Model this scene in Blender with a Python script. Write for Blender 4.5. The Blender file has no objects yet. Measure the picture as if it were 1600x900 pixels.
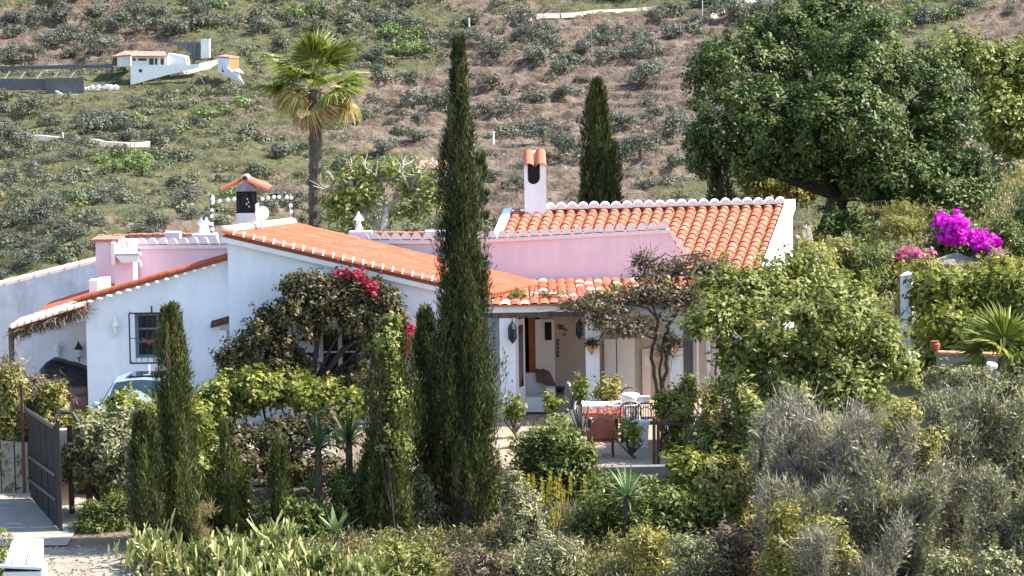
import bpy, bmesh, math, random
import numpy as np
from mathutils import Matrix, Vector
R = math.radians
SC = bpy.context.scene
COL = SC.collection

# ---------------------------------------------------------------- camera
CAM_H, PITCH, ROLL, HFOV = 9.33, R(-5.0), R(0.9), R(20.0)
FPX = 800 / math.tan(HFOV / 2)
_f = Vector((0, math.cos(PITCH), math.sin(PITCH)))
_u0 = Vector((0, -math.sin(PITCH), math.cos(PITCH)))
_r0 = Vector((1, 0, 0))
_u = _u0 * math.cos(ROLL) + _r0 * math.sin(ROLL)
_r = _r0 * math.cos(ROLL) - _u0 * math.sin(ROLL)
cam_data = bpy.data.cameras.new("camera")
cam = bpy.data.objects.new("camera", cam_data)
COL.objects.link(cam)
cam_data.sensor_width = 36
cam_data.angle = HFOV
cam_data.clip_start = 0.5
cam_data.clip_end = 5000
_m = Matrix((_r, _u, -_f)).transposed().to_4x4()
_m.translation = (0, 0, CAM_H)
cam.matrix_world = _m
SC.camera = cam

# ---------------------------------------------------------------- light
SUN_EL, SUN_AZ = R(48), R(3)          # azimuth: towards +X, swung behind the house
sd = Vector((math.cos(SUN_EL) * math.cos(SUN_AZ), math.cos(SUN_EL) * math.sin(SUN_AZ), math.sin(SUN_EL)))
sun_data = bpy.data.lights.new("sun", 'SUN')
sun_data.energy = 5.0
sun_data.angle = R(0.5)
sun_data.color = (1.0, 0.95, 0.86)
sun = bpy.data.objects.new("sun", sun_data)
COL.objects.link(sun)
sun.rotation_euler = sd.to_track_quat('Z', 'Y').to_euler()
sun.location = (60, 60, 80)
W = bpy.data.worlds.new("World")
SC.world = W
W.use_nodes = True
nt = W.node_tree
sky = nt.nodes.new('ShaderNodeTexSky')
sky.sky_type = 'NISHITA'
sky.sun_disc = False
sky.sun_elevation = SUN_EL
sky.sun_rotation = math.atan2(sd.x, sd.y)
bg = nt.nodes['Background']
bg.inputs[1].default_value = 0.15
nt.links.new(sky.outputs[0], bg.inputs[0])
SC.view_settings.view_transform = 'Standard'
SC.view_settings.look = 'None'
SC.view_settings.gamma = 1
SC.view_settings.exposure = 1.33
SC.render.engine = 'CYCLES'
SC.cycles.use_denoising = True
SC.cycles.max_bounces = 6
SC.cycles.diffuse_bounces = 3
SC.cycles.transmission_bounces = 3
SC.cycles.transparent_max_bounces = 4

# ---------------------------------------------------------------- place finding
def at(px, py, Y):
    """World point on the vertical plane at distance Y seen at photograph pixel px, py."""
    d = _f * FPX + _r * (px - 800) + _u * (450 - py)
    t = Y / d.y
    return Vector((d.x * t, Y, CAM_H + d.z * t))
def proj(X, Y, Z):
    X, Y, Z = np.asarray(X, float), np.asarray(Y, float), np.asarray(Z, float) - CAM_H
    a = X * _r.x + Y * _r.y + Z * _r.z
    b = X * _u.x + Y * _u.y + Z * _u.z
    c = X * _f.x + Y * _f.y + Z * _f.z
    return 800 + FPX * a / c, 450 - FPX * b / c
def S(Y):
    return FPX / Y                      # pixels per metre at that distance
def sstep(x):
    x = np.clip(x, 0, 1)
    return x * x * (3 - 2 * x)
def vnoise(x, y, seed=0):
    xi, yi = np.floor(x), np.floor(y)
    xf, yf = x - xi, y - yi
    u, v = xf * xf * (3 - 2 * xf), yf * yf * (3 - 2 * yf)
    def h(a, b):
        n = np.sin(a * 127.1 + b * 311.7 + seed * 74.7) * 43758.5453
        return n - np.floor(n)
    return (h(xi, yi) * (1 - u) + h(xi + 1, yi) * u) * (1 - v) + (h(xi, yi + 1) * (1 - u) + h(xi + 1, yi + 1) * u) * v
def fbm(x, y, seed=0, o=4):
    s, a, t = 0, .5, 0
    for k in range(o):
        s = s + a * vnoise(x * 2 ** k, y * 2 ** k, seed + k * 13)
        t += a
        a *= .5
    return s / t
def gz(X, Y):
    """Height of the ground near the house."""
    X, Y = np.asarray(X, float), np.asarray(Y, float)
    b = np.interp(Y, [10, 30, 45, 52, 56, 60, 63, 66, 84, 100, 110, 140, 170], [-14, -8, -4, -2.3, -1.5, -.95, -.5, -.03, -.03, -.8, -2.5, -20, -32])
    lf = np.interp(Y, [10, 40, 50, 54, 57, 60, 63, 66], [-14, -4, -1.6, -1.0, -.64, -.4, -.2, -.03])
    b = np.where(Y < 66, b + (lf - b) * sstep((-6.2 - X) / 1.2), b)
    r = sstep((X - 4.5) / 8) * np.interp(Y, [60, 66, 75, 85, 95, 105, 115, 140], [0, .25, 1.0, 2.4, 3.5, 4.0, 3.2, 0])
    r = r + sstep((X - 14) / 6) * np.interp(Y, [80, 95, 108, 130], [0, .5, 2.2, 0])
    return b + r + .10 * (fbm(X / 2.2, Y / 2.2, 5) - .5) * np.clip((66.5 - Y) * .5 + sstep((X - 5) / 3) * 4, 0, 1)
def hz0(X, Y):
    b = np.interp(Y, [110, 150, 220, 300, 380, 400, 440, 475, 510, 545, 580, 620, 700], [-14, -27, -36, -34, -26, -21, -14.5, -6, 4, 15.5, 29, 42, 60])
    k = 14.0 * np.exp(-((X + 56) / 20) ** 2 - ((Y - 305) / 34) ** 2) + 5 * np.exp(-((X + 62) / 30) ** 2 - ((Y - 400) / 50) ** 2)
    return b + k
def soil_mask(X, Y):
    px, py = proj(X, Y, hz0(X, Y))
    n = .5 * fbm(X / 22, Y / 22, 3) + .5 * fbm(X / 30, Y / 7, 31)
    s = .27 + (n - .5) * 1.3
    def el(cx, cy, rx, ry, a):
        return a * np.clip(1.5 - np.sqrt(((px - cx) / rx) ** 2 + ((py - cy) / ry) ** 2), 0, 1)
    s = s + el(120, 60, 160, 42, .95) + el(880, 150, 260, 135, .75) + el(590, 215, 90, 26, .6) + el(1560, 40, 60, 26, .8) + el(1000, 20, 150, 14, .6)
    s = s + el(840, 320, 130, 40, .4) - el(340, 40, 120, 60, .6) - el(120, 250, 200, 100, .35) - el(620, 50, 90, 50, .55) - el(1450, 30, 90, 40, .5)
    s = s + el(35, 345, 45, 9, .6)
    return np.clip(s, 0, 1)
def hz(X, Y):
    X, Y = np.asarray(X, float), np.asarray(Y, float)
    z = hz0(X, Y) + 7 * (fbm(X / 55, Y / 55, 1) - .5) + 2.2 * (fbm(X / 14, Y / 14, 2) - .5)
    m = soil_mask(X, Y)
    st = 1.45
    q = z / st + 1.6 * (fbm(X / 16, Y / 16, 8) - .5)
    fr = q - np.floor(q)
    t = (np.where(fr < .93, fr * .12, .1116 + (fr - .93) / .07 * .8884) - fr) * st
    return z + t * np.clip(.2 + m * 1.3, 0, 1) * np.clip(fbm(X / 9, Y / 5, 21, 3) * 3.2 - .7, .15, 1) + .55 * (fbm(X / 2.0, Y / 2.0, 4, 3) - .5) + .7 * m * np.clip(fbm(X / 1.3, Y / 1.3, 14, 2) - .62, 0, 1) * 4
_HY = np.arange(225, 690, .5)
def hit(px, py):
    """Where the line of sight through a pixel meets the far hillside."""
    d = _f * FPX + _r * (px - 800) + _u * (450 - py)
    X = d.x / d.y * _HY
    Z = CAM_H + d.z / d.y * _HY
    k = np.argmax(hz(X, _HY) > Z)
    return Vector((X[k], _HY[k], float(hz(X[k], _HY[k]))))

# ---------------------------------------------------------------- object helpers
def tag(o, label=None, cat=None, group=None, kind=None):
    if label: o['label'] = label
    if cat: o['category'] = cat
    if group: o['group'] = group
    if kind: o['kind'] = kind
    return o
def thing(name, loc, label, cat, group=None):
    o = bpy.data.objects.new(name, None)
    o.empty_display_size = .3
    o.location = loc
    COL.objects.link(o)
    return tag(o, label, cat, group)
def worldpos(o):
    p = Vector((0, 0, 0))
    while o is not None:
        p = p + o.location
        o = o.parent
    return p
class MB:
    """Collects faces in world coordinates."""
    def __init__(s):
        s.v, s.f, s.smooth = [], [], False
    def face(s, *pts):
        n = len(s.v)
        s.v += [tuple(p) for p in pts]
        s.f.append(tuple(range(n, n + len(pts))))
        return s
    def prism(s, pts, vec):
        pts = [Vector(p) for p in pts]
        vec = Vector(vec)
        n, k = len(s.v), len(pts)
        s.v += [tuple(p) for p in pts] + [tuple(p + vec) for p in pts]
        s.f.append(tuple(range(n, n + k)))
        s.f.append(tuple(range(n + 2 * k - 1, n + k - 1, -1)))
        for i in range(k):
            j = (i + 1) % k
            s.f.append((n + i, n + k + i, n + k + j, n + j))
        return s
    def box(s, x0, x1, y0, y1, z0, z1):
        return s.prism([(x0, y0, z0), (x1, y0, z0), (x1, y0, z1), (x0, y0, z1)], (0, y1 - y0, 0))
    def tube(s, pts, rad, n=6, cap=True):
        pts = [Vector(p) for p in pts]
        if not isinstance(rad, (list, tuple)): rad = [rad] * len(pts)
        b = len(s.v)
        for i, p in enumerate(pts):
            d = (pts[min(i + 1, len(pts) - 1)] - pts[max(i - 1, 0)]).normalized()
            a = d.cross(Vector((0.13, 1, 0.21))).normalized() if abs(d.y) < .95 else d.cross(Vector((1, 0, 0))).normalized()
            c = d.cross(a)
            for k in range(n):
                t = 2 * math.pi * k / n
                s.v.append(tuple(p + (a * math.cos(t) + c * math.sin(t)) * rad[i]))
        for i in range(len(pts) - 1):
            for k in range(n):
                k2 = (k + 1) % n
                s.f.append((b + i * n + k, b + i * n + k2, b + (i + 1) * n + k2, b + (i + 1) * n + k))
        if cap:
            s.f.append(tuple(b + k for k in range(n))[::-1])
            s.f.append(tuple(b + (len(pts) - 1) * n + k for k in range(n)))
        return s
    def lathe(s, c, prof, n=14):
        """prof: list of (radius, z) from bottom to top"""
        b = len(s.v)
        for r, z in prof:
            for k in range(n):
                t = 2 * math.pi * k / n
                s.v.append((c[0] + r * math.cos(t), c[1] + r * math.sin(t), c[2] + z))
        for i in range(len(prof) - 1):
            for k in range(n):
                k2 = (k + 1) % n
                s.f.append((b + i * n + k, b + i * n + k2, b + (i + 1) * n + k2, b + (i + 1) * n + k))
        s.f.append(tuple(b + k for k in range(n))[::-1])
        s.f.append(tuple(b + (len(prof) - 1) * n + k for k in range(n)))
        return s
    def ball(s, c, r, n=10, m=6, sq=(1, 1, 1)):
        b = len(s.v)
        for i in range(m + 1):
            a = math.pi * i / m
            for k in range(n):
                t = 2 * math.pi * k / n
                s.v.append((c[0] + sq[0] * r * math.sin(a) * math.cos(t), c[1] + sq[1] * r * math.sin(a) * math.sin(t), c[2] + sq[2] * r * math.cos(a)))
        for i in range(m):
            for k in range(n):
                k2 = (k + 1) % n
                s.f.append((b + i * n + k, b + (i + 1) * n + k, b + (i + 1) * n + k2, b + i * n + k2))
        return s
    def mesh(s, name, m, off=(0, 0, 0), smooth=False, merge=False):
        me = bpy.data.meshes.new(name)
        me.from_pydata([(v[0] - off[0], v[1] - off[1], v[2] - off[2]) for v in s.v], [], s.f)
        if m: me.materials.append(m)
        bm = bmesh.new()
        bm.from_mesh(me)
        if merge: bmesh.ops.remove_doubles(bm, verts=bm.verts, dist=1e-4)
        bmesh.ops.recalc_face_normals(bm, faces=bm.faces)
        bm.to_mesh(me)
        bm.free()
        if smooth:
            me.polygons.foreach_set('use_smooth', [True] * len(me.polygons))
        return me
    def build(s, name, m, parent=None, loc=None, smooth=False, merge=False):
        """One mesh object; its vertices are given in world coordinates."""
        w = Vector(loc) if loc is not None else (worldpos(parent) if parent else Vector((0, 0, 0)))
        o = bpy.data.objects.new(name, s.mesh(name, m, w, smooth, merge))
        COL.objects.link(o)
        if parent:
            o.parent = parent
            o.location = w - worldpos(parent)
        else:
            o.location = w
        return o
def put(name, me, parent, mat4):
    """An instance of a shared mesh as a part, placed by a world matrix."""
    o = bpy.data.objects.new(name, me)
    COL.objects.link(o)
    m = Matrix(mat4)
    if parent:
        o.parent = parent
        m.translation = m.translation - worldpos(parent)
    o.matrix_basis = m
    return o
def frame(x, y, z, p):
    m = Matrix((x, y, z)).transposed().to_4x4()
    m.translation = p
    return m
# numpy meshes
def qmesh(name, V, tint, m, off=(0, 0, 0), strip=None):
    """V: (N,4,3) quads, tint: (N,)"""
    V = (np.asarray(V) - np.array(off)).astype(np.float32)
    n = len(V)
    me = bpy.data.meshes.new(name)
    me.vertices.add(n * 4)
    me.vertices.foreach_set('co', V.reshape(-1))
    me.loops.add(n * 4)
    me.loops.foreach_set('vertex_index', np.arange(n * 4, dtype=np.int32))
    me.polygons.add(n)
    me.polygons.foreach_set('loop_start', np.arange(0, n * 4, 4, dtype=np.int32))
    me.update(calc_edges=True)
    a = me.attributes.new('tint', 'FLOAT', 'POINT')
    a.data.foreach_set('value', np.repeat(np.asarray(tint, np.float32), 4))
    me.materials.append(m)
    return me
def nobj(name, me, parent=None, loc=None):
    o = bpy.data.objects.new(name, me)
    COL.objects.link(o)
    if parent: o.parent = parent
    elif loc is not None: o.location = loc
    return o
def unit(a):
    return a / (np.linalg.norm(a, axis=-1, keepdims=True) + 1e-9)
def rdirs(rng, n):
    return unit(rng.normal(size=(n, 3)))
def leafq(P, T, N, L, Wd, fold=.15):
    T = unit(T)
    Sd = unit(np.cross(T, N))
    N2 = np.cross(Sd, T)
    L, Wd = np.asarray(L)[:, None], np.asarray(Wd)[:, None]
    mid = P + T * L * .5
    return np.stack([P, mid + Sd * Wd * .5 + N2 * Wd * fold, P + T * L, mid - Sd * Wd * .5 + N2 * Wd * fold], 1)
def stripq(P, T, bendv, L, Wd, segs=3, N=None, prof=None):
    """curved tapering blades, each segs quads -> (N*segs,4,3)"""
    T = unit(T)
    n = len(P)
    if N is None: N = np.tile(np.array([0, 0, 1.0]), (n, 1))
    Sd = unit(np.cross(T, N))
    L, Wd = np.asarray(L)[:, None], np.asarray(Wd)[:, None]
    prof = prof or ([1.0] + [1.0 - (k / segs) ** 2 for k in range(1, segs)] + [.04])
    out, prev = [], None
    for k in range(segs + 1):
        t = k / segs
        c = P + T * L * t + bendv * L * t * t
        a, b = c + Sd * Wd * .5 * prof[k], c - Sd * Wd * .5 * prof[k]
        if prev is not None:
            out.append(np.stack([prev[0], a, b, prev[1]], 1))
        prev = (a, b)
    return np.stack(out, 1).reshape(-1, 4, 3)
# ---------------------------------------------------------------- materials
def newmat(name):
    m = bpy.data.materials.new(name)
    m.use_nodes = True
    n = m.node_tree.nodes
    return m, n, m.node_tree.links, n['Principled BSDF']
def ramp(n, l, fac, stops):
    r = n.new('ShaderNodeValToRGB')
    while len(r.color_ramp.elements) < len(stops): r.color_ramp.elements.new(.5)
    for e, (p, c) in zip(r.color_ramp.elements, stops):
        e.position = p
        e.color = (*c, 1)
    l.new(fac, r.inputs[0])
    return r.outputs[0]
def noise(n, l, scale, detail=5, rough=.6, vec=None):
    t = n.new('ShaderNodeTexNoise')
    t.inputs['Scale'].default_value = scale
    t.inputs['Detail'].default_value = detail
    t.inputs['Roughness'].default_value = rough
    if vec is None:
        g = n.new('ShaderNodeNewGeometry')
        vec = g.outputs['Position']
    l.new(vec, t.inputs['Vector'])
    return t.outputs[0]
def surf(name, cols, scale=3, rough=.85, bump=.3, bscale=None, spec=.25, metal=0, dist=.02):
    """plain surface with grain: cols = list of 2-3 colours mixed by noise"""
    m, n, l, p = newmat(name)
    k = len(cols)
    st = [(.3 + .4 * i / max(1, k - 1), c) for i, c in enumerate(cols)]
    if k > 1:
        l.new(ramp(n, l, noise(n, l, scale), st), p.inputs['Base Color'])
    else:
        p.inputs['Base Color'].default_value = (*cols[0], 1)
    p.inputs['Roughness'].default_value = rough
    p.inputs['Specular IOR Level'].default_value = spec
    p.inputs['Metallic'].default_value = metal
    if bump:
        b = n.new('ShaderNodeBump')
        b.inputs['Strength'].default_value = bump
        b.inputs['Distance'].default_value = dist
        l.new(noise(n, l, bscale or scale * 8, 4), b.inputs['Height'])
        l.new(b.outputs[0], p.inputs['Normal'])
    return m
def leafmat(name, cols, trans=.35, rough=.5, spec=.35):
    trans, spec = trans * .7, spec * .7
    m, n, l, p = newmat(name)
    a = n.new('ShaderNodeAttribute')
    a.attribute_name = 'tint'
    k = len(cols)
    c = ramp(n, l, a.outputs['Fac'], [(i / max(1, k - 1), x) for i, x in enumerate(cols)])
    l.new(c, p.inputs['Base Color'])
    p.inputs['Roughness'].default_value = rough
    p.inputs['Specular IOR Level'].default_value = spec
    t = n.new('ShaderNodeBsdfTranslucent')
    hs = n.new('ShaderNodeHueSaturation')
    hs.inputs['Value'].default_value = 1.25
    hs.inputs['Saturation'].default_value = 1.1
    l.new(c, hs.inputs['Color'])
    l.new(hs.outputs[0], t.inputs[0])
    mx = n.new('ShaderNodeMixShader')
    mx.inputs[0].default_value = trans
    l.new(p.outputs[0], mx.inputs[1])
    l.new(t.outputs[0], mx.inputs[2])
    l.new(mx.outputs[0], n['Material Output'].inputs[0])
    return m
def tilemat(name, cols, sc=9):
    m, n, l, p = newmat(name)
    oi = n.new('ShaderNodeObjectInfo')
    mix = n.new('ShaderNodeMath')
    mix.operation = 'MULTIPLY_ADD'
    l.new(oi.outputs['Random'], mix.inputs[0])
    mix.inputs[1].default_value = .55
    mm = n.new('ShaderNodeMath')
    mm.operation = 'MULTIPLY'
    mm.inputs[1].default_value = .5
    l.new(noise(n, l, sc, 4), mm.inputs[0])
    l.new(mm.outputs[0], mix.inputs[2])
    k = len(cols)
    l.new(ramp(n, l, mix.outputs[0], [(.1 + .75 * i / (k - 1), c) for i, c in enumerate(cols)]), p.inputs['Base Color'])
    p.inputs['Roughness'].default_value = .85
    p.inputs['Specular IOR Level'].default_value = .2
    b = n.new('ShaderNodeBump')
    b.inputs['Strength'].default_value = .4
    b.inputs['Distance'].default_value = .01
    l.new(noise(n, l, 40, 3), b.inputs['Height'])
    l.new(b.outputs[0], p.inputs['Normal'])
    return m
def plaster(name, base, dirt, sc=1.2):
    """limewashed render with faint rain streaks"""
    m, n, l, p = newmat(name)
    g = n.new('ShaderNodeNewGeometry')
    mp = n.new('ShaderNodeMapping')
    mp.inputs['Scale'].default_value = (3.2, 3.2, .45)
    l.new(g.outputs['Position'], mp.inputs[0])
    f1 = noise(n, l, 1.1, 6, .65, mp.outputs[0])
    f2 = noise(n, l, sc, 5, .6)
    a = n.new('ShaderNodeMath')
    a.operation = 'ADD'
    l.new(f1, a.inputs[0])
    l.new(f2, a.inputs[1])
    h = n.new('ShaderNodeMath')
    h.operation = 'MULTIPLY'
    h.inputs[1].default_value = .5
    l.new(a.outputs[0], h.inputs[0])
    l.new(ramp(n, l, h.outputs[0], [(.36, dirt), (.50, tuple((a + b * 2) / 3 for a, b in zip(dirt, base))), (.58, base)]), p.inputs['Base Color'])
    p.inputs['Roughness'].default_value = .9
    p.inputs['Specular IOR Level'].default_value = .15
    b = n.new('ShaderNodeBump')
    b.inputs['Strength'].default_value = .35
    b.inputs['Distance'].default_value = .03
    l.new(noise(n, l, 5, 6), b.inputs['Height'])
    l.new(b.outputs[0], p.inputs['Normal'])
    return m
M = {}
M['white'] = plaster('shade_tinted_limewash', (.80, .82, .88), (.70, .71, .74))  # blue cast of the shaded walls is tinted into this white
M['bright'] = plaster('untinted_white_limewash', (.84, .84, .83), (.74, .73, .70))  # same limewash without the shade tint, used on the sunlit gable
M['pink'] = plaster('pink_limewash', (.75, .62, .68), (.67, .53, .58))
M['lilac'] = plaster('pale_lilac_limewash', (.76, .62, .70), (.70, .54, .62))
M['stain'] = plaster('stained_white_limewash', (.74, .74, .75), (.52, .52, .53), 2.2)
M['sooty'] = surf('sooty_grey_render', [(.16, .16, .17), (.42, .42, .44)], 3)
M['soot'] = surf('soot', [(.012, .012, .013), (.03, .03, .03)], 6)
M['tile'] = tilemat('terracotta_tile', [(.37, .115, .065), (.43, .142, .083), (.455, .16, .098), (.485, .20, .13)])
M['tileflat'] = tilemat('smooth_orange_tile', [(.31, .085, .042), (.36, .102, .052), (.385, .115, .062), (.42, .15, .09)])
M['tilered'] = tilemat('red_terracotta_tile', [(.26, .06, .035), (.36, .095, .05), (.40, .13, .07)])
M['tilewhite'] = surf('whitewashed_tile', [(.80, .78, .76), (.72, .64, .60)], 12)
M['tilepink'] = surf('faded_pinkish_tile', [(.74, .48, .38), (.76, .62, .54)], 9)
M['brick'] = surf('red_brick', [(.34, .13, .09), (.48, .22, .16)], 9)
M['timber'] = surf('weathered_dark_timber', [(.07, .05, .04), (.16, .12, .095)], 9, bump=.6)
M['greywood'] = surf('bleached_grey_board', [(.26, .23, .20), (.40, .36, .31)], 7, bump=.6)
M['gatewood'] = surf('dark_stained_gate_board', [(.008, .0075, .009), (.032, .027, .028)], 7, bump=.5)
M['iron'] = surf('black_iron', [(.015, .015, .017), (.03, .03, .032)], 10, rough=.5, spec=.5)
M['steel'] = surf('grey_steel', [(.12, .12, .125), (.18, .18, .185)], 8, rough=.4, spec=.5)
M['rust'] = surf('rusty_iron', [(.06, .03, .022), (.13, .06, .04)], 10)
M['shutter'] = surf('grey_green_painted_wood', [(.16, .19, .19), (.20, .23, .23)], 8)
M['glass'] = surf('dark_window_glass', [(.02, .025, .03)], rough=.08, spec=.6, bump=0)
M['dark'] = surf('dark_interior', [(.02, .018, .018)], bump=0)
M['whitepaint'] = surf('white_paint', [(.80, .80, .80), (.74, .74, .73)], 6, rough=.5, bump=.1)
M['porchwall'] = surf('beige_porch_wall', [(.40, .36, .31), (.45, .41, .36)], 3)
M['cream'] = surf('cream_wall', [(.66, .56, .42), (.72, .62, .48)], 3)
M['orange'] = surf('orange_cloth', [(.34, .13, .07), (.28, .09, .05)], 5)
M['terracotta'] = surf('terracotta_pot', [(.50, .20, .12), (.58, .28, .18)], 8)
M['redbrown'] = surf('red_brown_leather', [(.22, .06, .04), (.32, .11, .07)], 6, rough=.6)
M['brownfab'] = surf('brown_cloth', [(.10, .055, .05), (.17, .10, .085)], 6)
M['greymesh'] = surf('grey_mesh_cloth', [(.10, .11, .12), (.17, .18, .19)], 30)
M['cloth'] = surf('white_cloth', [(.80, .79, .77), (.74, .73, .71)], 6)
M['pinkcloth'] = surf('pale_pink_cloth', [(.72, .58, .54), (.76, .66, .62)], 6)
M['blackcover'] = surf('black_cover_fabric', [(.012, .012, .016), (.03, .03, .036)], 5, rough=.55, bump=.7, bscale=4, dist=.08)
M['carpaint'] = surf('silver_blue_car_paint', [(.34, .42, .46)], rough=.28, spec=.6, metal=.35, bump=0)
M['carglass'] = surf('tinted_car_glass', [(.02, .035, .045)], rough=.05, spec=.8, bump=0)
M['rubber'] = surf('black_rubber', [(.02, .02, .02)], rough=.8, bump=0)
M['plastic'] = surf('white_plastic', [(.72, .74, .76), (.66, .68, .70)], 3, rough=.45, bump=.05)
M['bulb'] = surf('frosted_white_bulb', [(.85, .85, .82)], rough=.3, bump=0)
M['bark'] = surf('grey_brown_bark', [(.06, .05, .04), (.13, .11, .09)], 9, bump=.8, dist=.05)
M['palebark'] = surf('pale_grey_bark', [(.30, .27, .22), (.48, .44, .38)], 9, bump=.5)
M['vinebark'] = surf('dark_vine_bark', [(.035, .025, .022), (.08, .06, .05)], 12, bump=.8)
M['palmbark'] = surf('fibrous_palm_bark', [(.085, .072, .06), (.20, .17, .14)], 9, bump=.9, dist=.06)
M['concrete'] = surf('worn_concrete', [(.17, .16, .15), (.24, .228, .215)], 2.5)
M['drive'] = surf('dusty_concrete_drive', [(.27, .245, .21), (.35, .32, .28)], 2.5)
M['gravel'] = surf('pale_gravel', [(.21, .175, .135), (.29, .25, .20), (.36, .32, .26)], 4, bump=.8, bscale=16, dist=.05)
M['paving'] = surf('sandy_patio_paving', [(.30, .225, .16), (.37, .295, .22)], 3)
M['rock'] = surf('pale_rock', [(.34, .29, .23), (.50, .44, .36)], 4, bump=.8, dist=.1)
M['thatch'] = surf('grey_thatch', [(.24, .21, .18), (.42, .38, .33)], 14, bump=.9, dist=.05)
M['reed'] = surf('dry_reed_thatch', [(.16, .13, .09), (.34, .28, .19)], 14, bump=.9, dist=.05)
M['netting'] = surf('dark_shade_netting', [(.10, .10, .105), (.15, .15, .155)], 2)
M['orangewall'] = surf('orange_painted_wall', [(.58, .20, .09), (.50, .17, .08)], 2)
M['farroof'] = surf('faded_red_roof', [(.36, .16, .12), (.48, .26, .20)], 1.2)
M['track'] = surf('pale_dirt_track', [(.46, .39, .31), (.56, .50, .42)], .6)
# ground near the house: dry sandy earth with grassy patches
def groundmat(name, soils, greens, s1, s2, attr=None):
    m, n, l, p = newmat(name)
    so = ramp(n, l, noise(n, l, s1, 8, .7), [(.3, soils[0]), (.5, soils[1]), (.68, soils[2])])
    gr = ramp(n, l, noise(n, l, s1 * 1.7, 8, .7), [(.3, greens[0]), (.5, greens[1]), (.7, greens[2])])
    mx = n.new('ShaderNodeMix')
    mx.data_type = 'RGBA'
    a = n.new('ShaderNodeAttribute')
    a.attribute_name = 'soil'
    ad = n.new('ShaderNodeMath')
    ad.operation = 'ADD'
    l.new(a.outputs['Fac'], ad.inputs[0])
    l.new(noise(n, l, s2, 6, .65), ad.inputs[1])
    f = ramp(n, l, ad.outputs[0], [(.82, (0, 0, 0)), (1.0, (1, 1, 1))])
    l.new(f, mx.inputs[0])
    l.new(gr, mx.inputs[6])
    l.new(so, mx.inputs[7])
    l.new(mx.outputs[2], p.inputs['Base Color'])
    p.inputs['Roughness'].default_value = .95
    p.inputs['Specular IOR Level'].default_value = .1
    b = n.new('ShaderNodeBump')
    b.inputs['Strength'].default_value = .8
    b.inputs['Distance'].default_value = .35 / s1
    l.new(noise(n, l, s1 * 4, 6, .7), b.inputs['Height'])
    l.new(b.outputs[0], p.inputs['Normal'])
    return m
M['ground'] = groundmat('dry_sandy_ground', [(.22, .165, .11), (.29, .225, .16), (.36, .295, .22)], [(.10, .11, .045), (.16, .155, .07), (.26, .22, .12)], 1.3, 1.0)
M['hill'] = groundmat('terraced_hillside', [(.05, .038, .03), (.165, .125, .097), (.27, .21, .165)], [(.055, .06, .03), (.11, .11, .056), (.185, .165, .095)], .35, .16)
# foliage
M['lcarob'] = leafmat('dark_evergreen_leaves', [(.018, .034, .008), (.065, .10, .024), (.20, .225, .07)], .2, .5, .3)
M['lcyp'] = leafmat('cypress_sprays', [(.016, .025, .009), (.048, .062, .018), (.16, .165, .055)], .15)
M['lcypg'] = leafmat('lighter_cypress_sprays', [(.022, .036, .011), (.07, .088, .024), (.20, .20, .065)], .2)
M['lbright'] = leafmat('bright_yellow_green_leaves', [(.06, .085, .016), (.17, .20, .034), (.40, .37, .09)], .4)
M['llime'] = leafmat('light_green_leaves', [(.06, .085, .022), (.19, .215, .05), (.40, .38, .14)], .38)
M['lmid'] = leafmat('mid_green_leaves', [(.035, .056, .014), (.11, .145, .032), (.26, .27, .085)], .3)
M['lgrey'] = leafmat('grey_green_leaves', [(.07, .08, .036), (.22, .22, .11), (.52, .49, .27)], .3)
M['lyel'] = leafmat('yellowish_shrub_leaves', [(.10, .10, .03), (.25, .235, .065), (.44, .38, .13)], .35)
M['ldry'] = leafmat('dry_brown_leaves', [(.07, .05, .032), (.16, .12, .08), (.28, .22, .15)], .3)
M['lstraw'] = leafmat('straw_grass', [(.16, .13, .05), (.30, .25, .11), (.42, .36, .20)], .4)
M['ltwig'] = leafmat('bare_grey_twigs', [(.12, .10, .08), (.26, .23, .185), (.42, .38, .31)], .05)
M['lboug'] = leafmat('dull_bougainvillea_leaves', [(.022, .026, .011), (.078, .074, .03), (.20, .15, .068)], .25)
M['lvine'] = leafmat('withered_vine_leaves', [(.05, .042, .026), (.13, .105, .062), (.27, .225, .14)], .2)
M['fred'] = leafmat('crimson_bracts', [(.18, .010, .03), (.34, .02, .06), (.46, .05, .10)], .4)
M['fmag'] = leafmat('magenta_bracts', [(.50, .01, .42), (.78, .02, .66), (.85, .10, .74)], .45)
M['fpink'] = leafmat('pink_bracts', [(.45, .08, .22), (.58, .16, .30), (.65, .25, .38)], .4)
M['fyel'] = leafmat('yellow_flowers', [(.26, .21, .03), (.40, .33, .045), (.54, .46, .11)], .4)
M['lscrub'] = leafmat('hillside_scrub', [(.055, .063, .038), (.12, .13, .075), (.215, .205, .12)], .2)
M['lolive'] = leafmat('olive_leaves', [(.055, .063, .045), (.125, .135, .098), (.225, .225, .165)], .2)
M['lgreenf'] = leafmat('fresh_green_tree_leaves', [(.06, .10, .03), (.14, .20, .06), (.25, .30, .10)], .3)
M['lsucc'] = leafmat('pale_green_succulent', [(.12, .14, .04), (.28, .30, .10), (.52, .48, .23)], .2, .45)
M['lyucca'] = leafmat('yucca_blades', [(.02, .04, .015), (.06, .10, .032), (.15, .20, .07)], .2, .4)
M['lagave'] = leafmat('agave_blades', [(.08, .13, .06), (.16, .24, .10), (.30, .36, .18)], .2, .4)
M['lpalm'] = leafmat('palm_green_fan', [(.05, .085, .015), (.13, .165, .03), (.26, .26, .06)], .35, .4)
M['lpalmy'] = leafmat('palm_yellow_fan', [(.14, .13, .03), (.30, .25, .07), (.45, .38, .15)], .35, .4)
M['lpalmd'] = leafmat('palm_dry_fan', [(.12, .08, .04), (.28, .20, .10), (.45, .35, .20)], .3)

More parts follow.
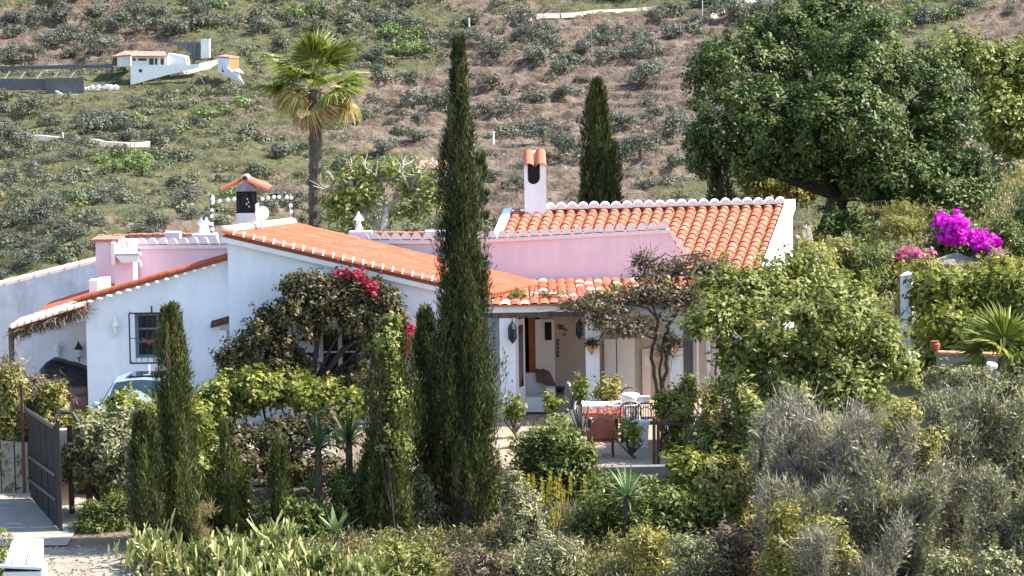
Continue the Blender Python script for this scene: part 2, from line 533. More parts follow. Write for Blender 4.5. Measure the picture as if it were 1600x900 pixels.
# ---------------------------------------------------------------- ground and hills
def grid_obj(name, xs, ys, zf, sf, m):
    X, Y = np.meshgrid(xs, ys)
    Z = zf(X, Y)
    ny, nx = X.shape
    me = bpy.data.meshes.new(name)
    me.vertices.add(nx * ny)
    me.vertices.foreach_set('co', np.stack([X, Y, Z], -1).astype(np.float32).reshape(-1))
    i = (np.arange(ny - 1)[:, None] * nx + np.arange(nx - 1)[None, :]).reshape(-1)
    q = np.stack([i, i + 1, i + nx + 1, i + nx], 1).astype(np.int32)
    me.loops.add(q.size)
    me.loops.foreach_set('vertex_index', q.reshape(-1))
    me.polygons.add(len(q))
    me.polygons.foreach_set('loop_start', np.arange(0, q.size, 4, dtype=np.int32))
    me.update(calc_edges=True)
    a = me.attributes.new('soil', 'FLOAT', 'POINT')
    a.data.foreach_set('value', sf(X, Y).astype(np.float32).reshape(-1))
    me.materials.append(m)
    o = bpy.data.objects.new(name, me)
    COL.objects.link(o)
    return tag(o, kind='structure')
def ground_soil(X, Y):
    s = .55 + .0 * X
    s = s - .38 * sstep((X - 5) / 4) - .25 * (Y < 57) * (X > -8.2)
    return np.clip(s, 0, 1)
grid_obj('ground', np.arange(-40, 45.1, .5), np.concatenate([np.arange(14, 50, 2), np.arange(50, 112, .5), np.arange(112, 172, 4)]), gz, ground_soil, M['ground'])
def far_hz(X, Y):
    return hz(X, Y)
hills = grid_obj('hills', np.arange(-105, 105.1, .6), np.concatenate([np.arange(150, 225, 6), np.arange(225, 375, 1.5), np.arange(375, 600, .3), np.arange(600, 690, 8)]), far_hz, soil_mask, M['hill'])
# side flanks of the valley, out of the frame, so that the land goes on
def flank(name, x0, x1):
    return grid_obj(name, np.linspace(x0, x1, 30), np.concatenate([np.arange(150, 690, 8)]), lambda X, Y: hz0(np.clip(X, -105, 105), Y) + 7 * (fbm(X / 55, Y / 55, 1) - .5) - .4, soil_mask, M['hill'])
flank('hills', -420, -104.5)
flank('hills', 104.5, 420)
# ---------------------------------------------------------------- patio, drive
def polyslab(name, pts, zf, thick, m):
    mb = MB()
    mb.prism([(x, y, zf) for x, y in pts], (0, 0, -thick))
    return tag(mb.build(name, m), kind='structure')
polyslab('patio', [(-3.2, 61.6), (4.6, 61.6), (5.6, 74), (-3.4, 74)], 0.03, 1.4, M['paving'])
_kp = MB()
_kp.box(-.2, 4.62, 61.30, 61.6, -1.3, .10)
tag(_kp.build('retaining_wall', M['concrete']), 'low grey retaining wall along the front edge of the patio', 'wall')
# driveway in front of the gate, gravel bank beside it
def drape(name, pts_rows, lift, m):
    """sheet laid over the near ground: rows of (x0, x1, y)"""
    mb = MB()
    n = 14
    base = []
    for x0, x1, y in pts_rows:
        base.append([(x0 + (x1 - x0) * k / n, y, float(gz(x0 + (x1 - x0) * k / n, y)) + lift) for k in range(n + 1)])
    for a, b in zip(base[:-1], base[1:]):
        for k in range(n):
            mb.face(a[k], a[k + 1], b[k + 1], b[k])
    return tag(mb.build(name, m, merge=True), kind='structure')
drape('driveway', [(-14.5, -8.9, y) for y in np.arange(56.9, 63.1, .5)], .03, M['drive'])
drape('gravel_bank', [(-13.5, -7.3 + .2 * math.sin(y * 3), y) for y in np.arange(52.2, 57.0, .3)], .02, M['gravel'])
drape('parking_area', [(-14.5, -4.0, y) for y in np.arange(63.1, 70.2, .5)], .03, M['gravel'])
_rng = np.random.default_rng(5)
_st = MB()
for k in range(420):
    x, y = _rng.uniform(-11.6, -7.4), _rng.uniform(53, 56.8)
    r = _rng.uniform(.012, .045)
    _st.ball((x, y, float(gz(x, y)) + .02 + r * .3), r, 5, 3, (_rng.uniform(.8, 1.5), 1, .7))
tag(_st.build('gravel', M['rock']), kind='stuff')

# ---------------------------------------------------------------- the house
house = thing('house', (0, 72, 0), 'long low whitewashed house with orange tiled roofs and pink terrace walls', 'house')
def P(px, py, Y): return at(px, py, Y)
def wallpart(mb, name='wall', m='white', label=None):
    o = mb.build(name, M[m], house)
    if label: o['label'] = label
    return o
def holewall(mb, Y, xl, xr, topf, x0, x1, z0, z1, th=.35, zb=-.2):
    """wall on plane Y with sloped top topf(x) and one rectangular opening"""
    V = lambda x, z: (x, Y, z)
    mb.prism([V(xl, zb), V(x0, zb), V(x0, topf(x0)), V(xl, topf(xl))], (0, th, 0))
    mb.prism([V(x1, zb), V(xr, zb), V(xr, topf(xr)), V(x1, topf(x1))], (0, th, 0))
    mb.prism([V(x0, zb), V(x1, zb), V(x1, z0), V(x0, z0)], (0, th, 0))
    mb.prism([V(x0, z1), V(x1, z1), V(x1, topf(x1)), V(x0, topf(x0))], (0, th, 0))
def lin(a, b):
    return lambda x: a.z + (b.z - a.z) * (x - a.x) / (b.x - a.x)
# low wing on the left
YL = 70.3
a, b = P(137, 471, YL), P(357, 402, YL)
lowtop = lin(a, b)
w0, w1 = P(207, 490, YL), P(284, 564, YL)
mb = MB()
holewall(mb, YL, P(137, 600, YL).x, b.x, lowtop, w0.x + .05, w1.x, w1.z + .08, w0.z)
mb.prism([(a.x, YL + .35, -.2), (a.x + .3, YL + .35, -.2), (a.x + .3, YL + .35, lowtop(a.x)), (a.x, YL + .35, lowtop(a.x))], (0, 5.2, 0))
wallpart(mb)
# gabled wing: facade and side
YG = 70.0
ga, gr, gend = P(355, 367, YG), P(355, 367, YG), P(762, 461, YG)
gtop0 = lin(gr, gend)
gtop = lambda x: gtop0(x) - .10
v0, v1 = P(500, 512, YG), P(562, 590, YG)
mb = MB()
holewall(mb, YG, ga.x, P(781, 600, YG).x, gtop, v0.x, v1.x, v1.z, v0.z)
mb.prism([(ga.x, YG + .35, -.2), (ga.x + .3, YG + .35, -.2), (ga.x + .3, YG + .35, gtop(ga.x)), (ga.x, YG + .35, gtop(ga.x))], (0, 3.6, 0))
wallpart(mb)
# lower step of the wall beside the low wing
# pink terrace walls behind
YP = 74.6
def ptop(px):
    return P(px, np.interp(px, [205, 355, 560, 690, 760, 1046], [389, 388, 381, 381, 379, 364]), YP)
tl, tm, tr = ptop(215), ptop(560), ptop(1046)
mb = MB()
mb.prism([(tl.x, YP, 0), (tr.x, YP, 0), tuple(tr), tuple(ptop(800)), tuple(ptop(690)), tuple(tm), tuple(ptop(355)), tuple(tl)], (0, .3, 0))
e1 = P(1069, 404, YP)
mb.prism([(tr.x + .001, YP, 0), (e1.x, YP, 0), tuple(e1), (tr.x + .001, YP, tr.z)], (0, .3, 0))
wallpart(mb, 'terrace_wall', 'pink', 'pink rendered terrace wall with scalloped white coping')
# white band under the coping and the half-round coping tiles standing on it
mb = MB()
for p0, p1 in ((tl, ptop(355)), (ptop(355), tm), (tm, ptop(690)), (ptop(690), ptop(760)), (ptop(760), tr)):
    p0, p1 = Vector(p0), Vector(p1)
    mb.prism([p0 + Vector((0, -.06, .002)), p1 + Vector((0, -.06, .002)), p1 + Vector((0, -.06, .10)), p0 + Vector((0, -.06, .10))], (0, .42, 0))
mb.prism([(tr.x + .002, YP - .06, tr.z + .002), (e1.x + .10, YP - .06, e1.z - .02), (e1.x + .16, YP - .06, e1.z + .10), (tr.x + .002, YP - .06, tr.z + .13)], (0, .42, 0))
coping = wallpart(mb, 'coping', 'tilewhite')
def tile_mesh(name, L=.42, r0=.105, r1=.085, n=6, m=None, lip=.016, cap=False, zs=1.0):
    """half-barrel roof tile: x across, y down the slope, z out; origin at the upper end"""
    v, f = [], []
    for y, r in ((0, r1), (L, r0)):
        for q in (r, r - lip):
            for k in range(n + 1):
                t = math.pi * k / n
                v.append((q * math.cos(t), y, q * math.sin(t) * zs))
    s = n + 1
    for k in range(n):
        f.append((k, k + 1, 2 * s + k + 1, 2 * s + k))
        f.append((2 * s + k, 2 * s + k + 1, 3 * s + k + 1, 3 * s + k))
        f.append((s + k + 1, s + k, 3 * s + k, 3 * s + k + 1))
    if cap: f.append(tuple(range(3 * s, 4 * s)))
    me = bpy.data.meshes.new(name)
    me.from_pydata(v, [], f)
    me.materials.append(m or M['tile'])
    bm = bmesh.new()
    bm.from_mesh(me)
    bmesh.ops.recalc_face_normals(bm, faces=bm.faces)
    bm.to_mesh(me)
    bm.free()
    return me
TM = tile_mesh('roof_tile')
CM = tile_mesh('coping_tile', .44, .122, .105, 6, M['tilewhite'], .02, True, 1.5)
RM = tile_mesh('ridge_tile', .34, .15, .14, 7, M['tilewhite'], .03, True)
X3, Y3, Z3 = Vector((1, 0, 0)), Vector((0, 1, 0)), Vector((0, 0, 1))
rr = random.Random(3)
def scallops(f, px0, px1, step, name='coping_tile'):
    k, px = 0, px0
    while px < px1:
        p = f(px)
        j = rr.uniform(-.012, .012)
        put(name, CM, coping, frame(Vector((1, 0, 0)), Vector((0, -1, .05)).normalized(), Vector((0, .05, 1)).normalized(), p + Vector((0, .36, .10 + j))))
        px += step * rr.uniform(.96, 1.04)
scallops(ptop, 221, 352, 16.3)
scallops(ptop, 569, 1046, 16.6)
# flat terrace behind the parapet, back parapets with brick coping
mb = MB()
mb.box(tl.x + .1, tr.x - .1, YP + .3, 79.0, 2.9, 3.05)
wallpart(mb, 'terrace_floor', 'concrete')
mb = MB()
for x0, x1, py0, py1, Y in ((150, 352, 366, 361, 79.0), (545, 690, 360, 362, 78.2), (745, 815, 359, 355, 79.2)):
    p0, p1 = P(x0, py0 + 7, Y), P(x1, py1 + 7, Y)
    mb = MB()
    mb.prism([(p0.x, Y, 2.5), (p1.x, Y, 2.5), tuple(p1), tuple(p0)], (0, .25, 0))
    wallpart(mb, 'back_parapet', 'lilac')
for x0, x1, py0, py1, Y in ((150, 352, 366, 361, 79.0), (545, 690, 360, 362, 78.2), (745, 815, 359, 355, 79.2)):
    p0, p1 = P(x0, py0 + 7, Y), P(x1, py1 + 7, Y)
    d = (p1 - p0) / 16
    for k in range(16):
        q = p0 + d * k
        dz = rr.uniform(0, .03)
        mb = MB()
        mb.prism([q + Vector((.012, -.07, .003)), q + d + Vector((-.012, -.07, .003)), q + d + Vector((-.012, -.07, .075 + dz)), q + Vector((.012, -.07, .075 + dz))], (0, .38, 0))
        wallpart(mb, 'coping_brick', 'brick')
# ornaments stacked on the terrace edge behind the scallops: bricks and low pink blocks
for px0, px1, py1, Y in ((300, 338, 366, 75.4), (258, 280, 363, 76.4), (545, 581, 362, 76.4), (664, 700, 361, 76.4)):
    p0, p1 = P(px0, 381, Y), P(px1, py1, Y)
    mb = MB()
    mb.box(p0.x, p1.x, Y, Y + .55, 3.0, p1.z)
    wallpart(mb, 'terrace_block', 'lilac')
# lilac corner block at the left with its shelf niche
YB = 73.6
p0, p1 = P(149, 378, YB), P(207, 378, YB)
mb = MB()
mb.box(p0.x, p1.x, YB, YB + 1.1, 0, p0.z)
wallpart(mb, 'corner_block', 'lilac')
mb = MB()
mb.box(p0.x - .12, p1.x - .35, YB - .08, YB + 1.2, p0.z + .002, p0.z + .07)
q0 = P(176, 376, YB)
wallpart(mb, 'brick_coping', 'brick')
# shelf niche (white brackets) on the corner block
mb = MB()
s0, s1, s2 = P(176, 379, YB), P(214, 396, YB), P(214, 404, YB)
mb.box(s0.x, s0.x + .09, YB - .32, YB - .003, s2.z - .12, s0.z + .02)
mb.box(s0.x + .092, s1.x + .12, YB - .32, YB - .003, s1.z, s1.z + .035)
mb.prism([(s0.x + .095, YB - .3, s1.z - .02), (s0.x + .25, YB - .3, s2.z - .08), (s1.x - .02, YB - .3, s2.z - .08), (s1.x + .14, YB - .3, s1.z - .02)], (0, .29, 0))
mb.tube([P(214, 404, YB - .2), P(219, 410, YB - .2), P(220, 416, YB - .2)], .035, 6)
for k, px in enumerate((186, 194, 202)):
    c = P(px, 393, YB - .16)
    mb.lathe((c.x, c.y, s1.z + .037), [(.075, 0), (.085, .08), (.04, .18), (.012, .27)], 8)
wallpart(mb, 'shelf', 'bright')
# small lit chimney stub on the left roof
YC = 71.6
c0, c1 = P(139, 438, YC), P(153, 460, YC)
c2 = P(169, 436, YC)
mb = MB()
mb.prism([(c0.x, YC, 1.8), (c1.x, YC, 1.8), (c1.x, YC, c0.z), (c0.x, YC, c0.z)], (0, .5, 0))
mb.prism([(c1.x + .002, YC + .05, 1.8), (c2.x, YC + .25, 1.8), (c2.x, YC + .25, c2.z), (c1.x + .002, YC + .05, c2.z)], (-.05, .5, 0))
wallpart(mb, 'chimney_stub', 'bright')

# ---- roofs
def slab(mb, A, B, C, D, th):
    """A-B upper edge, D-C lower edge"""
    mb.prism([A, B, C, D], (0, 0, -th))
# left low roof: verge tiles along the front, tiled slope behind
va, vb = P(119, 469, YL - .12), P(357, 400, YL - .12)
back = Vector((.6, 3.6, -.55))
mb = MB()
slab(mb, vb, vb + back, va + back, va, .08)
low_roof = wallpart(mb, 'roof', 'tilered')
d = vb - va
nt_ = 16
dn = -d.normalized()
zz = Vector((0, 0, 1)); zz = (zz - dn * zz.dot(dn)).normalized()
xx = dn.cross(zz)
TR = tile_mesh('verge_tile', .30, .085, .075, 6, M['tilered'])
for k in range(nt_):
    p = vb + d * (-k / nt_)
    put('verge_tile', TR, low_roof, frame(xx, dn, zz, p + Vector((0, 0, -.015))))
for j in range(1, 17):
    for k in range(3):
        pass
mbw = MB()
for k in range(nt_ - 1):
    s = .085 if k > 3 else .05
    c = va + d * ((k + .5) / nt_) + Vector((0, -.09, -.125))
    mbw.ball(c, .05, 8, 5, ((1.6 if k < 6 else 1.1), .8, .8))  # white lumps stand in for sun spots shining between tiles and wall
tag(mbw.build('verge_sun_spots', M['bright'], low_roof), kind='stuff')
# rows of tiles on the left slope (seen edge on)
mbt = MB()
for j in range(16):
    o = back * ((j + .8) / 17)
    mbt.tube([vb + o + zz * .02, va + o + zz * .02], .085, 6)
tag(mbt.build('tiling', M['tilered'], low_roof), kind='stuff')
# gabled wing roof
A = gr + Vector((-.12, -.14, .07)); B = P(457, 349, 74.4)
D = P(764, 460, YG - .14); Cc = P(846, 443, 74.0)
mb = MB()
slab(mb, A, B, Cc, D, .10)
g_roof = wallpart(mb, 'roof', 'tileflat')
# fascia strip under the verge
mb = MB()
mb.prism([A + Vector((0, -.03, -.22)), D + Vector((0, -.03, -.22)), D + Vector((0, -.03, -.10)), A + Vector((0, -.03, -.10))], (0, .2, 0))
mb.build('verge_board', M['bright'], g_roof)
dn = (D - A).normalized()
zz = Vector((0, 0, 1)); nrm = (B - A).cross(D - A); nrm = nrm if nrm.z > 0 else -nrm
nrm.normalize()
side = dn.cross(nrm)
L_ = (D - A).length
NR = 27
TV = tile_mesh('verge_tile', L_ / NR + .06, .115, .095, 6, M['tile'])
MK = MB()
for k in range(6):
    t0, t1 = math.pi * k / 6, math.pi * (k + 1) / 6
    MK.prism([(.122 * math.cos(t0), 0, .122 * math.sin(t0)), (.122 * math.cos(t1), 0, .122 * math.sin(t1)), (.10 * math.cos(t1), 0, .10 * math.sin(t1)), (.10 * math.cos(t0), 0, .10 * math.sin(t0))], (0, .042, 0))
mort = MK.mesh('mortar_ring', M['bright'])
for k in range(NR):
    p = A + dn * (L_ * k / NR)
    put('verge_tile', TV, g_roof, frame(side, dn, nrm, p + nrm * .01))
    if k: put('mortar_ring', mort, g_roof, frame(side, dn, nrm, p + nrm * .02 + dn * .03))
# the slope itself: columns of overlapping tiles
NC = 17
for i in range(1, NC + 1):
    u = i / (NC + .3)
    p0, p1 = A.lerp(B, u), D.lerp(Cc, u)
    dd = p1 - p0
    n = 15
    dnn = dd.normalized()
    s2 = dnn.cross(nrm)
    if i == 1: TS = tile_mesh('roof_tile', dd.length / n + .07, .122, .112, 6, M['tileflat'], .012, False, .45)
    for k in range(n):
        put('roof_tile', TS, g_roof, frame(s2, (dnn + nrm * .02).normalized(), (nrm - dnn * .02).normalized(), p0 + dd * (k / n) + nrm * rr.uniform(-.004, .006)))
# ridge of that roof
mb = MB()
mb.tube([A + Vector((0, 0, .03)), B + Vector((0, 0, .03))], .12, 8)
mb.build('ridge', M['tilepink'], g_roof)

# right hand roof
YR = 79.5
A = P(842, 331, YR); B = P(1228, 320, YR); 
Cc = P(1190, 424, 75.6); D = P(760, 424, 76.2)
A0 = P(800, 331, YR)
mb = MB()
slab(mb, A0, B, Cc, D, .12)
r_roof = wallpart(mb, 'roof', 'tile')
r_roof['label'] = 'large orange roof of barrel tiles with white ridge'
nrm = (B - A0).cross(D - A0); nrm = nrm if nrm.z > 0 else -nrm
nrm.normalize()
NC = 25
for i in range(NC):
    u = (i + .5) / NC
    p0, p1 = A0.lerp(B, u), D.lerp(Cc, u)
    dd = p1 - p0
    n = 15
    dnn = dd.normalized()
    s2 = dnn.cross(nrm).normalized()
    if i == 0: TS2 = tile_mesh('roof_tile', dd.length / n + .08, .118, .100, 6, M['tile'], .016, False, .85)
    for k in range(n):
        if u < .66 and k > 10: continue            # hidden behind the terrace wall
        put('roof_tile', TS2, r_roof, frame(s2, (dnn + nrm * .055).normalized(), (nrm - dnn * .055).normalized(), p0 + dd * (k / n) + nrm * rr.uniform(.0, .010) + s2 * rr.uniform(-.006, .006)))
    if i > 1:
        put('ridge_tile', RM, r_roof, frame(X3, Vector((0, -1, -.12)).normalized(), Vector((0, -.12, 1)).normalized(), p0 + Vector((0, .14, .085 + rr.uniform(-.01, .01)))))
# white verges of the roof
mb = MB()
mb.prism([A0 + Vector((-.22, 0, -.05)), A0 + Vector((0, 0, -.05)), A0 + Vector((0, 0, .12)), A0 + Vector((-.22, 0, .1))], (D - A0))
mb.build('verge', M['bright'], r_roof)
mb = MB()
mb.prism([B + Vector((0, 0, -.1)), B + Vector((.26, 0, -.1)), B + Vector((.26, 0, .15)), B + Vector((0, 0, .15))], (Cc - B))
mb.build('verge', M['bright'], r_roof)
# sunlit gable wall under the right end and the walls below the roof
mb = MB()
Bx = B + Vector((.20, 0, 0)); Cx = Cc + Vector((.20, 0, 0))
Bk = Bx + Vector((.02, .5, -.03))
mb.prism([(Cx.x, Cx.y, 0), (Bx.x, Bx.y, 0), (Bk.x, Bk.y, 0), (Bk.x, Bk.y, Bk.z), (Bx.x, Bx.y, Bx.z - .02), (Cx.x, Cx.y, Cx.z - .02)], (-.3, .05, 0))
mb.prism([(D.x + 1, 76.4, 0), (Cc.x, 75.9, 0), (Cc.x, 75.9, Cc.z - .15), (D.x + 1, 76.4, D.z - .15)], (0, .3, 0))
wallpart(mb, 'gable_wall', 'bright')
# back slope so that the roof is a roof from the side as well
mb = MB()
mb.prism([(A0.x, YR + .12, 0), (B.x, YR + .12, 0), (B.x, YR + .12, B.z + .02), (A0.x, YR + .12, A0.z + .02)], (0, .3, 0))
wallpart(mb, 'rear_wall', 'bright')
mb = MB()
mb.tube([A0 + Vector((1.1, .10, .02)), B + Vector((.1, .10, .02))], .10, 8)
mb.build('ridge_mortar', M['tilewhite'], r_roof)

# ---- chimneys
def chimney_left():
    Y = 71.9
    p0, p1 = P(370, 350, Y), P(399, 350, Y)
    top = P(385, 299, Y).z
    zb = 3.6
    d = .55
    mb = MB()
    zs = P(385, 333, Y).z
    mb.box(p0.x, p1.x, Y, Y + d, zb, zs)
    ch = wallpart(mb, 'chimney', 'stain', 'left chimney with a blackened flue and tiled cap')
    mb = MB()
    w = .085
    mb.box(p0.x - .002, p0.x + w, Y - .002, Y + w, zs + .001, top)
    mb.box(p0.x - .002, p0.x + w, Y + d - w, Y + d + .002, zs + .001, top)
    mb.box(p1.x - w, p1.x + .002, Y - .002, Y + w, zs + .001, top)
    mb.box(p1.x - w, p1.x + .002, Y + d - w, Y + d + .002, zs + .001, top)
    mb.box(p0.x + w, p1.x - w, Y + .05, Y + d - .05, zs + .001, top)
    mb.build('flue', M['soot'], ch)
    # whitewashed right cheek
    mb = MB()
    mb.box(p1.x + .004, p1.x + .05, Y - .0, Y + d, zb, zs + .22)
    mb.build('cheek', M['bright'], ch)
    mb = MB()
    e = P(385, 282, Y).z
    mb.prism([(p0.x - .05, Y - .04, top + .002), (p1.x + .05, Y - .04, top + .002), (p1.x - .02, Y - .04, top + .10), ((p0.x + p1.x) / 2, Y - .04, e), (p0.x + .02, Y - .04, top + .10)], (0, d + .08, 0))
    mb.build('cap', M['sooty'], ch)
    cx = (p0.x + p1.x) / 2
    T1 = tile_mesh('cap_tile', .62, .125, .105, 7, M['tile'])
    for sgn in (-1, 1):
        dn = Vector((sgn * .86, 0, -.42)).normalized()
        up = Vector((sgn * .42, 0, .86)).normalized()
        for y in (Y + .04, Y + d * .5, Y + d - .04):
            put('cap_tile', T1, ch, frame(dn.cross(up), dn, up, Vector((cx + sgn * .02, y, e + .0))))
    put('cap_tile', tile_mesh('cap_ridge_tile', d + .2, .10, .09, 8, M['tilepink'], .03), ch, frame(X3, Vector((0, -1, 0)), Z3, Vector((cx, Y + d + .05, e + .05))))
    mb = MB()
    for px, py in ((386, 311), (388, 316), (389, 323), (385, 319)):
        c = P(px, py, Y - .01)
        mb.ball((c.x, Y + .045, c.z), .022, 6, 4)
    mb.build('flue_vent', M['bright'], ch)
chimney_left()
def chimney_right():
    Y = 79.2
    p0, p1 = P(820, 330, Y), P(854, 330, Y)
    top = P(835, 256, Y).z
    zb = 3.6
    d = .6
    x0, x1 = p0.x, p1.x
    mb = MB()
    n = 10
    # front with a rounded smoke opening at the top
    hw, hx = .18, x0 + .25
    zo = top - .36
    mb.box(x0, hx - hw, Y, Y + .1, zo, top)
    mb.box(hx + hw, x1, Y, Y + .1, zo, top)
    arc = [(hx - hw * math.cos(math.pi * k / n), Y, zo - (.0 + .20 * math.sin(math.pi * k / n))) for k in range(n + 1)]
    mb.prism([(x0, Y, zb), (x1, Y, zb), (x1, Y, zo)] + arc[::-1] + [(x0, Y, zo)], (0, .1, 0))
    mb.box(x0, x0 + .1, Y + .1, Y + d, zb, top)
    mb.box(x1 - .1, x1, Y + .1, Y + d, zb, top)
    mb.box(x0 + .1, x1 - .1, Y + d - .1, Y + d, zb, top)
    ch = wallpart(mb, 'chimney', 'bright', 'tall white chimney rising at the end of the right roof')
    mb = MB()
    mb.box(x0 + .101, x1 - .101, Y + .16, Y + d - .101, zb + .5, top - .05)
    mb.build('flue', M['soot'], ch)
    T1 = tile_mesh('cap_tile', .50, .155, .135, 8, M['tile'], .03)
    for k, x in enumerate((x0 + .12, x1 - .14)):
        dn = Vector((0, -.62, -.78)).normalized()
        up = Vector((0, -.78, .62)).normalized()
        put('cap_tile', T1, ch, frame(X3, dn, up, Vector((x, Y + .28, top + .32))))
        dn = Vector((0, .62, -.78)).normalized()
        up = Vector((0, .78, .62)).normalized()
        put('cap_tile', T1, ch, frame(-X3, dn, up, Vector((x, Y + .30, top + .32))))
    mb = MB()
    mb.prism([(x0 + .03, Y + .1, top + .002), (x0 + .03, Y + d - .05, top + .002), (x0 + .03, Y + .3, top + .36)], (x1 - x0 - .06, 0, 0))
    mb.build('cap', M['tilepink'], ch)
chimney_right()

# ---- low wing window with its projecting grille
def window(Y, x0, x1, z0, z1, nx, wood, grille=True, shut=False):
    mb = MB()
    f = .07
    y = Y + .16
    mb.box(x0, x0 + f, y, y + .08, z0, z1); mb.box(x1 - f, x1, y, y + .08, z0, z1)
    mb.box(x0 + f, x1 - f, y, y + .08, z0, z0 + f); mb.box(x0 + f, x1 - f, y, y + .08, z1 - f, z1)
    mid = (x0 + x1) / 2
    mb.box(mid - .05, mid + .05, y - .004, y + .08, z0 + f, z1 - f)
    for s in (0, 1):
        a, b = (x0 + f, mid - .05) if s == 0 else (mid + .05, x1 - f)
        for k in range(1, nx):
            zz = z0 + f + (z1 - z0 - 2 * f) * k / nx
            mb.box(a, b, y + .002, y + .07, zz - .022, zz + .022)
    w = wallpart(mb, 'window', wood)
    mb = MB()
    mb.box(x0 + .02, x1 - .02, y + .035, y + .045, z0 + .02, z1 - .02)
    mb.build('pane', M['glass'], w)
    if grille:
        o = .26
        X0, X1, Z0, Z1 = x0 - .10, x1 + .06, z0 - .09, z1 + .03
        g = MB()
        yf = Y - o
        for z in (Z0, Z1):
            g.tube([(X0, Y, z), (X0, yf, z), (X1, yf, z), (X1, Y, z)], .017, 5)
            g.tube([(X0, yf, z), (X1, yf, z)], .02, 5)
        g.tube([(X0, yf, (Z0 + Z1) / 2), (X1, yf, (Z0 + Z1) / 2)], .010, 5)
        g.build('grille_frame', M['iron'], w)
        n = 9
        for k in range(n + 1):
            x = X0 + (X1 - X0) * k / n
            b = MB()
            b.tube([(x, yf, Z0), (x, yf, Z1)], .020 if k in (0, n) else .008, 5)
            b.build('grille_bar', M['iron'], w)
        b = MB()
        b.tube([((X0 + X1) / 2 - .1, yf + .1, Z1 + .004), ((X0 + X1) / 2 - .1, yf + .1, Z1 + .16)], .022, 6)
        b.build('grille_finial', M['iron'], w)
    return w
lw = window(YL, w0.x + .05, w1.x, w1.z + .08, w0.z, 3, 'shutter')
c = MB()
yy = YL + .12
for s, (pa, pb, dip) in enumerate((((222, 527), (234, 531), 5), ((234, 530), (246, 527), 6))):
    a, b = P(pa[0], pa[1], yy), P(pb[0], pb[1], yy)
    m1 = (a + b) / 2 + Vector((0, 0, -dip / 66))
    c.prism([a, m1 + Vector((0, 0, .05)), b, b + Vector((0, 0, -.13)), m1 + Vector((0, 0, -.02)), a + Vector((0, 0, -.1))], (0, .02, 0))
c.build('curtain', M['orange'], lw)
gw = window(YG, v0.x, v1.x, v1.z, v0.z, 2, 'whitepaint', False)
g = MB()
for k in range(6):
    x = v0.x + (v1.x - v0.x) * (k + .5) / 6
    g.tube([(x, YG - .02, v1.z), (x, YG - .02, v0.z)], .009, 5)
g.build('grille_bar', M['iron'], gw)
# small tiled ledge on the wall corner
mb = MB()
p0, p1 = P(329, 513, YL - .25), P(357, 505, YL - .25)
mb.prism([p0, p1, p1 + Vector((0, 0, .06)), p0 + Vector((0, 0, .06))], (0, .26, .1))
wallpart(mb, 'ledge', 'rust')
mb = MB()
p0, p1 = P(343, 516, YL - .14), P(357, 640, YL - .14)
mb.box(p0.x, p1.x, YL - .18, YL - .003, -.2, p0.z)
wallpart(mb, 'pilaster', 'white')

# ---- carport lean-to on the left
mb = MB()
ca, cb = P(133, 477, 69.9), P(22, 512, 69.9)
mb.prism([ca, cb, cb + Vector((0, 0, -.10)), ca + Vector((0, 0, -.10))], (.25, 4.2, .25))
cr = wallpart(mb, 'roof', 'tilered')
mb = MB()
dcp = (ca - cb) / 10
TC = tile_mesh('carport_tile', dcp.length + .05, .11, .09, 6, M['tilepink'])
dn = (cb - ca).normalized(); zz = (Z3 - dn * dn.z).normalized(); xx = dn.cross(zz)
for j in range(16):
    for k in range(10):
        if j > 4: continue
        put('roof_tile', TC, cr, frame(xx, dn, zz, ca - dcp * k + Vector((.25, 4.2, .25)) * (j / 17) + Vector((0, 0, .0))))
ed = []
rg = np.random.default_rng(8)
n = 1500
t = rg.uniform(0, 1, n)
base = np.array(cb)[None] + (np.array(ca) - np.array(cb))[None] * t[:, None] + np.stack([rg.normal(0, .02, n), rg.uniform(-.10, .30, n), rg.uniform(-.10, .0, n)], 1)
dirs = np.stack([rg.normal(0, .55, n), rg.normal(-.2, .3, n), -np.abs(rg.normal(.6, .3, n))], 1)
q = leafq(base, dirs, rdirs(rg, n), rg.uniform(.12, .42, n), rg.uniform(.012, .03, n))
fr = nobj('reed_fringe', qmesh('reed_fringe', q, rg.uniform(0, 1, n), M['ldry'], worldpos(cr)), cr)
tag(fr, kind='stuff')
mb = MB()
cb0, cb1 = P(34, 524, 73.4), P(139, 500, 73.4)
mb.prism([(cb0.x, 73.4, -.2), (cb1.x + .6, 73.4, -.2), (cb1.x + .6, 73.4, cb1.z + .1), (cb0.x, 73.4, cb0.z + .0)], (0, .3, 0))
wallpart(mb, 'carport_wall', 'white')
mb = MB()
p0 = P(17, 512, 70.0)
mb.tube([(p0.x, 70.0, -.2), (p0.x, 70.0, p0.z)], .07, 7)
wallpart(mb, 'carport_post', 'timber')

# ---- porch
YF = 69.6                        # front of the porch
YBk = 73.2                       # back wall of the porch
floor = .03
# window bay and pier between gabled wing and porch
mb = MB()
p0, p1 = P(780, 500, YF), P(812, 655, YF)
mb.box(p0.x, p1.x - .07, YF, YF + .45, floor, P(790, 497, YF).z)
wallpart(mb, 'pier', 'white')
mb = MB()
mb.box(p1.x - .068, p1.x, YF + .1, YBk, floor, P(790, 497, YF).z)
wallpart(mb, 'pier', 'lilac')
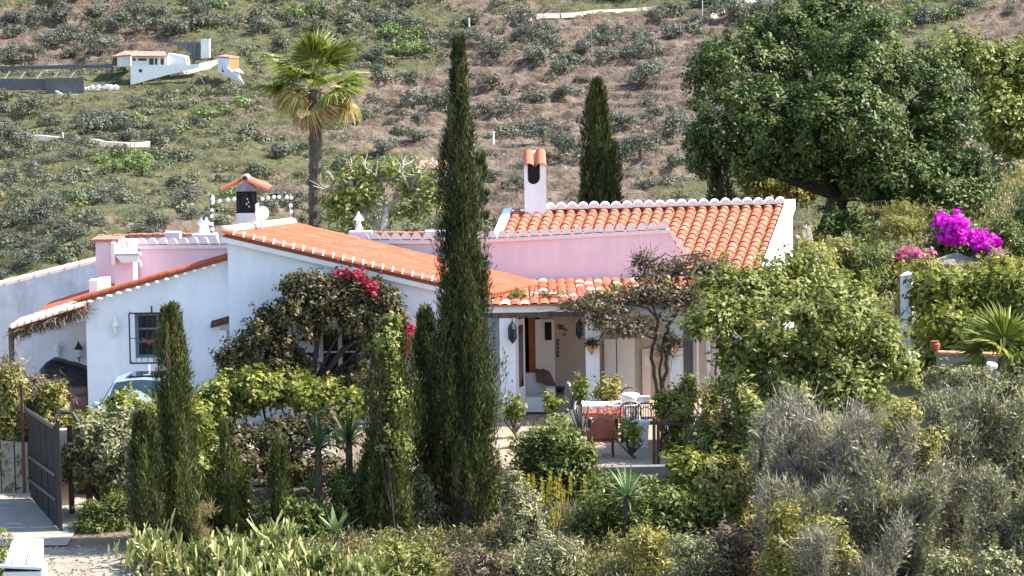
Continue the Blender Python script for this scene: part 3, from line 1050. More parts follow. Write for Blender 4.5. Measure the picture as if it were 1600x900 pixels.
# shuttered window left of the pier
sh = MB()
q0, q1 = P(752, 498, YF + .05), P(779, 588, YF + .05)
for k in range(2):
    x0 = q0.x + (q1.x - q0.x) * k * .52
    x1 = x0 + (q1.x - q0.x) * .46
    sh = MB()
    sh.box(x0, x0 + .05, YF, YF + .05, q1.z, q0.z); sh.box(x1 - .05, x1, YF, YF + .05, q1.z, q0.z)
    sh.box(x0 + .05, x1 - .05, YF, YF + .05, q1.z, q1.z + .06); sh.box(x0 + .05, x1 - .05, YF, YF + .05, q0.z - .06, q0.z)
    s_ = wallpart(sh, 'shutter', 'shutter')
    for j in range(14):
        z = q1.z + .07 + (q0.z - q1.z - .14) * j / 14
        sl = MB()
        sl.prism([(x0 + .051, YF + .01, z), (x1 - .051, YF + .01, z), (x1 - .051, YF + .035, z + .07), (x0 + .051, YF + .035, z + .07)], (0, .008, 0))
        sl.build('slat', M['shutter'], s_)
# back wall of the porch with the open door
bz = P(850, 478, YBk).z + .15
dx0, dx1 = P(816, 600, YBk).x, P(826, 600, YBk).x
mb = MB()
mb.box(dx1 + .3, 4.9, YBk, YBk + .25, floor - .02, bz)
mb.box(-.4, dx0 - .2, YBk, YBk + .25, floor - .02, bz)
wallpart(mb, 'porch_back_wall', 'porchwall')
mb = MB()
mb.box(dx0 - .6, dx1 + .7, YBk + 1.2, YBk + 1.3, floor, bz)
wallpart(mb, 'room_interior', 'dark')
mb = MB()
mb.box(dx1 + .02, dx1 + .19, YBk - .05, YBk - .012, floor + .1, bz - .2)
wallpart(mb, 'door_curtain', 'orange')
# doors
def door(px0, px1, pyt, Y, m, name='door'):
    a, b = P(px0, pyt, Y), P(px1, pyt, Y)
    mb = MB()
    mb.box(a.x, b.x, Y - .06, Y - .012, floor, a.z)
    o = wallpart(mb, name, m)
    return o, a, b
dr, a, b = door(836, 866, 499, YBk, 'whitepaint')
mb = MB()
g0, g1 = P(851, 503, YBk), P(862, 531, YBk)
mb.box(g0.x, g1.x, YBk - .075, YBk - .061, g1.z, g0.z)
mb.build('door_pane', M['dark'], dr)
mb = MB()
h = P(838, 585, YBk)
mb.box(h.x, h.x + .05, YBk - .10, YBk - .061, h.z, h.z + .16)
mb.build('door_handle', M['iron'], dr)
# half open glazed door
gd0, gd1 = P(806, 500, YF + .5), P(819, 500, YF + 1.0)
mb = MB()
v = Vector((gd1.x - gd0.x, .5, 0))
zt, zb_ = gd0.z, floor + .02
def dpan(x0, x1, z0, z1, th=.04, off=0):
    a = Vector((gd0.x, YF + .5 + off, 0)) + v * x0
    b = Vector((gd0.x, YF + .5 + off, 0)) + v * x1
    mb.prism([(a.x, a.y, z0), (b.x, b.y, z0), (b.x, b.y, z1), (a.x, a.y, z1)], (.01, th, 0))
dpan(0, .2, zb_, zt); dpan(.8, 1, zb_, zt); dpan(.2, .8, zb_, zb_ + .7); dpan(.2, .8, zt - .15, zt)
for k in range(1, 3):
    z = zb_ + .7 + (zt - .15 - zb_ - .7) * k / 3
    dpan(.2, .8, z - .025, z + .025)
gdo = wallpart(mb, 'glazed_door', 'whitepaint')
mb = MB()
dpan(.2, .8, zb_ + .7, zt - .15, .008, .016)
mb.build('pane', M['glass'], gdo)
# grey-white cupboards further right along the back wall
for px0, px1, pyt, m in ((944, 962, 530, 'cloth'), (964, 991, 527, 'whitepaint'), (1003, 1016, 545, 'pinkcloth')):
    o, a, b = door(px0, px1, pyt, YBk, m, 'panel_door')
    mb = MB()
    mb.box(a.x + .06, b.x - .06, YBk - .068, YBk - .061, .9, a.z - .12)
    mb.build('door_pane', M['cloth'], o)
zf0 = P(800, 488, YF).z
# pillars
def pillar(px0, px1, pyt, flare):
    a, b = P(px0, pyt, YF), P(px1, pyt, YF)
    zt = a.z
    mb = MB()
    n = 6
    pr = [(a.x, YF, floor), (b.x, YF, floor), (b.x, YF, zt - .75)]
    for k in range(1, n + 1):
        t = k / n
        pr.append((b.x + flare * t ** 1.6, YF, zt - .75 + .75 * t))
    pr.append((a.x, YF, zt))
    mb.prism(pr, (0, .34, 0))
    return wallpart(mb, 'pillar', 'white')
pillar(914.5, 936, 487, .22)
pillar(1046, 1066, 487, .05)
pillar(1132, 1150, 490, .05)
for px0, px1, m, nm in ((1068, 1083, 'steel', 'porch_curtain'), (1088, 1091.5, 'bright', 'awning_pole'), (1096, 1104, 'pinkcloth', 'porch_curtain'), (1106, 1109, 'bright', 'awning_pole'), (1110, 1121, 'pinkcloth', 'porch_curtain')):
    a, b = P(px0, 545, YF + .1), P(px1, 545, YF + .1)
    mb = MB()
    if nm == 'awning_pole':
        mb.tube([((a.x + b.x) / 2, YF + .1, floor), ((a.x + b.x) / 2, YF + .1, zf0)], (b.x - a.x) / 2, 8)
    else:
        n = 8
        for k in range(n):
            xa_, xb_ = a.x + (b.x - a.x) * k / n, a.x + (b.x - a.x) * (k + 1) / n
            ya_, yb_ = YF + .14 + .03 * (k % 2), YF + .14 + .03 * ((k + 1) % 2)
            mb.face((xa_, ya_, floor + .05), (xb_, yb_, floor + .05), (xb_, yb_, zf0), (xa_, ya_, zf0))
    wallpart(mb, nm, m)
# fascia, beam, porch roof
fa, fb = P(756, 487, YF - .05), P(1160, 487, YF - .05)
zf0, zf1 = P(800, 488, YF).z, P(800, 478.5, YF).z
mb = MB()
mb.box(fa.x, fb.x, YF - .06, YF + .36, zf0, zf1)
wallpart(mb, 'porch_fascia', 'white')
# arched band between the pillars on the right
mb = MB()
xa, xb = P(936, 500, YF).x + .25, P(1046, 500, YF).x
n = 12
pts = [(xa, YF + .05, zf0 - .002), (xb, YF + .05, zf0 - .002)] + [(xb - (xb - xa) * k / n, YF + .05, zf0 - .42 + .32 * math.sin(math.pi * k / n)) for k in range(n + 1)]
mb.prism(pts, (0, .25, 0))
wallpart(mb, 'porch_arch', 'white')
mb = MB()
b0 = P(757, 497, YF)
mb.box(fa.x, P(912, 490, YF).x, YF - .02, YF + .16, b0.z, zf0 - .004)
wallpart(mb, 'porch_beam', 'timber')
mb = MB()
mb.prism([(fa.x - .05, YF - .16, zf1 + .004), (fb.x, YF - .16, zf1 + .004), (fb.x, YF - .16, zf1 + .05), (fa.x - .05, YF - .16, zf1 + .05)], (0, YP - YF + .1, .16))
pr_ = wallpart(mb, 'porch_roof', 'tile')
T5 = tile_mesh('porch_tile', .46, .118, .108, 6, M['tileflat'], .012, False, .4)
T6 = tile_mesh('pale_porch_tile', .46, .118, .108, 6, M['tilepink'], .012, False, .4)
for k in range(26):
    x = fa.x + .05 + k * .235
    for j in range(12):
        yb = YF + .27 + j * .40
        put('roof_tile', T6 if rr.random() < .12 else T5, pr_, frame(X3, Vector((0, -1, -.06)).normalized(), Vector((0, -.06, 1)).normalized(), Vector((x + rr.uniform(-.02, .02), yb, zf1 + .06 + .014 * j + rr.uniform(0, .02)))))
# ceiling so that the porch is shaded
# decorations on the back wall: leaf plaque and hanging strip
mb = MB()
for px, py, w, h in ((876, 509, 12, 2.2), (877, 513, 15, 2.2), (884, 516, 7, 2), (882, 523, 5, 2.4)):
    c = P(px, py, YBk - .02)
    s = 1 / S(YBk)
    mb.prism([(c.x - w * .5 * s, YBk - .022, c.z), (c.x - w * .2 * s, YBk - .022, c.z + h * s), (c.x + w * .5 * s, YBk - .022, c.z + h * .4 * s), (c.x + w * .2 * s, YBk - .022, c.z - h * s)], (0, .015, 0))
wp = mb.build('wall_plaque', M['timber'], loc=(P(878, 512, YBk).x, YBk, P(878, 512, YBk).z))
tag(wp, 'dark leaf shaped plaque on the porch back wall', 'plaque')
mb = MB()
for k in range(5):
    c = P(871.5, 532 + k * 6, YBk - .02)
    mb.box(c.x - .035, c.x + .035, YBk - .03, YBk - .012, c.z - .035, c.z + .04)
wp = mb.build('hanging_strip', M['brownfab'], loc=(P(871, 545, YBk).x, YBk, P(871, 545, YBk).z))
tag(wp, 'narrow strip of brown tags hanging beside the white door', 'wall hanging')

# ---------------------------------------------------------------- boundary wall on the far left
bw = thing('boundary_wall', (-14, 76.8, 0), 'long stained white wall rising behind the carport', 'wall')
b0, b1 = P(-60, 462, 76.8), P(152, 409, 76.8)
mb = MB()
mb.prism([(b0.x, 76.8, -.5), (b1.x, 76.8, -.5), tuple(b1), tuple(b0)], (0, .3, 0))
mb.build('wall_face', M['stain'], bw)
TB = tile_mesh('coping_tile', .46, .16, .15, 6, M['tilepink'])
d = (b1 - b0)
for k in range(9):
    p = b0 + d * (k + 1) / 9
    dn = -d.normalized(); zz = (Z3 - dn * dn.z).normalized()
    put('coping_tile', TB, bw, frame(dn.cross(zz), dn, zz, p + Vector((0, .15, -.02))))
TB2 = TB
# ---------------------------------------------------------------- things on and around the house
def T(name, px, py, Y, label, cat, group=None, base=None):
    p = at(px, py, Y)
    if base is not None: p.z = base
    return thing(name, p, label, cat, group), p
# wall lanterns
def wall_lantern(px, py, Y, s, label, m='bright'):
    t, p = T('wall_lantern', px, py, Y, label, 'lamp', 'wall lanterns')
    mb = MB()
    c = (p.x, Y - .14, p.z)
    mb.lathe(c, [(.10 * s, 0), (.02 * s, .15 * s), (.012 * s, .19 * s)], 6)
    mb.build('lamp_shade', M[m], t)
    mb = MB()
    mb.lathe((p.x, Y - .14, p.z - .17 * s), [(.045 * s, 0), (.07 * s, .168 * s)], 6)
    mb.build('lamp_glass', M['plastic'], t)
    mb = MB()
    mb.lathe((p.x, Y - .14, p.z - .21 * s), [(.02 * s, 0), (.05 * s, .035 * s)], 6)
    mb.tube([(p.x, Y - .14, p.z - .2 * s), (p.x, Y - .08, p.z - .28 * s), (p.x, Y - .005, p.z - .1 * s)], .014, 5)
    mb.build('bracket', M[m], t)
wall_lantern(181, 508, YL, 1.15, 'white lantern on the low wing wall beside the barred window')
wall_lantern(924.5, 503, YF, .9, 'small white lantern on the front pillar of the porch')
wall_lantern(92, 545, 73.4, 1.0, 'pale bluish lantern on the carport wall', 'plastic')
wall_lantern(124, 545, 73.4, 1.15, 'dark lantern in the carport corner next to the low wing', 'iron')
# hanging lanterns
def hanging_lantern(px, py, Y, s, label):
    t, p = T('hanging_lantern', px, py, Y, label, 'lantern')
    mb = MB()
    mb.lathe((p.x, p.y, p.z - .36 * s), [(.01, 0), (.10 * s, .12 * s), (.115 * s, .14 * s)], 8)
    mb.lathe((p.x, p.y, p.z), [(.115 * s, 0), (.08 * s, .10 * s), (.03 * s, .15 * s), (.012, .22 * s)], 8)
    for k in range(4):
        a = math.pi / 2 * k + .4
        mb.tube([(p.x + .1 * s * math.cos(a), p.y + .1 * s * math.sin(a), p.z - .22 * s), (p.x + .1 * s * math.cos(a), p.y + .1 * s * math.sin(a), p.z + .01)], .012, 4)
    mb.build('lantern_frame', M['iron'], t)
    mb = MB()
    mb.lathe((p.x, p.y, p.z - .215 * s), [(.09 * s, 0), (.09 * s, .21 * s)], 8)
    mb.build('lantern_glass', M['carglass'], t)
    mb = MB()
    mb.tube([(p.x, p.y, p.z + .2 * s), (p.x, p.y, zf0 - .1)], .008, 4)
    mb.build('chain', M['iron'], t)
hanging_lantern(800.5, 514, YF - .16, 1.0, 'black hanging lantern in front of the porch pier')
hanging_lantern(905.5, 510, YF + .5, .9, 'dark hanging lantern inside the porch just left of the front pillar')
# heart shaped wall pots with plants
def wall_pot(px, py, Y, label, seed):
    t, p = T('wall_pot', px, py, Y, label, 'flowerpot', 'terracotta pots hung on the porch pillars')
    mb = MB()
    mb.lathe((p.x, Y - .12, p.z - .30), [(.008, 0), (.07, .10), (.125, .22), (.125, .25)], 10)
    mb.build('pot', M['terracotta'], t)
    rg = np.random.default_rng(seed)
    n = 160
    P0 = np.array([p.x, Y - .13, p.z]) + rg.normal(0, 1, (n, 3)) * [.08, .05, .04]
    q = leafq(P0, rdirs(rg, n) + [0, -.3, .2], rdirs(rg, n), rg.uniform(.08, .16, n), rg.uniform(.03, .06, n))
    nobj('foliage', qmesh('foliage', q, rg.uniform(0, .8, n), M['lvine'], worldpos(t)), t)
wall_pot(924, 535, YF, 'terracotta wall pot with dark plant on the pillar under the white lantern', 1)
wall_pot(1054, 535, YF, 'terracotta wall pot with dark plant on the second pillar beside the light green tree', 2)
# trailing plant stem from the first pot is part of the pergola vine
# satellite dish beside the chimney
t, p = T('satellite_dish', 410, 333, 71.7, 'round white satellite dish in front of the left chimney', 'satellite dish')
mb = MB()
n = 18
for k in range(n):
    a0, a1 = 2 * math.pi * k / n, 2 * math.pi * (k + 1) / n
    for r0, r1 in ((0, .09), (.09, .165)):
        f = lambda r, a: (p.x + r * math.cos(a), p.y - .9 * r * r + r * (.3 * math.cos(a) + .5 * math.sin(a)), p.z + r * math.sin(a) * 1.02)
        mb.face(f(r0, a0), f(r1, a0), f(r1, a1), f(r0, a1))
        g = lambda r, a: (p.x + r * math.cos(a), p.y - .9 * r * r + .015 + r * (.3 * math.cos(a) + .5 * math.sin(a)), p.z + r * math.sin(a) * 1.02)
        mb.face(g(r0, a0), g(r0, a1), g(r1, a1), g(r1, a0))
mb.build('dish', M['plastic'], t, merge=True)
mb = MB()
mb.tube([(p.x, p.y + .03, p.z), (p.x - .03, p.y + .08, p.z - .2), (p.x - .03, p.y + .08, 4.35)], .03, 6)
mb.build('mast', M['plastic'], t)
mb = MB()
mb.tube([(p.x, p.y - .02, p.z - .15), (p.x, p.y - .2, p.z - .05)], .012, 5)
mb.build('feed_arm', M['steel'], t)
# string lights on a frame
t = thing('string_light', (at(330, 368, 75.7).x, 75.7, 3.05), 'string of round white bulbs along black posts behind the left chimney', 'string lights')
YS = 75.7
a0, a1 = at(329, 308, YS), at(458, 306, YS)
mb = MB()
mb.tube([(a0.x, YS, 3.05), (a0.x, YS, a0.z + .06)], .025, 6)
mb.tube([(a1.x, YS, 3.05), (a1.x, YS, a1.z + .06)], .022, 6)
mb.build('post', M['iron'], t)
mb = MB()
sag = lambda u: a0.lerp(a1, u) + Vector((0, 0, -.09 * 4 * u * (1 - u) * .5))
mb.tube([sag(k / 14) for k in range(15)], .008, 4)
mb.build('cable', M['iron'], t)
bm_ = MB(); bm_.ball((0, 0, 0), .05, 9, 6)
bulb = bm_.mesh('bulb', M['bulb'], smooth=True)
for px, py in ((332, 317), (331, 328), (331, 338), (331, 350), (332, 358), (343, 314), (356, 312), (366, 311), (410, 311), (419, 309), (428, 308), (436, 308), (448, 308), (455, 309), (454, 321), (455, 331), (455, 344)):
    q = at(px, py, YS - .03)
    put('bulb', bulb, t, Matrix.Translation(q))
mb = MB(); q = at(332, 309, YS - .02); mb.lathe((q.x, q.y, q.z - .08), [(.05, 0), (.06, .06), (.02, .16)], 8)
mb.build('end_cap', M['plastic'], t)
# white finials
def finial(px, pyt, pyb, Y, m, label, grp):
    p, q = at(px, pyt, Y), at(px, pyb, Y)
    h = p.z - q.z
    t = thing('chimney_cowl', (p.x, Y, q.z), label, 'chimney cowl', grp)
    mb = MB()
    w = h * .22
    mb.lathe((p.x, Y, q.z), [(w, 0), (w * .85, h * .12), (w * .5, h * .4), (w * .62, h * .56)], 10)
    mb.build('pedestal', M[m], t)
    mb = MB()
    mb.lathe((p.x, Y, q.z + h * .56), [(w * 1.15, 0), (w * 1.1, h * .05), (w * .5, h * .25), (w * .06, h * .44)], 10)
    mb.build('cone_cap', M[m], t)
finial(314.5, 339, 366, 75.7, 'bright', 'white chess piece shaped cowl, left one of the pair behind the scalloped wall', 'white cowls on the terrace wall')
finial(322, 339, 366, 75.9, 'bright', 'white chess piece shaped cowl nearest the black string light post', 'white cowls on the terrace wall')
finial(560, 330, 363, 76.6, 'cloth', 'single cream pointed cowl between the palm and the tall cypress', 'white cowls on the terrace wall')

# ---- car
def car():
    p = at(226, 690, 66.2)
    t = thing('parked_car', (p.x, 66.6, 0), 'silver blue car parked in front of the barred window', 'car')
    L, Wd = 4.1, 1.84
    yaw = R(-5)
    ca_, sa_ = math.cos(yaw), math.sin(yaw)
    cx, cy = p.x, 66.6
    def w(x, y, z):                       # x across, y from the nose backwards
        y2 = y - L * .5
        return (cx + x * ca_ - y2 * sa_, cy + x * sa_ + y2 * ca_, z)
    h = Wd / 2
    # stations along the length: y, half width low, half width high, z low, z belt, z roof, half width roof
    st = [(0, .70, .66, .30, .62, .62, .60), (.12, .84, .80, .24, .72, .74, .70), (.7, .91, .88, .2, .86, .90, .76), (1.0, .92, .90, .2, .92, .98, .74), (1.75, .92, .90, .2, .96, 1.50, .66), (2.2, .92, .90, .2, .96, 1.57, .68), (3.3, .92, .90, .2, .98, 1.54, .66), (3.85, .92, .88, .22, 1.0, 1.30, .62), (4.05, .88, .82, .3, .98, 1.02, .70), (4.1, .80, .76, .34, .9, .92, .68)]
    mb = MB()
    rows = [[w(-a, y, zl), w(-b, y, zb), w(-c, y, zr), w(0, y, zr + .045), w(c, y, zr), w(b, y, zb), w(a, y, zl)] for y, a, b, zl, zb, zr, c in st]
    for r0, r1 in zip(rows[:-1], rows[1:]):
        for k in range(6):
            mb.face(r0[k], r1[k], r1[k + 1], r0[k + 1])
        mb.face(r0[6], r1[6], r1[0], r0[0])
    mb.face(*rows[0]); mb.face(*rows[-1][::-1])
    mb.build('body', M['carpaint'], t, merge=True)
    g = MB()
    def lift(pts, d): return [w(x * (1 + d * .2), y - d * .5, z + d) for x, y, z in pts]
    g.prism(lift([(-.70, 1.08, 1.02), (.70, 1.08, 1.02), (.61, 1.68, 1.475), (.3, 1.70, 1.52), (0, 1.71, 1.535), (-.3, 1.70, 1.52), (-.61, 1.68, 1.475)], .02), (0, .02, -.004))
    g.build('windscreen', M['carglass'], t)
    g = MB()
    g.prism(lift([(-.42, 2.0, 1.575), (.42, 2.0, 1.575), (.42, 2.9, 1.585), (-.42, 2.9, 1.585)], .03), (0, 0, -.01))
    g.build('sunroof', M['carglass'], t)
    for s in (-1, 1):
        g = MB()
        g.prism([w(s * .905, 1.25, 1.0), w(s * .905, 3.5, 1.02), w(s * .71, 3.2, 1.46), w(s * .71, 1.9, 1.46)], (s * .012, 0, .004))
        g.build('side_window', M['carglass'], t)
        g = MB(); q = w(s * 1.02, 1.35, 1.02)
        g.ball(q, .11, 8, 6, (1, .6, .75))
        g.build('wing_mirror', M['carpaint'], t)
        g = MB(); q = w(s * .62, .08, .66)
        g.ball(q, .12, 8, 6, (1.4, .8, .7))
        g.build('headlight', M['plastic'], t)
    for y in (.75, 3.35):
        for s in (-1, 1):
            g = MB()
            c0, c1 = Vector(w(s * .72, y, .31)), Vector(w(s * .94, y, .31))
            g.tube([c0, c1], .31, 16)
            wh = g.build('wheel', M['rubber'], t)
            g = MB(); g.tube([c1 + (c1 - c0) * .01, c1 + (c1 - c0) * .06], .19, 12)
            g.build('rim', M['steel'], wh)
    g = MB(); q = w(-.15, 3.2, 1.60); g.tube([q, (q[0], q[1] + .05, q[2] + .12)], .02, 5)
    g.build('aerial', M['plastic'], t)
car()
# ---- covered vehicle under the carport
t, p = T('covered_vehicle', 105, 640, 71.6, 'black cover draped over a vehicle under the carport', 'covered vehicle', base=0)
mb = MB()
mm = [(-.62, 1.25), (-.45, 1.42), (-.30, 1.50), (-.1, 1.46), (.05, 1.40), (.25, 1.36), (.6, 1.22), (.95, 1.05), (1.3, .92)]
rows = []
for i, (x, z) in enumerate(mm):
    wd = .55 if i not in (0, len(mm) - 1) else .35
    row = []
    for k in range(13):
        a = math.pi * k / 12
        row.append((p.x + x * 1.0, 71.6 - wd * math.cos(a) * (1.15 - .25 * math.sin(a)), max(.0, z * min(1, math.sin(a) * 1.35) ** .5) + .0))
    rows.append(row)
for r0, r1 in zip(rows[:-1], rows[1:]):
    for k in range(12): mb.face(r0[k], r1[k], r1[k + 1], r0[k + 1])
mb.face(*rows[0]); mb.face(*rows[-1])
mb.build('cover', M['blackcover'], t, merge=True, smooth=True)
mb = MB(); mb.tube([(p.x - .35, 70.98, .3), (p.x - .35, 71.1, .3)], .3, 14); mb.build('wheel', M['rubber'], t)
t, p = T('barrel', 127, 640, 70.6, 'dark brown barrel standing at the carport corner', 'barrel', base=0)
mb = MB(); mb.lathe((p.x, 70.6, 0), [(.24, 0), (.31, .25), (.33, .45), (.31, .65), (.25, .88)], 14)
mb.build('barrel_body', M['brownfab'], t, smooth=False)
mb = MB()
for z in (.16, .7): mb.lathe((p.x, 70.6, z), [(.318, 0), (.318, .05)], 14)
mb.build('hoop', M['rust'], t)

# ---- gate and fence
def gate():
    Y0, Y1 = 58.1, 61.0
    a, b = at(94, 820, Y0), at(50, 778, Y1)
    zt0, zt1 = at(92, 668, Y0).z, at(50, 650, Y1).z
    za, zb_ = float(gz(a.x, Y0)) + .06, float(gz(b.x, Y1)) + .06
    t = thing('board_gate', (a.x, Y0, za), 'dark iron framed gate of vertical boards standing open at the driveway', 'gate')
    A, B = Vector((a.x, Y0, 0)), Vector((b.x, Y1, 0))
    n = 9
    zt = min(zt0, zt1 + .3)
    for k in range(n):
        u0, u1 = (k + .025) / n, (k + .975) / n
        p0, p1 = A.lerp(B, u0), A.lerp(B, u1)
        l0, l1 = za + (zb_ - za) * u0, za + (zb_ - za) * u1
        mb = MB()
        mb.prism([p0 + Z3 * l0, p1 + Z3 * l1, p1 + Z3 * (zt0 - .01 * (k % 3)), p0 + Z3 * (zt0 - .01 * (k % 3))], (-.03 - .008 * (k % 2), -.01, 0))
        mb.build('board', M['gatewood'], t)
    mb = MB()
    for z in (zt0, .60, -.02 + za + .62):
        q0, q1 = A + Z3 * (z if z == zt0 else z), B + Z3 * (z)
        mb.prism([q0 + Vector((-.034, 0, -.035)), q1 + Vector((-.034, 0, -.035)), q1 + Vector((-.034, 0, .035)), q0 + Vector((-.034, 0, .035))], (-.05, -.02, 0))
    mb.build('rail', M['iron'], t)
    mb = MB()
    mb.box(a.x - .03, a.x + .05, Y0 - .06, Y0 - .004, za - .04, zt0 + .12)
    mb.tube([(a.x + .01, Y0 - .03, zt0 + .12), (a.x - .02, Y0 + .05, zt0 + .24), (a.x + .10, Y0 + .1, zt0 + .30), (a.x + .30, Y0 + .1, zt0 + .28), (a.x + .40, Y0 + .1, zt0 + .1)], .045, 6)
    mb.build('gate_frame', M['iron'], t)
gate()
# pale board fence on the far left of the drive
t = thing('board_fence', (at(24, 800, 61.5).x, 61.5, -.8), 'bleached grey board fence left of the open gate', 'fence')
for k in range(4):
    Y = 61.6 + k * .02
    x0, x1 = at(-18 + k * 22, 790, Y).x, at(3 + k * 22, 790, Y).x
    mb = MB()
    zt = at(10, 686, Y).z - .03 * k - (.04 if k == 3 else 0)
    mb.prism([(x0, Y, float(gz(x0, Y)) - .1), (x1 - .012, Y, float(gz(x1, Y)) - .1), (x1 - .012, Y, zt - .03), (x0, Y, zt)], (0, .03, 0))
    mb.build('board', M['greywood'], t)
mb = MB()
mb.box(at(34, 700, 61.5).x, at(38, 700, 61.5).x, 61.48, 61.56, -.8, at(36, 600, 61.5).z)
mb.build('post', M['rust'], t)
# cream wall pier beside the gate and the row of rusty posts
mb = MB()
x0, x1 = at(92, 700, 60.2).x, at(107, 700, 60.2).x
mb.box(x0, x1, 60.2, 60.5, -1.1, at(98, 672, 60.2).z)
o = mb.build('gate_pier', M['cream'], loc=((x0 + x1) / 2, 60.3, -1.0))
tag(o, 'sandy cream pier behind the free end of the gate', 'gate pier')
for k, (px, w, py, Y) in enumerate(((112, 8, 668, 59.4), (140, 10, 690, 59.5))):
    p = at(px, 800, Y)
    t = thing('fence_post', (p.x, Y, float(gz(p.x, Y))), ['dark rusty post beside the cream gate pier', 'thick dark post under the grey green bush'][k], 'post', 'dark posts right of the gate')
    mb = MB()
    hw = w / S(Y) / 2
    zt = at(px, py, Y).z
    mb.box(p.x - hw, p.x + hw, Y, Y + .1, float(gz(p.x, Y)) - .2, zt)
    mb.build('post_shaft', M['rust'], t)
    mb = MB()
    mb.box(p.x - hw - .015, p.x + hw + .015, Y - .015, Y + .115, zt + .002, zt + .05)
    mb.build('post_cap', M['rust'], t)
# ---- white lidded box at the bottom left
def box():
    Y = 47.0
    t = thing('meter_box', (at(32, 900, Y).x, Y, at(32, 940, Y).z), 'white plastic box with a sloping lid at the bottom left corner', 'box')
    x0, x1 = at(3, 880, Y).x, at(66, 880, Y).x
    zt, zm = at(30, 851, Y).z, at(30, 886, Y).z
    zb_ = float(gz((x0 + x1) / 2, Y)) - .1
    mb = MB()
    mb.box(x0 + .02, x1 - .02, Y, Y + .6, zb_, zm - .08)
    mb.build('body', M['plastic'], t)
    mb = MB()
    mb.box(x0 + .04, x1 - .05, Y + .02, Y + .55, zm - .078, zm - .003)
    mb.build('gap', M['rubber'], t)
    mb = MB()
    mb.prism([(x0 + .05, Y - .02, zm + .03), (x1 - .06, Y - .02, zm - .0), (x1 - .10, Y + .28, zt - .04), (x0 + .12, Y + .28, zt)], (.03, .35, .02))
    mb.prism([(x0 - .03, Y - .05, zm - .0), (x1 + .01, Y - .05, zm - .045), (x1 + .01, Y - .05, zm + .0), (x0 - .03, Y - .05, zm + .04)], (0, .5, 0))
    li = mb.build('lid', M['plastic'], t)
    mb = MB()
    for u in (.25, .62):
        xx_ = x0 + (x1 - x0) * u
        mb.prism([(xx_, Y - .0, zm + .06), (xx_ + .03, Y - .0, zm + .058), (xx_ + .045, Y + .2, zt - .12), (xx_ + .02, Y + .2, zt - .12)], (0, -.015, 0.01))
    mb.build('rib', M['plastic'], li)
box()

# ---- porch and patio furniture
def ground_thing(name, px, Y, label, cat, z=.03, group=None):
    p = at(px, 650, Y)
    return thing(name, (p.x, Y, z), label, cat, group), p.x
t, x = ground_thing('armchair', 838, 71.0, 'white armchair with a brown throw inside the porch', 'armchair')
mb = MB(); mb.box(x - .25, x + .27, 70.7, 71.4, .08, .45); mb.build('seat', M['cloth'], t)
for s in (-1, 1):
    mb = MB(); mb.box(x + s * .36 - .11 + (.0), x + s * .36 + .11, 70.65, 71.42, .05, .66); mb.build('armrest', M['cloth'], t)
mb = MB(); mb.box(x - .24, x + .24, 71.42, 71.64, .05, .95); mb.build('backrest', M['cloth'], t)
mb = MB()
for i in range(6):
    pass
mb.prism([(x + .0, 71.2, .98), (x + .2, 71.2, 1.02), (x + .36, 71.2, .95), (x + .50, 71.2, .62), (x + .56, 71.2, .25), (x + .40, 71.2, .22), (x + .34, 71.2, .55), (x + .2, 71.2, .72), (x + .02, 71.2, .76)], (0, .42, .02)); mb.build('throw', M['brownfab'], t)
for s in (-1, 1):
    mb = MB(); mb.box(x + s * .34 - .03, x + s * .34 + .03, 70.7, 70.76, -.0, .05); mb.build('leg', M['timber'], t)
t, x = ground_thing('coffee_table', 872, 71.6, 'low dark coffee table between the armchair and the front pillar', 'table')
mb = MB(); mb.box(x - .32, x + .3, 71.3, 71.9, .42, .47); mb.build('table_top', M['timber'], t)
for sx in (-.28, .24):
    for sy in (71.33, 71.8):
        mb = MB(); mb.box(x + sx, x + sx + .05, sy, sy + .05, 0, .42); mb.build('leg', M['timber'], t)
mb = MB(); mb.lathe((x - .02, 71.6, .47), [(.12, 0), (.22, .10), (.20, .11)], 12)
o = mb.build('dark_bowl', M['iron'], loc=(x - .02, 71.6, .47)); tag(o, 'dark bowl on the low table inside the porch', 'bowl')
# reclining lounger of grey mesh under a white cloth
t, x = ground_thing('sun_lounger', 895, 67.2, 'white reclining garden lounger with grey mesh back facing the table', 'sun lounger')
Yl = 67.2
def LP(px, py, dy=0): return at(px, py, Yl + dy)
mb = MB()
mb.prism([LP(866, 655), LP(900, 638), LP(912, 640), LP(915, 668), LP(880, 672)], (0, .6, 0)); mb.build('seat', M['cloth'], t)
mb = MB()
mb.prism([LP(886, 600), LP(890, 599), LP(903, 628), LP(896, 640), LP(874, 655), LP(868, 655), LP(880, 630)], (0, .5, 0)); mb.build('backrest', M['greymesh'], t)
for dy in (-.02, .52):
    mb = MB()
    mb.tube([LP(889, 599, dy), LP(894, 615, dy), LP(901, 622, dy), LP(896, 640, dy), LP(876, 656, dy)], .022, 6)
    mb.build('lounger_frame', M['whitepaint'], t)
for px, dy in ((872, .0), (872, .5), (910, 0), (910, .5)):
    q = LP(px, 668, dy)
    mb = MB(); mb.tube([(q.x, q.y, .03), (q.x, q.y, q.z + .05)], .02, 6); mb.build('leg', M['whitepaint'], t)
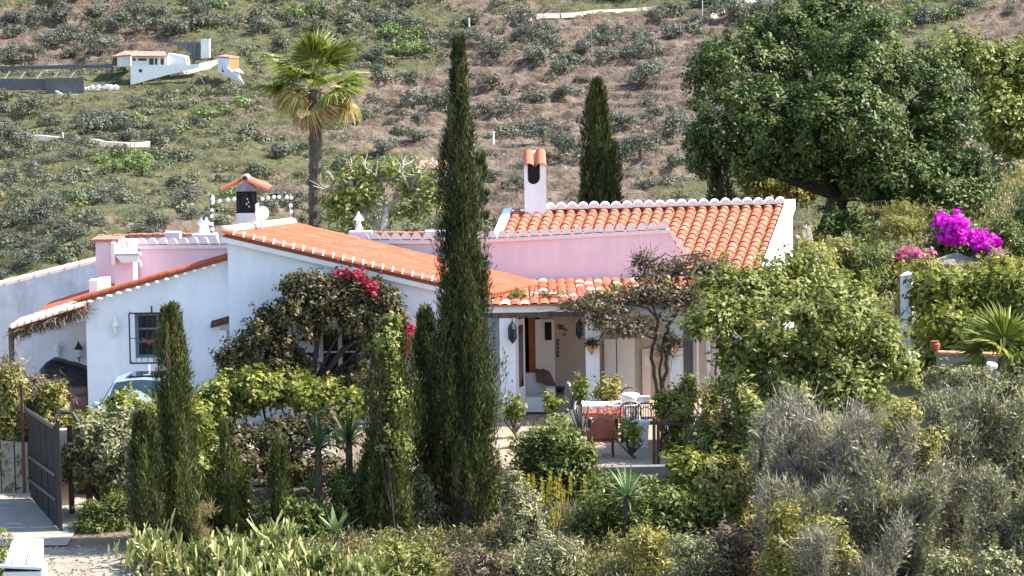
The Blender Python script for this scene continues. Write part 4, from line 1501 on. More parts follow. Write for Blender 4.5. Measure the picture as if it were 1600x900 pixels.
# long table with pink cloth, things on it
YT = 66.6
tp = at(960, 640, YT)
t = thing('patio_table', (tp.x, YT, .03), 'patio table under a pale cloth between the front pillar and the vine trunk', 'table')
x0, x1 = at(912, 640, YT).x, at(1000, 640, YT).x
zt = at(950, 634, YT).z
mb = MB(); mb.box(x0, x1, YT - .1, YT + .9, zt - .05, zt); mb.build('table_top', M['greywood'], t)
mb = MB()
n = 24
top = [(x0 - .03 + (x1 - x0 + .06) * k / n, zt + .012) for k in range(n + 1)]
for k in range(n):
    a, b = top[k], top[k + 1]
    ya, yb = YT - .13 + .03 * math.sin(k * 1.3), YT - .13 + .03 * math.sin((k + 1) * 1.3)
    mb.face((a[0], YT - .11, a[1]), (b[0], YT - .11, b[1]), (b[0], YT + .92, b[1]), (a[0], YT + .92, a[1]))
    mb.face((a[0], YT - .11, a[1]), (b[0], YT - .11, b[1]), (b[0], yb, zt - .34 - .03 * math.sin(k)), (a[0], ya, zt - .34 - .03 * math.sin(k - 1)))
mb.build('tablecloth', M['pinkcloth'], t, merge=True)
for sx in (x0 + .06, x1 - .1):
    for sy in (YT, YT + .8):
        mb = MB(); mb.box(sx, sx + .05, sy, sy + .05, .03, zt - .05); mb.build('leg', M['greywood'], t)
mb = MB()
q = at(984, 632, YT + .2); q.z = zt + .014
mb.lathe(q, [(.10, 0), (.21, .06), (.24, .17), (.22, .24), (.10, .26)], 14)
o = mb.build('white_bowl', M['cloth'], loc=q, smooth=True); tag(o, 'large round white bowl on the patio table', 'bowl')
mb = MB()
mb.tube([q + Vector((-.2 * math.cos(math.pi * k / 10), 0, .22 + .16 * math.sin(math.pi * k / 10))) for k in range(11)], .018, 6)
o2 = mb.build('basket_handle', M['iron'], o, loc=None)
q = at(1006, 632, YT + .15); q.z = zt + .014
mb = MB()
for k in range(4):
    mb.box(q.x - .14 + .006 * k, q.x + .14 - .004 * k, q.y - .1, q.y + .1, q.z + .045 * k + .001, q.z + .045 * k + .043)
o = mb.build('folded_towel', M['cloth'], loc=q); tag(o, 'stack of folded white towels beside the round bowl', 'towel')
# red flowers in a trough in front of the table
t, x = ground_thing('flower_trough', 948, 65.9, 'trough of coral red flowers in front of the patio table', 'planter')
zz0 = at(945, 640, 65.9).z
mb = MB(); mb.box(at(913, 640, 65.9).x, at(970, 640, 65.9).x, 65.8, 66.1, zz0 - .20, zz0 - .06); mb.build('trough', M['terracotta'], t)
for xx_ in (at(918, 640, 65.9).x, at(960, 640, 65.9).x):
    mb = MB(); mb.box(xx_, xx_ + .08, 65.85, 66.05, .03, zz0 - .20); mb.build('stand', M['iron'], t)
rg = np.random.default_rng(31)
n = 260
P0 = np.stack([rg.uniform(at(912, 640, 65.9).x, at(974, 640, 65.9).x, n), rg.normal(65.9, .10, n), zz0 + rg.normal(-.08, .08, n)], 1)
q = leafq(P0, rdirs(rg, n), rdirs(rg, n) + [0, -.6, .3], rg.uniform(.05, .11, n), rg.uniform(.04, .08, n))
M['fcoral'] = leafmat('coral_flowers', [(.34, .06, .05), (.52, .18, .13), (.66, .44, .36)], .4)
tag(nobj('flowers', qmesh('flowers', q, rg.uniform(0, 1, n), M['fcoral'], worldpos(t)), t), kind='stuff')
# wire chairs
wm = None
def wire_chair(px, py, Y, label, yaw=0):
    p = at(px, py, Y)
    z0 = .03 if Y > 61.7 else float(gz(p.x, Y))
    t = thing('wire_chair', (p.x, Y, z0), label, 'chair', 'dark metal chairs on the patio')
    c, s = math.cos(yaw), math.sin(yaw)
    w = lambda x, y, z: (p.x + x * c - y * s, Y + x * s + y * c, z0 + z)
    for sx in (-.2, .2):
        for sy in (-.2, .2):
            mb = MB(); mb.tube([w(sx, sy, 0), w(sx * .9, sy * .9, .44)], .018, 5); mb.build('leg', M['iron'], t)
    mb = MB(); mb.lathe(w(0, 0, .44), [(.23, 0), (.24, .02), (.22, .035)], 12); mb.build('seat', M['iron'], t)
    mb = MB()
    hoop = [w(.24 * math.cos(math.pi * k / 10), .22, .46 + (.48 if 0 < k < 10 else 0) * (.6 + .4 * math.sin(math.pi * k / 10))) for k in range(11)]
    mb.tube(hoop, .016, 5)
    mb.build('back_frame', M['iron'], t)
    mb = MB()
    for k in range(-3, 4): mb.tube([w(k * .06, .22, .47), w(k * .055, .22, .90)], .007, 4)
    mb.tube([w(.14 * math.cos(2 * math.pi * k / 12), .215, .70 + .14 * math.sin(2 * math.pi * k / 12)) for k in range(13)], .010, 4)
    mb.build('back_scroll', M['iron'], t)
wire_chair(985, 660, 65.6, 'round backed wire chair at the front of the patio table', math.pi)
wire_chair(1013, 662, 65.4, 'wire chair half hidden by leaves beside the vine trunk', math.pi - .3)
wire_chair(1060, 670, 64.2, 'black wire chair under the second pillar', .5)
# black metal table on the right of the patio
t, x = ground_thing('iron_table', 1050, 63.6, 'small black iron table at the patio edge right of the bench post', 'table')
zt = .72
mb = MB(); mb.lathe((x, 63.6, zt), [(.46, 0), (.47, .02), (.46, .035)], 18); mb.build('table_top', M['rust'], t)
for k in range(4):
    a = math.pi / 4 + k * math.pi / 2
    mb = MB(); mb.tube([(x + .36 * math.cos(a), 63.6 + .36 * math.sin(a), .03), (x + .30 * math.cos(a), 63.6 + .30 * math.sin(a), zt)], .022, 5); mb.build('leg', M['rust'], t)
# leather-look red brown armchair
t, x = ground_thing('garden_armchair', 940, 63.4, 'red brown garden armchair with a rounded back among the vines', 'armchair')
mb = MB()
n = 12
z0 = at(940, 690, 63.4).z
prf = [(x - .27 * math.cos(math.pi * k / n), 63.2, .45 + .47 * math.sin(math.pi * k / n) ** .6) for k in range(n + 1)]
mb.prism(prf, (.05, .09, .06)); mb.build('backrest', M['redbrown'], t)
mb = MB(); mb.box(x - .26, x + .28, 63.3, 63.8, .36, .45); mb.build('seat', M['redbrown'], t)
for sx in (-.24, .22):
    for sy in (63.25, 63.72):
        mb = MB(); mb.box(x + sx, x + sx + .04, sy, sy + .04, .03, .36); mb.build('leg', M['rust'], t)
mb = MB()
mb.box(x - .33, x - .265, 63.2, 63.75, .42, .62); mb.build('armrest', M['redbrown'], t)
# white cube planter by the steps
mb = MB()
p = at(1000, 676, 64.6)
mb.prism([(p.x - .17, 64.6, .031), (p.x + .17, 64.6, .031), (p.x + .20, 64.58, .56), (p.x - .20, 64.58, .56)], (0, .4, 0))
mb.prism([(p.x - .22, 64.56, .562), (p.x + .22, 64.56, .562), (p.x + .22, 64.56, .62), (p.x - .22, 64.56, .62)], (0, .44, 0))
o = mb.build('white_planter', M['plastic'], loc=(p.x, 64.8, .03)); tag(o, 'bluish white square planter behind the patio post', 'planter')
# twin dark posts at the patio edge
for k, px in enumerate((1022, 1028.5)):
    p = at(px, 726, 62.0)
    mb = MB(); mb.tube([(p.x, 62.0, .03), (p.x + .01, 62.0, at(px, 655 + 4 * k, 62.0).z)], .035, 6)
    mb.lathe((p.x + .01, 62.0, at(px, 655 + 4 * k, 62.0).z - .01), [(.05, 0), (.05, .03), (.02, .07)], 6)
    o = mb.build('patio_post', M['rust'], loc=(p.x, 62, .03))
    tag(o, ['left one of two thin dark posts at the patio edge', 'right one of two thin dark posts at the patio edge'][k], 'post', 'dark posts at the patio edge')
# square white garden post and grey wall with red pot on the right
def gpost():
    Y = 73.0
    p = at(1418, 520, Y); w = 11 / S(Y)
    z0 = float(gz(p.x, Y)) - .2
    t = thing('garden_pillar', (p.x, Y, z0), 'square white pillar standing among the bushes on the right', 'pillar')
    zt = at(1418, 430, Y).z
    mb = MB(); mb.prism([(p.x - w, Y, z0), (p.x + w * .5, Y - .12, z0), (p.x + w, Y + .2, z0), (p.x - w * .4, Y + .3, z0)], (0, 0, zt - z0)); mb.build('pillar_shaft', M['white'], t)
    mb = MB(); c = Vector((p.x + .02, Y + .1, zt + .10))
    b = [Vector((p.x - w - .015, Y, zt)), Vector((p.x + w * .5, Y - .14, zt)), Vector((p.x + w + .015, Y + .2, zt)), Vector((p.x - w * .4, Y + .32, zt))]
    for i in range(4): mb.face(b[i], b[(i + 1) % 4], c)
    mb.face(*b)
    mb.build('pillar_cap', M['white'], t)
gpost()
Y = 68.5
t = thing('low_wall', (at(1520, 600, Y).x, Y, .3), 'low grey wall with terracotta coping behind the grey bushes', 'wall')
a, b = at(1466, 553, Y), at(1562, 556, Y)
mb = MB(); mb.prism([(a.x, Y, -.2), (b.x, Y, -.2), tuple(b), tuple(a)], (0, .3, 0)); mb.build('wall_face', M['concrete'], t)
mb = MB()
for k in range(6):
    p0, p1 = a.lerp(b, k / 6 + .006), a.lerp(b, (k + 1) / 6 - .006)
    mb.prism([p0 + Vector((0, -.04, .003)), p1 + Vector((0, -.04, .003)), p1 + Vector((0, -.04, .05)), p0 + Vector((0, -.04, .05))], (0, .38, 0))
mb.build('coping', M['terracotta'], t)
q = at(1465, 552, Y - .25); q.z = a.z + .055
q.y = Y + .15
mb = MB(); mb.lathe(q, [(.07, 0), (.10, .06), (.12, .16), (.09, .21), (.11, .24)], 12)
o = mb.build('red_pot', M['orange'], loc=q); tag(o, 'red clay pot standing on the low grey wall', 'flowerpot')
q = at(1541, 572, 67.6)
mb = MB()
for k in range(3):
    mb.ball((q.x + (.08 - .2 * k), 67.6 + .06 * k, q.z - .04 * k), .15, 8, 6, (1.3, .8, .7))
o = mb.build('white_sack', M['cloth'], loc=(q.x, 67.6, q.z - .3)); tag(o, 'crumpled white sack lying against the low grey wall', 'sack')
# thatched parasol by the magenta flowers
Y = 84.0
p = at(1508, 397, Y)
t = thing('thatched_parasol', (p.x, Y, float(gz(p.x, Y))), 'wide grey thatched parasol under the magenta bougainvillea', 'parasol')
mb = MB()
n = 20
rg2 = random.Random(4)
c = Vector((p.x - .25, Y, p.z + .05))
ring = [Vector((p.x + 1.0 * math.cos(2 * math.pi * k / n) * rg2.uniform(.93, 1.06), Y + 1.0 * math.sin(2 * math.pi * k / n), p.z - .30 + rg2.uniform(-.03, .03) - .12 * math.cos(2 * math.pi * k / n))) for k in range(n)]
ring2 = [r + Vector((0, 0, -.08)) for r in ring]
for k in range(n):
    mb.face(c, ring[k], ring[(k + 1) % n]); mb.face(ring[k], ring2[k], ring2[(k + 1) % n], ring[(k + 1) % n]); mb.face(ring2[k], c - Vector((0, 0, .12)), ring2[(k + 1) % n])
mb.build('canopy', M['thatch'], t)
mb = MB(); mb.tube([(p.x, Y, float(gz(p.x, Y)) - .1), (p.x, Y, p.z - .05)], .05, 6); mb.build('pole', M['timber'], t)
# boulders on the slope
def boulder(px, py, Y, w, h, label, seed):
    p = at(px, py, Y)
    rb = random.Random(seed)
    z0 = float(gz(p.x, Y)) - .15
    h = max(h / S(Y), p.z - z0)
    mb = MB()
    n, m = 9, 6
    rows = []
    for i in range(m + 1):
        a = math.pi * i / m
        rows.append([(p.x + w / S(Y) / 2 * math.sin(a) * math.cos(2 * math.pi * k / n) * rb.uniform(.8, 1.1), Y + w / S(Y) / 2 * math.sin(a) * math.sin(2 * math.pi * k / n) * rb.uniform(.8, 1.1), z0 + h / 2 + h / 2 * math.cos(a) * rb.uniform(.9, 1.05)) for k in range(n)])
    for i in range(m):
        for k in range(n):
            mb.face(rows[i][k], rows[i + 1][k], rows[i + 1][(k + 1) % n], rows[i][(k + 1) % n])
    o = mb.build('boulder', M['rock'], loc=(p.x, Y, z0), merge=True)
    tag(o, label, 'rock', 'boulders on the slope')
boulder(1260, 345, 88, 26, 26, 'pale pointed boulder right of the white gable', 1)
boulder(1246, 362, 86, 22, 18, 'low brownish boulder in front of the pointed boulder', 2)
boulder(1296, 366, 87, 14, 12, 'small round boulder below the dark tree', 3)
boulder(1372, 344, 92, 22, 12, 'flat grey boulder left of the magenta bougainvillea', 4)
# ---------------------------------------------------------------- plants
def blob(px, py, rx, ry, Y, rd=None):
    """ellipsoid of a crown: pixel centre and radii at distance Y"""
    c = at(px, py, Y)
    s = S(Y)
    return (c.x, c.y, c.z, rx / s, (rd if rd is not None else (rx + ry) / 2) / s, ry / s)
def crown(rng, blobs, n, per=26, cr=.22, L=.12, Wd=.06, up=.35, out=.7, rnd=.6, droop=0., inner=.62, low=-.75, sub=7, sh=.2, core=.74):
    """clumps of leaves over the surface of several ellipsoids -> leaf quads and tints"""
    B = np.array(blobs)
    if sub:
        big = []
        for b in B:
            big.append(np.concatenate([b[:3], b[3:] * core]))
            for _ in range(sub):
                v = rdirs(rng, 1)[0]
                v[2] = v[2] * .8 + .1
                f = rng.uniform(.26, .52)
                big.append(np.concatenate([b[:3] + v * b[3:] * rng.uniform(.5, .88), b[3:] * f * rng.uniform(.8, 1.25, 3)]))
        B = np.array(big)
    w = (B[:, 3] * B[:, 5] + B[:, 3] * B[:, 4])
    nc = max(4, n // per)
    bi = rng.choice(len(B), nc, p=w / w.sum())
    u = rdirs(rng, nc)
    bad = u[:, 2] < low
    u[bad, 2] *= -1
    rad = rng.uniform(inner, 1.06, nc) ** .8
    stray = rng.uniform(0, 1, nc) < .10
    rad[stray] *= rng.uniform(1.05, 1.4, int(stray.sum()))
    C = B[bi, :3] + u * B[bi, 3:] * rad[:, None]
    ct = rng.uniform(0, 1, nc)
    k = np.repeat(np.arange(nc), per)
    csz = np.where(stray, .45, 1) * rng.uniform(.55, 1.35, nc)
    off = rdirs(rng, len(k)) * (rng.uniform(.15, 1, len(k)) ** .5 * cr * csz[k])[:, None]
    off[:, 2] *= .75
    shoot = (rng.uniform(0, 1, nc) < sh) & (u[:, 2] > -.2)
    sdir = unit(u * .7 + rdirs(rng, nc) * .35 + np.array([0, 0, .75]))
    slen = rng.uniform(1.0, 2.6, nc) * cr
    so = sdir[k] * (rng.uniform(-.3, 1, len(k)) * slen[k])[:, None] + off * .22
    off = np.where(shoot[k][:, None], so, off)
    Pp = C[k] + off
    N = u[k] * out + np.array([0, 0, up]) + rdirs(rng, len(k)) * rnd + unit(off) * .45
    N = unit(N)
    Tt = rdirs(rng, len(k)) + np.array([0, 0, -droop])
    Tt = Tt - N * (Tt * N).sum(1, keepdims=True) * .8
    q = leafq(Pp, Tt, N, L * rng.uniform(.6, 1.4, len(k)), Wd * rng.uniform(.6, 1.4, len(k)))
    tint = np.clip(.55 * ct[k] + .45 * rng.uniform(0, 1, len(k)), 0, 1)
    return q, tint
def woody(t, base, targets, r0, m, rng, fork=.35, name='trunk', n=7, bend=.15):
    """a tapered trunk with limbs reaching into the crown"""
    mb = MB()
    base = Vector(base)
    cz = sum((Vector(x) for x in targets), Vector()) / len(targets)
    f = base.lerp(cz, fork)
    pts = [base + Vector((0, 0, -.15)), base.lerp(f, .5) + Vector((rng.normal(0, bend * .4), 0, 0)), f]
    mb.tube(pts, [r0 * 1.25, r0 * .95, r0 * .8], n + 1)
    for x in targets:
        x = Vector(x)
        mid = f.lerp(x, .5) + Vector((rng.normal(0, bend), rng.normal(0, bend), abs(rng.normal(0, bend))))
        mb.tube([f, f.lerp(mid, .6), mid, x], [r0 * .62, r0 * .5, r0 * .38, r0 * .12], max(4, n - 2))
    return mb.build(name, M[m], t)
_sid = [100]
def plant(name, label, cat, px, Y, blobs, n, mat, group=None, trunk=None, stem_m='bark', seed=None, base=None, nl=5, flowers=None, fr=.4, skirt=True, **kw):
    """a bush or tree: Empty at the foot, trunk or stems, foliage (crown)"""
    _sid[0] += 1
    rng = np.random.default_rng(seed or _sid[0])
    X = at(px, 600, Y).x
    z = float(gz(X, Y)) if base is None else base
    t = thing(name, (X, Y, z), label, cat, group)
    tree = trunk is not None and trunk > .06
    if not tree and skirt:
        more = []
        for b in blobs:
            g = float(gz(b[0], b[1])) if base is None else base
            while b[2] - b[5] * .6 > g:
                b = (b[0] + rng.normal(0, .15) * b[3], b[1], max(g + .1, b[2] - max(.25, b[5])), b[3] * .98, b[4], max(b[5], .25))
                more.append(b)
        blobs_all = list(blobs) + more
        n = int(n * (1 + .35 * len(more) / len(blobs)))
    else:
        blobs_all = blobs
    q, ti = crown(rng, blobs_all, n, **kw)
    keep = q[:, 0, 2] > gz(q[:, 0, 0], q[:, 0, 1]) - .05
    nobj('crown' if tree else 'foliage', qmesh('foliage', q[keep], ti[keep], M[mat], worldpos(t)), t)
    tg = [(b[0] + rng.normal(0, .1) * b[3], b[1], b[2] - .1 * b[5]) for b in blobs]
    for k in range(nl):
        b = blobs[rng.integers(len(blobs))]
        tg.append((b[0] + rng.normal(0, .5) * b[3], b[1] + rng.normal(0, .4) * b[4], b[2] + rng.uniform(-.3, .3) * b[5]))
    woody(t, (X, Y, z), tg, trunk or .035, stem_m, rng, fork=fr if tree else .15, name='trunk' if tree else 'stems', n=8 if tree else 5)
    if flowers:
        for fm, fb, fn, fl, nm in flowers:
            q, ti = crown(rng, fb, fn, per=10, cr=.13, L=fl, Wd=fl * .8, inner=.5, sub=0)
            tag(nobj(nm, qmesh(nm, q, ti, M[fm], worldpos(t)), t), kind='stuff')
    return t
def cypress(label, px, pyt, Y, prof, n, mat='lcyp', group='cypress trees', pyb=None, seed=1, lean=0, cl=.75, wob=.12):
    lsz = Y / 60
    """prof: list of (t from the foot 0..1, half width in pixels)"""
    rng = np.random.default_rng(seed)
    top = at(px, pyt, Y)
    z0 = float(gz(top.x, Y))
    X = top.x
    h = top.z - z0
    t = thing('cypress', (X, Y, z0), label, 'cypress', group)
    tt, rw = zip(*prof)
    s = S(Y)
    rad = lambda u: np.interp(u, tt, rw) / s
    n = int(n * 1.25)
    nc = max(12, n // 60)
    u = rng.uniform(0.0, .985, nc * 3)
    keep = rng.uniform(0, max(rw) / s, nc * 3) < rad(u) + .08
    u = u[keep][:nc]
    nc = len(u)
    ph = rng.uniform(0, 2 * np.pi, nc)
    rr_ = np.maximum(rad(u) - .15, .05) * rng.uniform(.5, 1.08, nc)
    rr_ = rr_ * (.72 + .56 * vnoise(u * h * .55, u * 0, seed + 40)) * (.8 + .4 * vnoise(np.cos(ph) * 1.5 + 9, u * h * .8, seed + 41))
    rr_ = np.where(rng.uniform(0, 1, nc) < .05, rr_ * 1.3 + .04, rr_)
    # ribs: the surface is drawn together into upright tongues with dark gaps between them
    rib = np.sin(ph * 5 + u * h * 1.1 + seed) * .24 + (vnoise(ph * 2.2, u * h * .8, seed) - .5) * wob * 3
    rr_ = rr_ * (1 + rib)
    C = np.stack([np.cos(ph) * rr_ + .16 * (vnoise(u * h * .45, u * 0 + 3, seed + 42) - .5), np.sin(ph) * rr_, u * h], 1)
    k = np.repeat(np.arange(nc), 60)
    m = len(k)
    ln = rng.uniform(.5, 1.7, nc) * cl * np.clip(rad(u) * 2.6, .35, 1)
    ln = np.minimum(ln, (1 - u) * h * .8 + .08)
    w = rng.uniform(0, 1, m)
    outd = np.stack([np.cos(ph), np.sin(ph), np.zeros(nc)], 1)
    wid = .075 * (1 - w * .8) * np.clip(rad(u)[k] * 2.5, .3, 1)
    Pp = C[k] + np.array([0, 0, 1.0]) * (w * ln[k])[:, None] + outd[k] * (.08 * np.sin(w * 3))[:, None] + rng.normal(0, 1, (m, 3)) * wid[:, None] * [1, 1, .4]
    Tt = np.array([0, 0, 1.0]) + outd[k] * .3 + rng.normal(0, .3, (m, 3))
    N = outd[k] + rng.normal(0, .45, (m, 3))
    q = leafq(Pp, Tt, N, rng.uniform(.08, .17, m) * lsz, rng.uniform(.016, .032, m) * lsz)
    ti = np.clip(.55 * (rng.uniform(0, 1, nc) ** 1.5)[k] + .25 * w + .3 * rng.uniform(0, 1, m), 0, 1)
    q[:, :, 2] = np.maximum(q[:, :, 2], .02)
    dead = (rng.uniform(0, 1, nc) < .05)[k]
    nobj('crown', qmesh('crown', q[~dead], ti[~dead], M[mat]), t)
    if n > 8000:
        nobj('dead_foliage', qmesh('dead_foliage', q[dead], ti[dead] * .6, M['ldry']), t)
    mb = MB()
    K = 10
    mb.tube([(X, Y, z0 - .2 + (h + .1) * k_ / K) for k_ in range(K + 1)], [max(.02, float(rad(k_ / K)) * .6 - .08) for k_ in range(K + 1)], 8)  # dark core, far wider than a trunk, darkens gaps in the crown like shade
    mb.build('trunk', M['vinebark'], t)
    return t
# -- cypresses
cypress('very tall dark cypress in front of the house', 716, 60, 60.0, [(0, 46), (.06, 56), (.18, 56), (.43, 43), (.56, 34), (.70, 27), (.81, 19), (.93, 14), (1, 7)], 52000, seed=3, wob=.22)
cypress('slim cypress pressed against the left side of the tallest cypress', 667, 484, 60.8, [(0, 36), (.3, 38), (.6, 30), (.85, 18), (1, 5)], 11000, seed=4)
cypress('bushy cypress overgrown with creeper between bougainvillea and tallest cypress', 606, 505, 59.4, [(0, 36), (.25, 46), (.6, 40), (.85, 30), (1, 14)], 20000, 'lcypg', seed=5)
cypress('narrow cypress in front of the barred window', 266, 482, 57.3, [(0, 36), (.2, 40), (.5, 33), (.8, 24), (.95, 16), (1, 6)], 18000, 'lcypg', seed=6)
cypress('short wide cypress at the end of the gravel, joined to the window cypress', 228, 650, 56.6, [(0, 30), (.35, 36), (.7, 26), (1, 10)], 9000, seed=7)
cypress('small young cypress left of the yucca under the vine hedge', 356, 664, 58.8, [(0, 22), (.4, 24), (.8, 15), (1, 5)], 4000, 'lcypg', seed=8)
cypress('small young cypress next to the dark yucca', 441, 688, 58.6, [(0, 22), (.4, 24), (.8, 15), (1, 5)], 4000, 'lcypg', seed=9)
cypress('solitary dark cypress behind the right roof near the white chimney', 936, 130, 98, [(0, 32), (.2, 35), (.45, 32), (.7, 23), (.9, 14), (1, 6)], 24000, seed=10)
cypress('dark cypress at the left foot of the big evergreen tree', 1124, 225, 97, [(0, 20), (.5, 24), (1, 5)], 6000, seed=11)
cypress('slender pale cypress standing behind the tallest cypress', 750, 240, 88, [(0, 8), (.5, 8), (1, 3)], 3000, 'lcypg', seed=12)

plant('creeper', 'leafy yellow green creeper growing up the bushy cypress', 'creeper', 612, 58.9,
      [blob(605, 540, 24, 50, 59.0, 24), blob(612, 620, 28, 50, 58.9, 26), blob(618, 700, 26, 40, 58.9, 26)], 1100, 'llime', per=10, cr=.16, L=.10, Wd=.055, skirt=False, stem_m='vinebark', nl=1)
# -- the big dark evergreen and its neighbour
plant('evergreen_tree', 'huge dark rounded evergreen tree behind the right roof', 'tree', 1300, 97,
      [blob(1160, 120, 92, 62, 97), blob(1265, 62, 95, 62, 99), blob(1350, 100, 90, 72, 96), blob(1130, 215, 62, 44, 96), blob(1215, 190, 92, 66, 95), blob(1320, 195, 100, 80, 94), blob(1430, 165, 92, 80, 97), blob(1480, 225, 66, 66, 96), blob(1390, 265, 90, 52, 95), blob(1500, 290, 60, 40, 96), blob(1290, 20, 60, 34, 99), blob(1440, 300, 90, 30, 96), blob(1120, 255, 44, 30, 96), blob(1200, 250, 60, 30, 95), blob(1270, 262, 40, 22, 95.5), blob(1390, 290, 70, 34, 94.5), blob(1480, 312, 64, 32, 94)],
      92000, 'lcarob', trunk=.42, stem_m='vinebark', per=42, cr=.34, L=.15, Wd=.088, up=.5, inner=.76, nl=8, core=.95, sh=.08)
plant('broadleaf_tree', 'lighter yellowish tree on the right behind the dark evergreen', 'tree', 1560, 108,
      [blob(1490, 100, 50, 38, 108), blob(1560, 110, 60, 50, 108), blob(1620, 130, 50, 60, 108), blob(1570, 190, 60, 60, 107), blob(1600, 235, 40, 30, 107)],
      20000, 'llime', trunk=.25, per=36, cr=.42, L=.21, Wd=.11, up=.45)
plant('broadleaf_tree', 'yellow green round bush at the left foot of the dark evergreen', 'bush', 1185, 100,
      [blob(1175, 285, 32, 26, 100), blob(1225, 280, 38, 30, 101), blob(1250, 300, 28, 22, 100)], 6000, 'lyel', trunk=.1, per=30, cr=.3, L=.2, Wd=.1)
# -- light green tree in front of the porch corner and the hedge on the right
plant('citrus_tree', 'light green leafy tree covering the right end of the porch', 'tree', 1240, 63.2,
      [blob(1165, 470, 90, 56, 64), blob(1255, 440, 80, 46, 65), blob(1320, 480, 72, 56, 64), blob(1120, 500, 60, 40, 63), blob(1240, 520, 100, 56, 62.5), blob(1350, 545, 80, 50, 63), blob(1180, 560, 70, 30, 63), blob(1290, 585, 90, 40, 62.5), blob(1400, 575, 40, 36, 63), blob(1150, 600, 50, 40, 62.6), blob(1220, 610, 60, 40, 62.2), blob(1330, 620, 70, 36, 62)],
      30000, 'llime', trunk=.13, stem_m='bark', per=22, cr=.27, L=.15, Wd=.075, up=.45, inner=.6)
plant('hedge_bush', 'bright yellow green hedge right of the white garden pillar', 'hedge', 1520, 72,
      [blob(1470, 470, 52, 48, 72.5), blob(1540, 470, 60, 52, 73), blob(1600, 480, 50, 50, 72), blob(1480, 515, 50, 28, 71)], 15000, 'lbright', per=20, cr=.24, L=.17, Wd=.09)
plant('slope_bush', 'feathery green bush above the light green tree on the slope', 'bush', 1370, 82,
      [blob(1350, 400, 50, 26, 82), blob(1400, 405, 52, 26, 83)], 9000, 'lmid', per=26, cr=.25, L=.14, Wd=.035)
plant('slope_bush', 'yellowish bush beside the white gable on the slope', 'bush', 1270, 81,
      [blob(1255, 405, 40, 30, 81), blob(1300, 395, 40, 26, 82)], 8000, 'lyel', per=24, cr=.25, L=.15, Wd=.06)
plant('slope_bush', 'long low bush under the thatched parasol', 'bush', 1520, 80,
      [blob(1440, 425, 50, 18, 80), blob(1510, 430, 60, 18, 80), blob(1570, 425, 50, 24, 80)], 9000, 'lyel', per=24, cr=.22, L=.15, Wd=.06)
plant('slope_bush', 'tall mid green bush at the right edge beside the magenta flowers', 'bush', 1590, 84,
      [blob(1580, 385, 34, 46, 84), blob(1610, 340, 34, 50, 85)], 9000, 'lmid', per=24, cr=.25, L=.16, Wd=.05)
plant('slope_bush', 'small olive green bush left of the magenta bougainvillea', 'bush', 1420, 91,
      [blob(1415, 335, 36, 16, 91), blob(1395, 352, 30, 12, 90)], 4000, 'lyel', per=20, cr=.25, L=.2, Wd=.03)
plant('slope_bush', 'dark low shrub in the shade under the big evergreen', 'bush', 1330, 92,
      [blob(1320, 345, 40, 16, 92), blob(1350, 372, 40, 14, 91)], 5000, 'lcarob', per=24, cr=.25, L=.18, Wd=.08)
plant('slope_bush', 'sunlit scrubby bush high on the right edge', 'bush', 1590, 106,
      [blob(1590, 290, 34, 34, 106), blob(1560, 320, 24, 20, 105)], 5000, 'lgrey', per=24, cr=.3, L=.2, Wd=.08)
# magenta bougainvillea
plant('bougainvillea', 'magenta bougainvillea cascading over the thatched parasol', 'bougainvillea', 1500, 85.6,
      [blob(1480, 360, 46, 30, 86), blob(1530, 375, 28, 22, 86)], 4500, 'lmid', trunk=.05, per=24, cr=.24, L=.14, Wd=.07,
      flowers=[('fmag', [blob(1494, 358, 17, 18, 85), blob(1476, 347, 16, 6, 85.2), blob(1490, 374, 20, 6, 85)], 1500, .15, 'flowers'),
               ('fmag', [blob(1540, 380, 20, 11, 83.6), blob(1556, 402, 9, 20, 83.4), blob(1524, 372, 10, 7, 83.8)], 1300, .13, 'flowers')])
plant('bougainvillea', 'pale pink flowering shrub left of the thatched parasol', 'bougainvillea', 1430, 82.6,
      [blob(1430, 402, 26, 12, 82.6)], 900, 'lmid', per=16, cr=.2, L=.13, Wd=.05, flowers=[('fpink', [blob(1430, 400, 26, 9, 82.4)], 900, .11, 'flowers')])
# bougainvillea trained over the gabled wall
plant('bougainvillea', 'large dull brown bougainvillea with crimson bracts over the barred wall', 'bougainvillea', 470, 68.9,
      [blob(500, 465, 66, 36, 69.2, 46), blob(560, 480, 60, 50, 69.2, 46), blob(455, 510, 60, 40, 69.1, 44), blob(415, 545, 60, 42, 69.0, 44), blob(370, 572, 42, 32, 68.9, 36), blob(450, 575, 56, 40, 68.9, 40), blob(595, 540, 36, 60, 69.2, 44), blob(570, 595, 60, 26, 69, 40), blob(610, 500, 24, 40, 69.3, 30)],
      34000, 'lboug', trunk=.09, stem_m='vinebark', per=22, cr=.2, L=.115, Wd=.06, inner=.66,
      flowers=[('fred', [blob(533, 430, 10, 5, 69.0, 10), blob(548, 428, 11, 5, 69.0, 10), blob(563, 437, 10, 6, 69, 10), blob(576, 447, 9, 7, 69, 10), blob(585, 458, 7, 7, 68.9, 10), blob(591, 470, 5, 7, 68.9, 8)], 460, .10, 'bracts'), ('fred', [blob(636, 530, 10, 22, 69.2, 12), blob(634, 555, 10, 8, 69.2, 9)], 480, .10, 'bracts'), ('fred', [blob(510, 606, 20, 6, 68.4, 12)], 160, .09, 'bracts')])
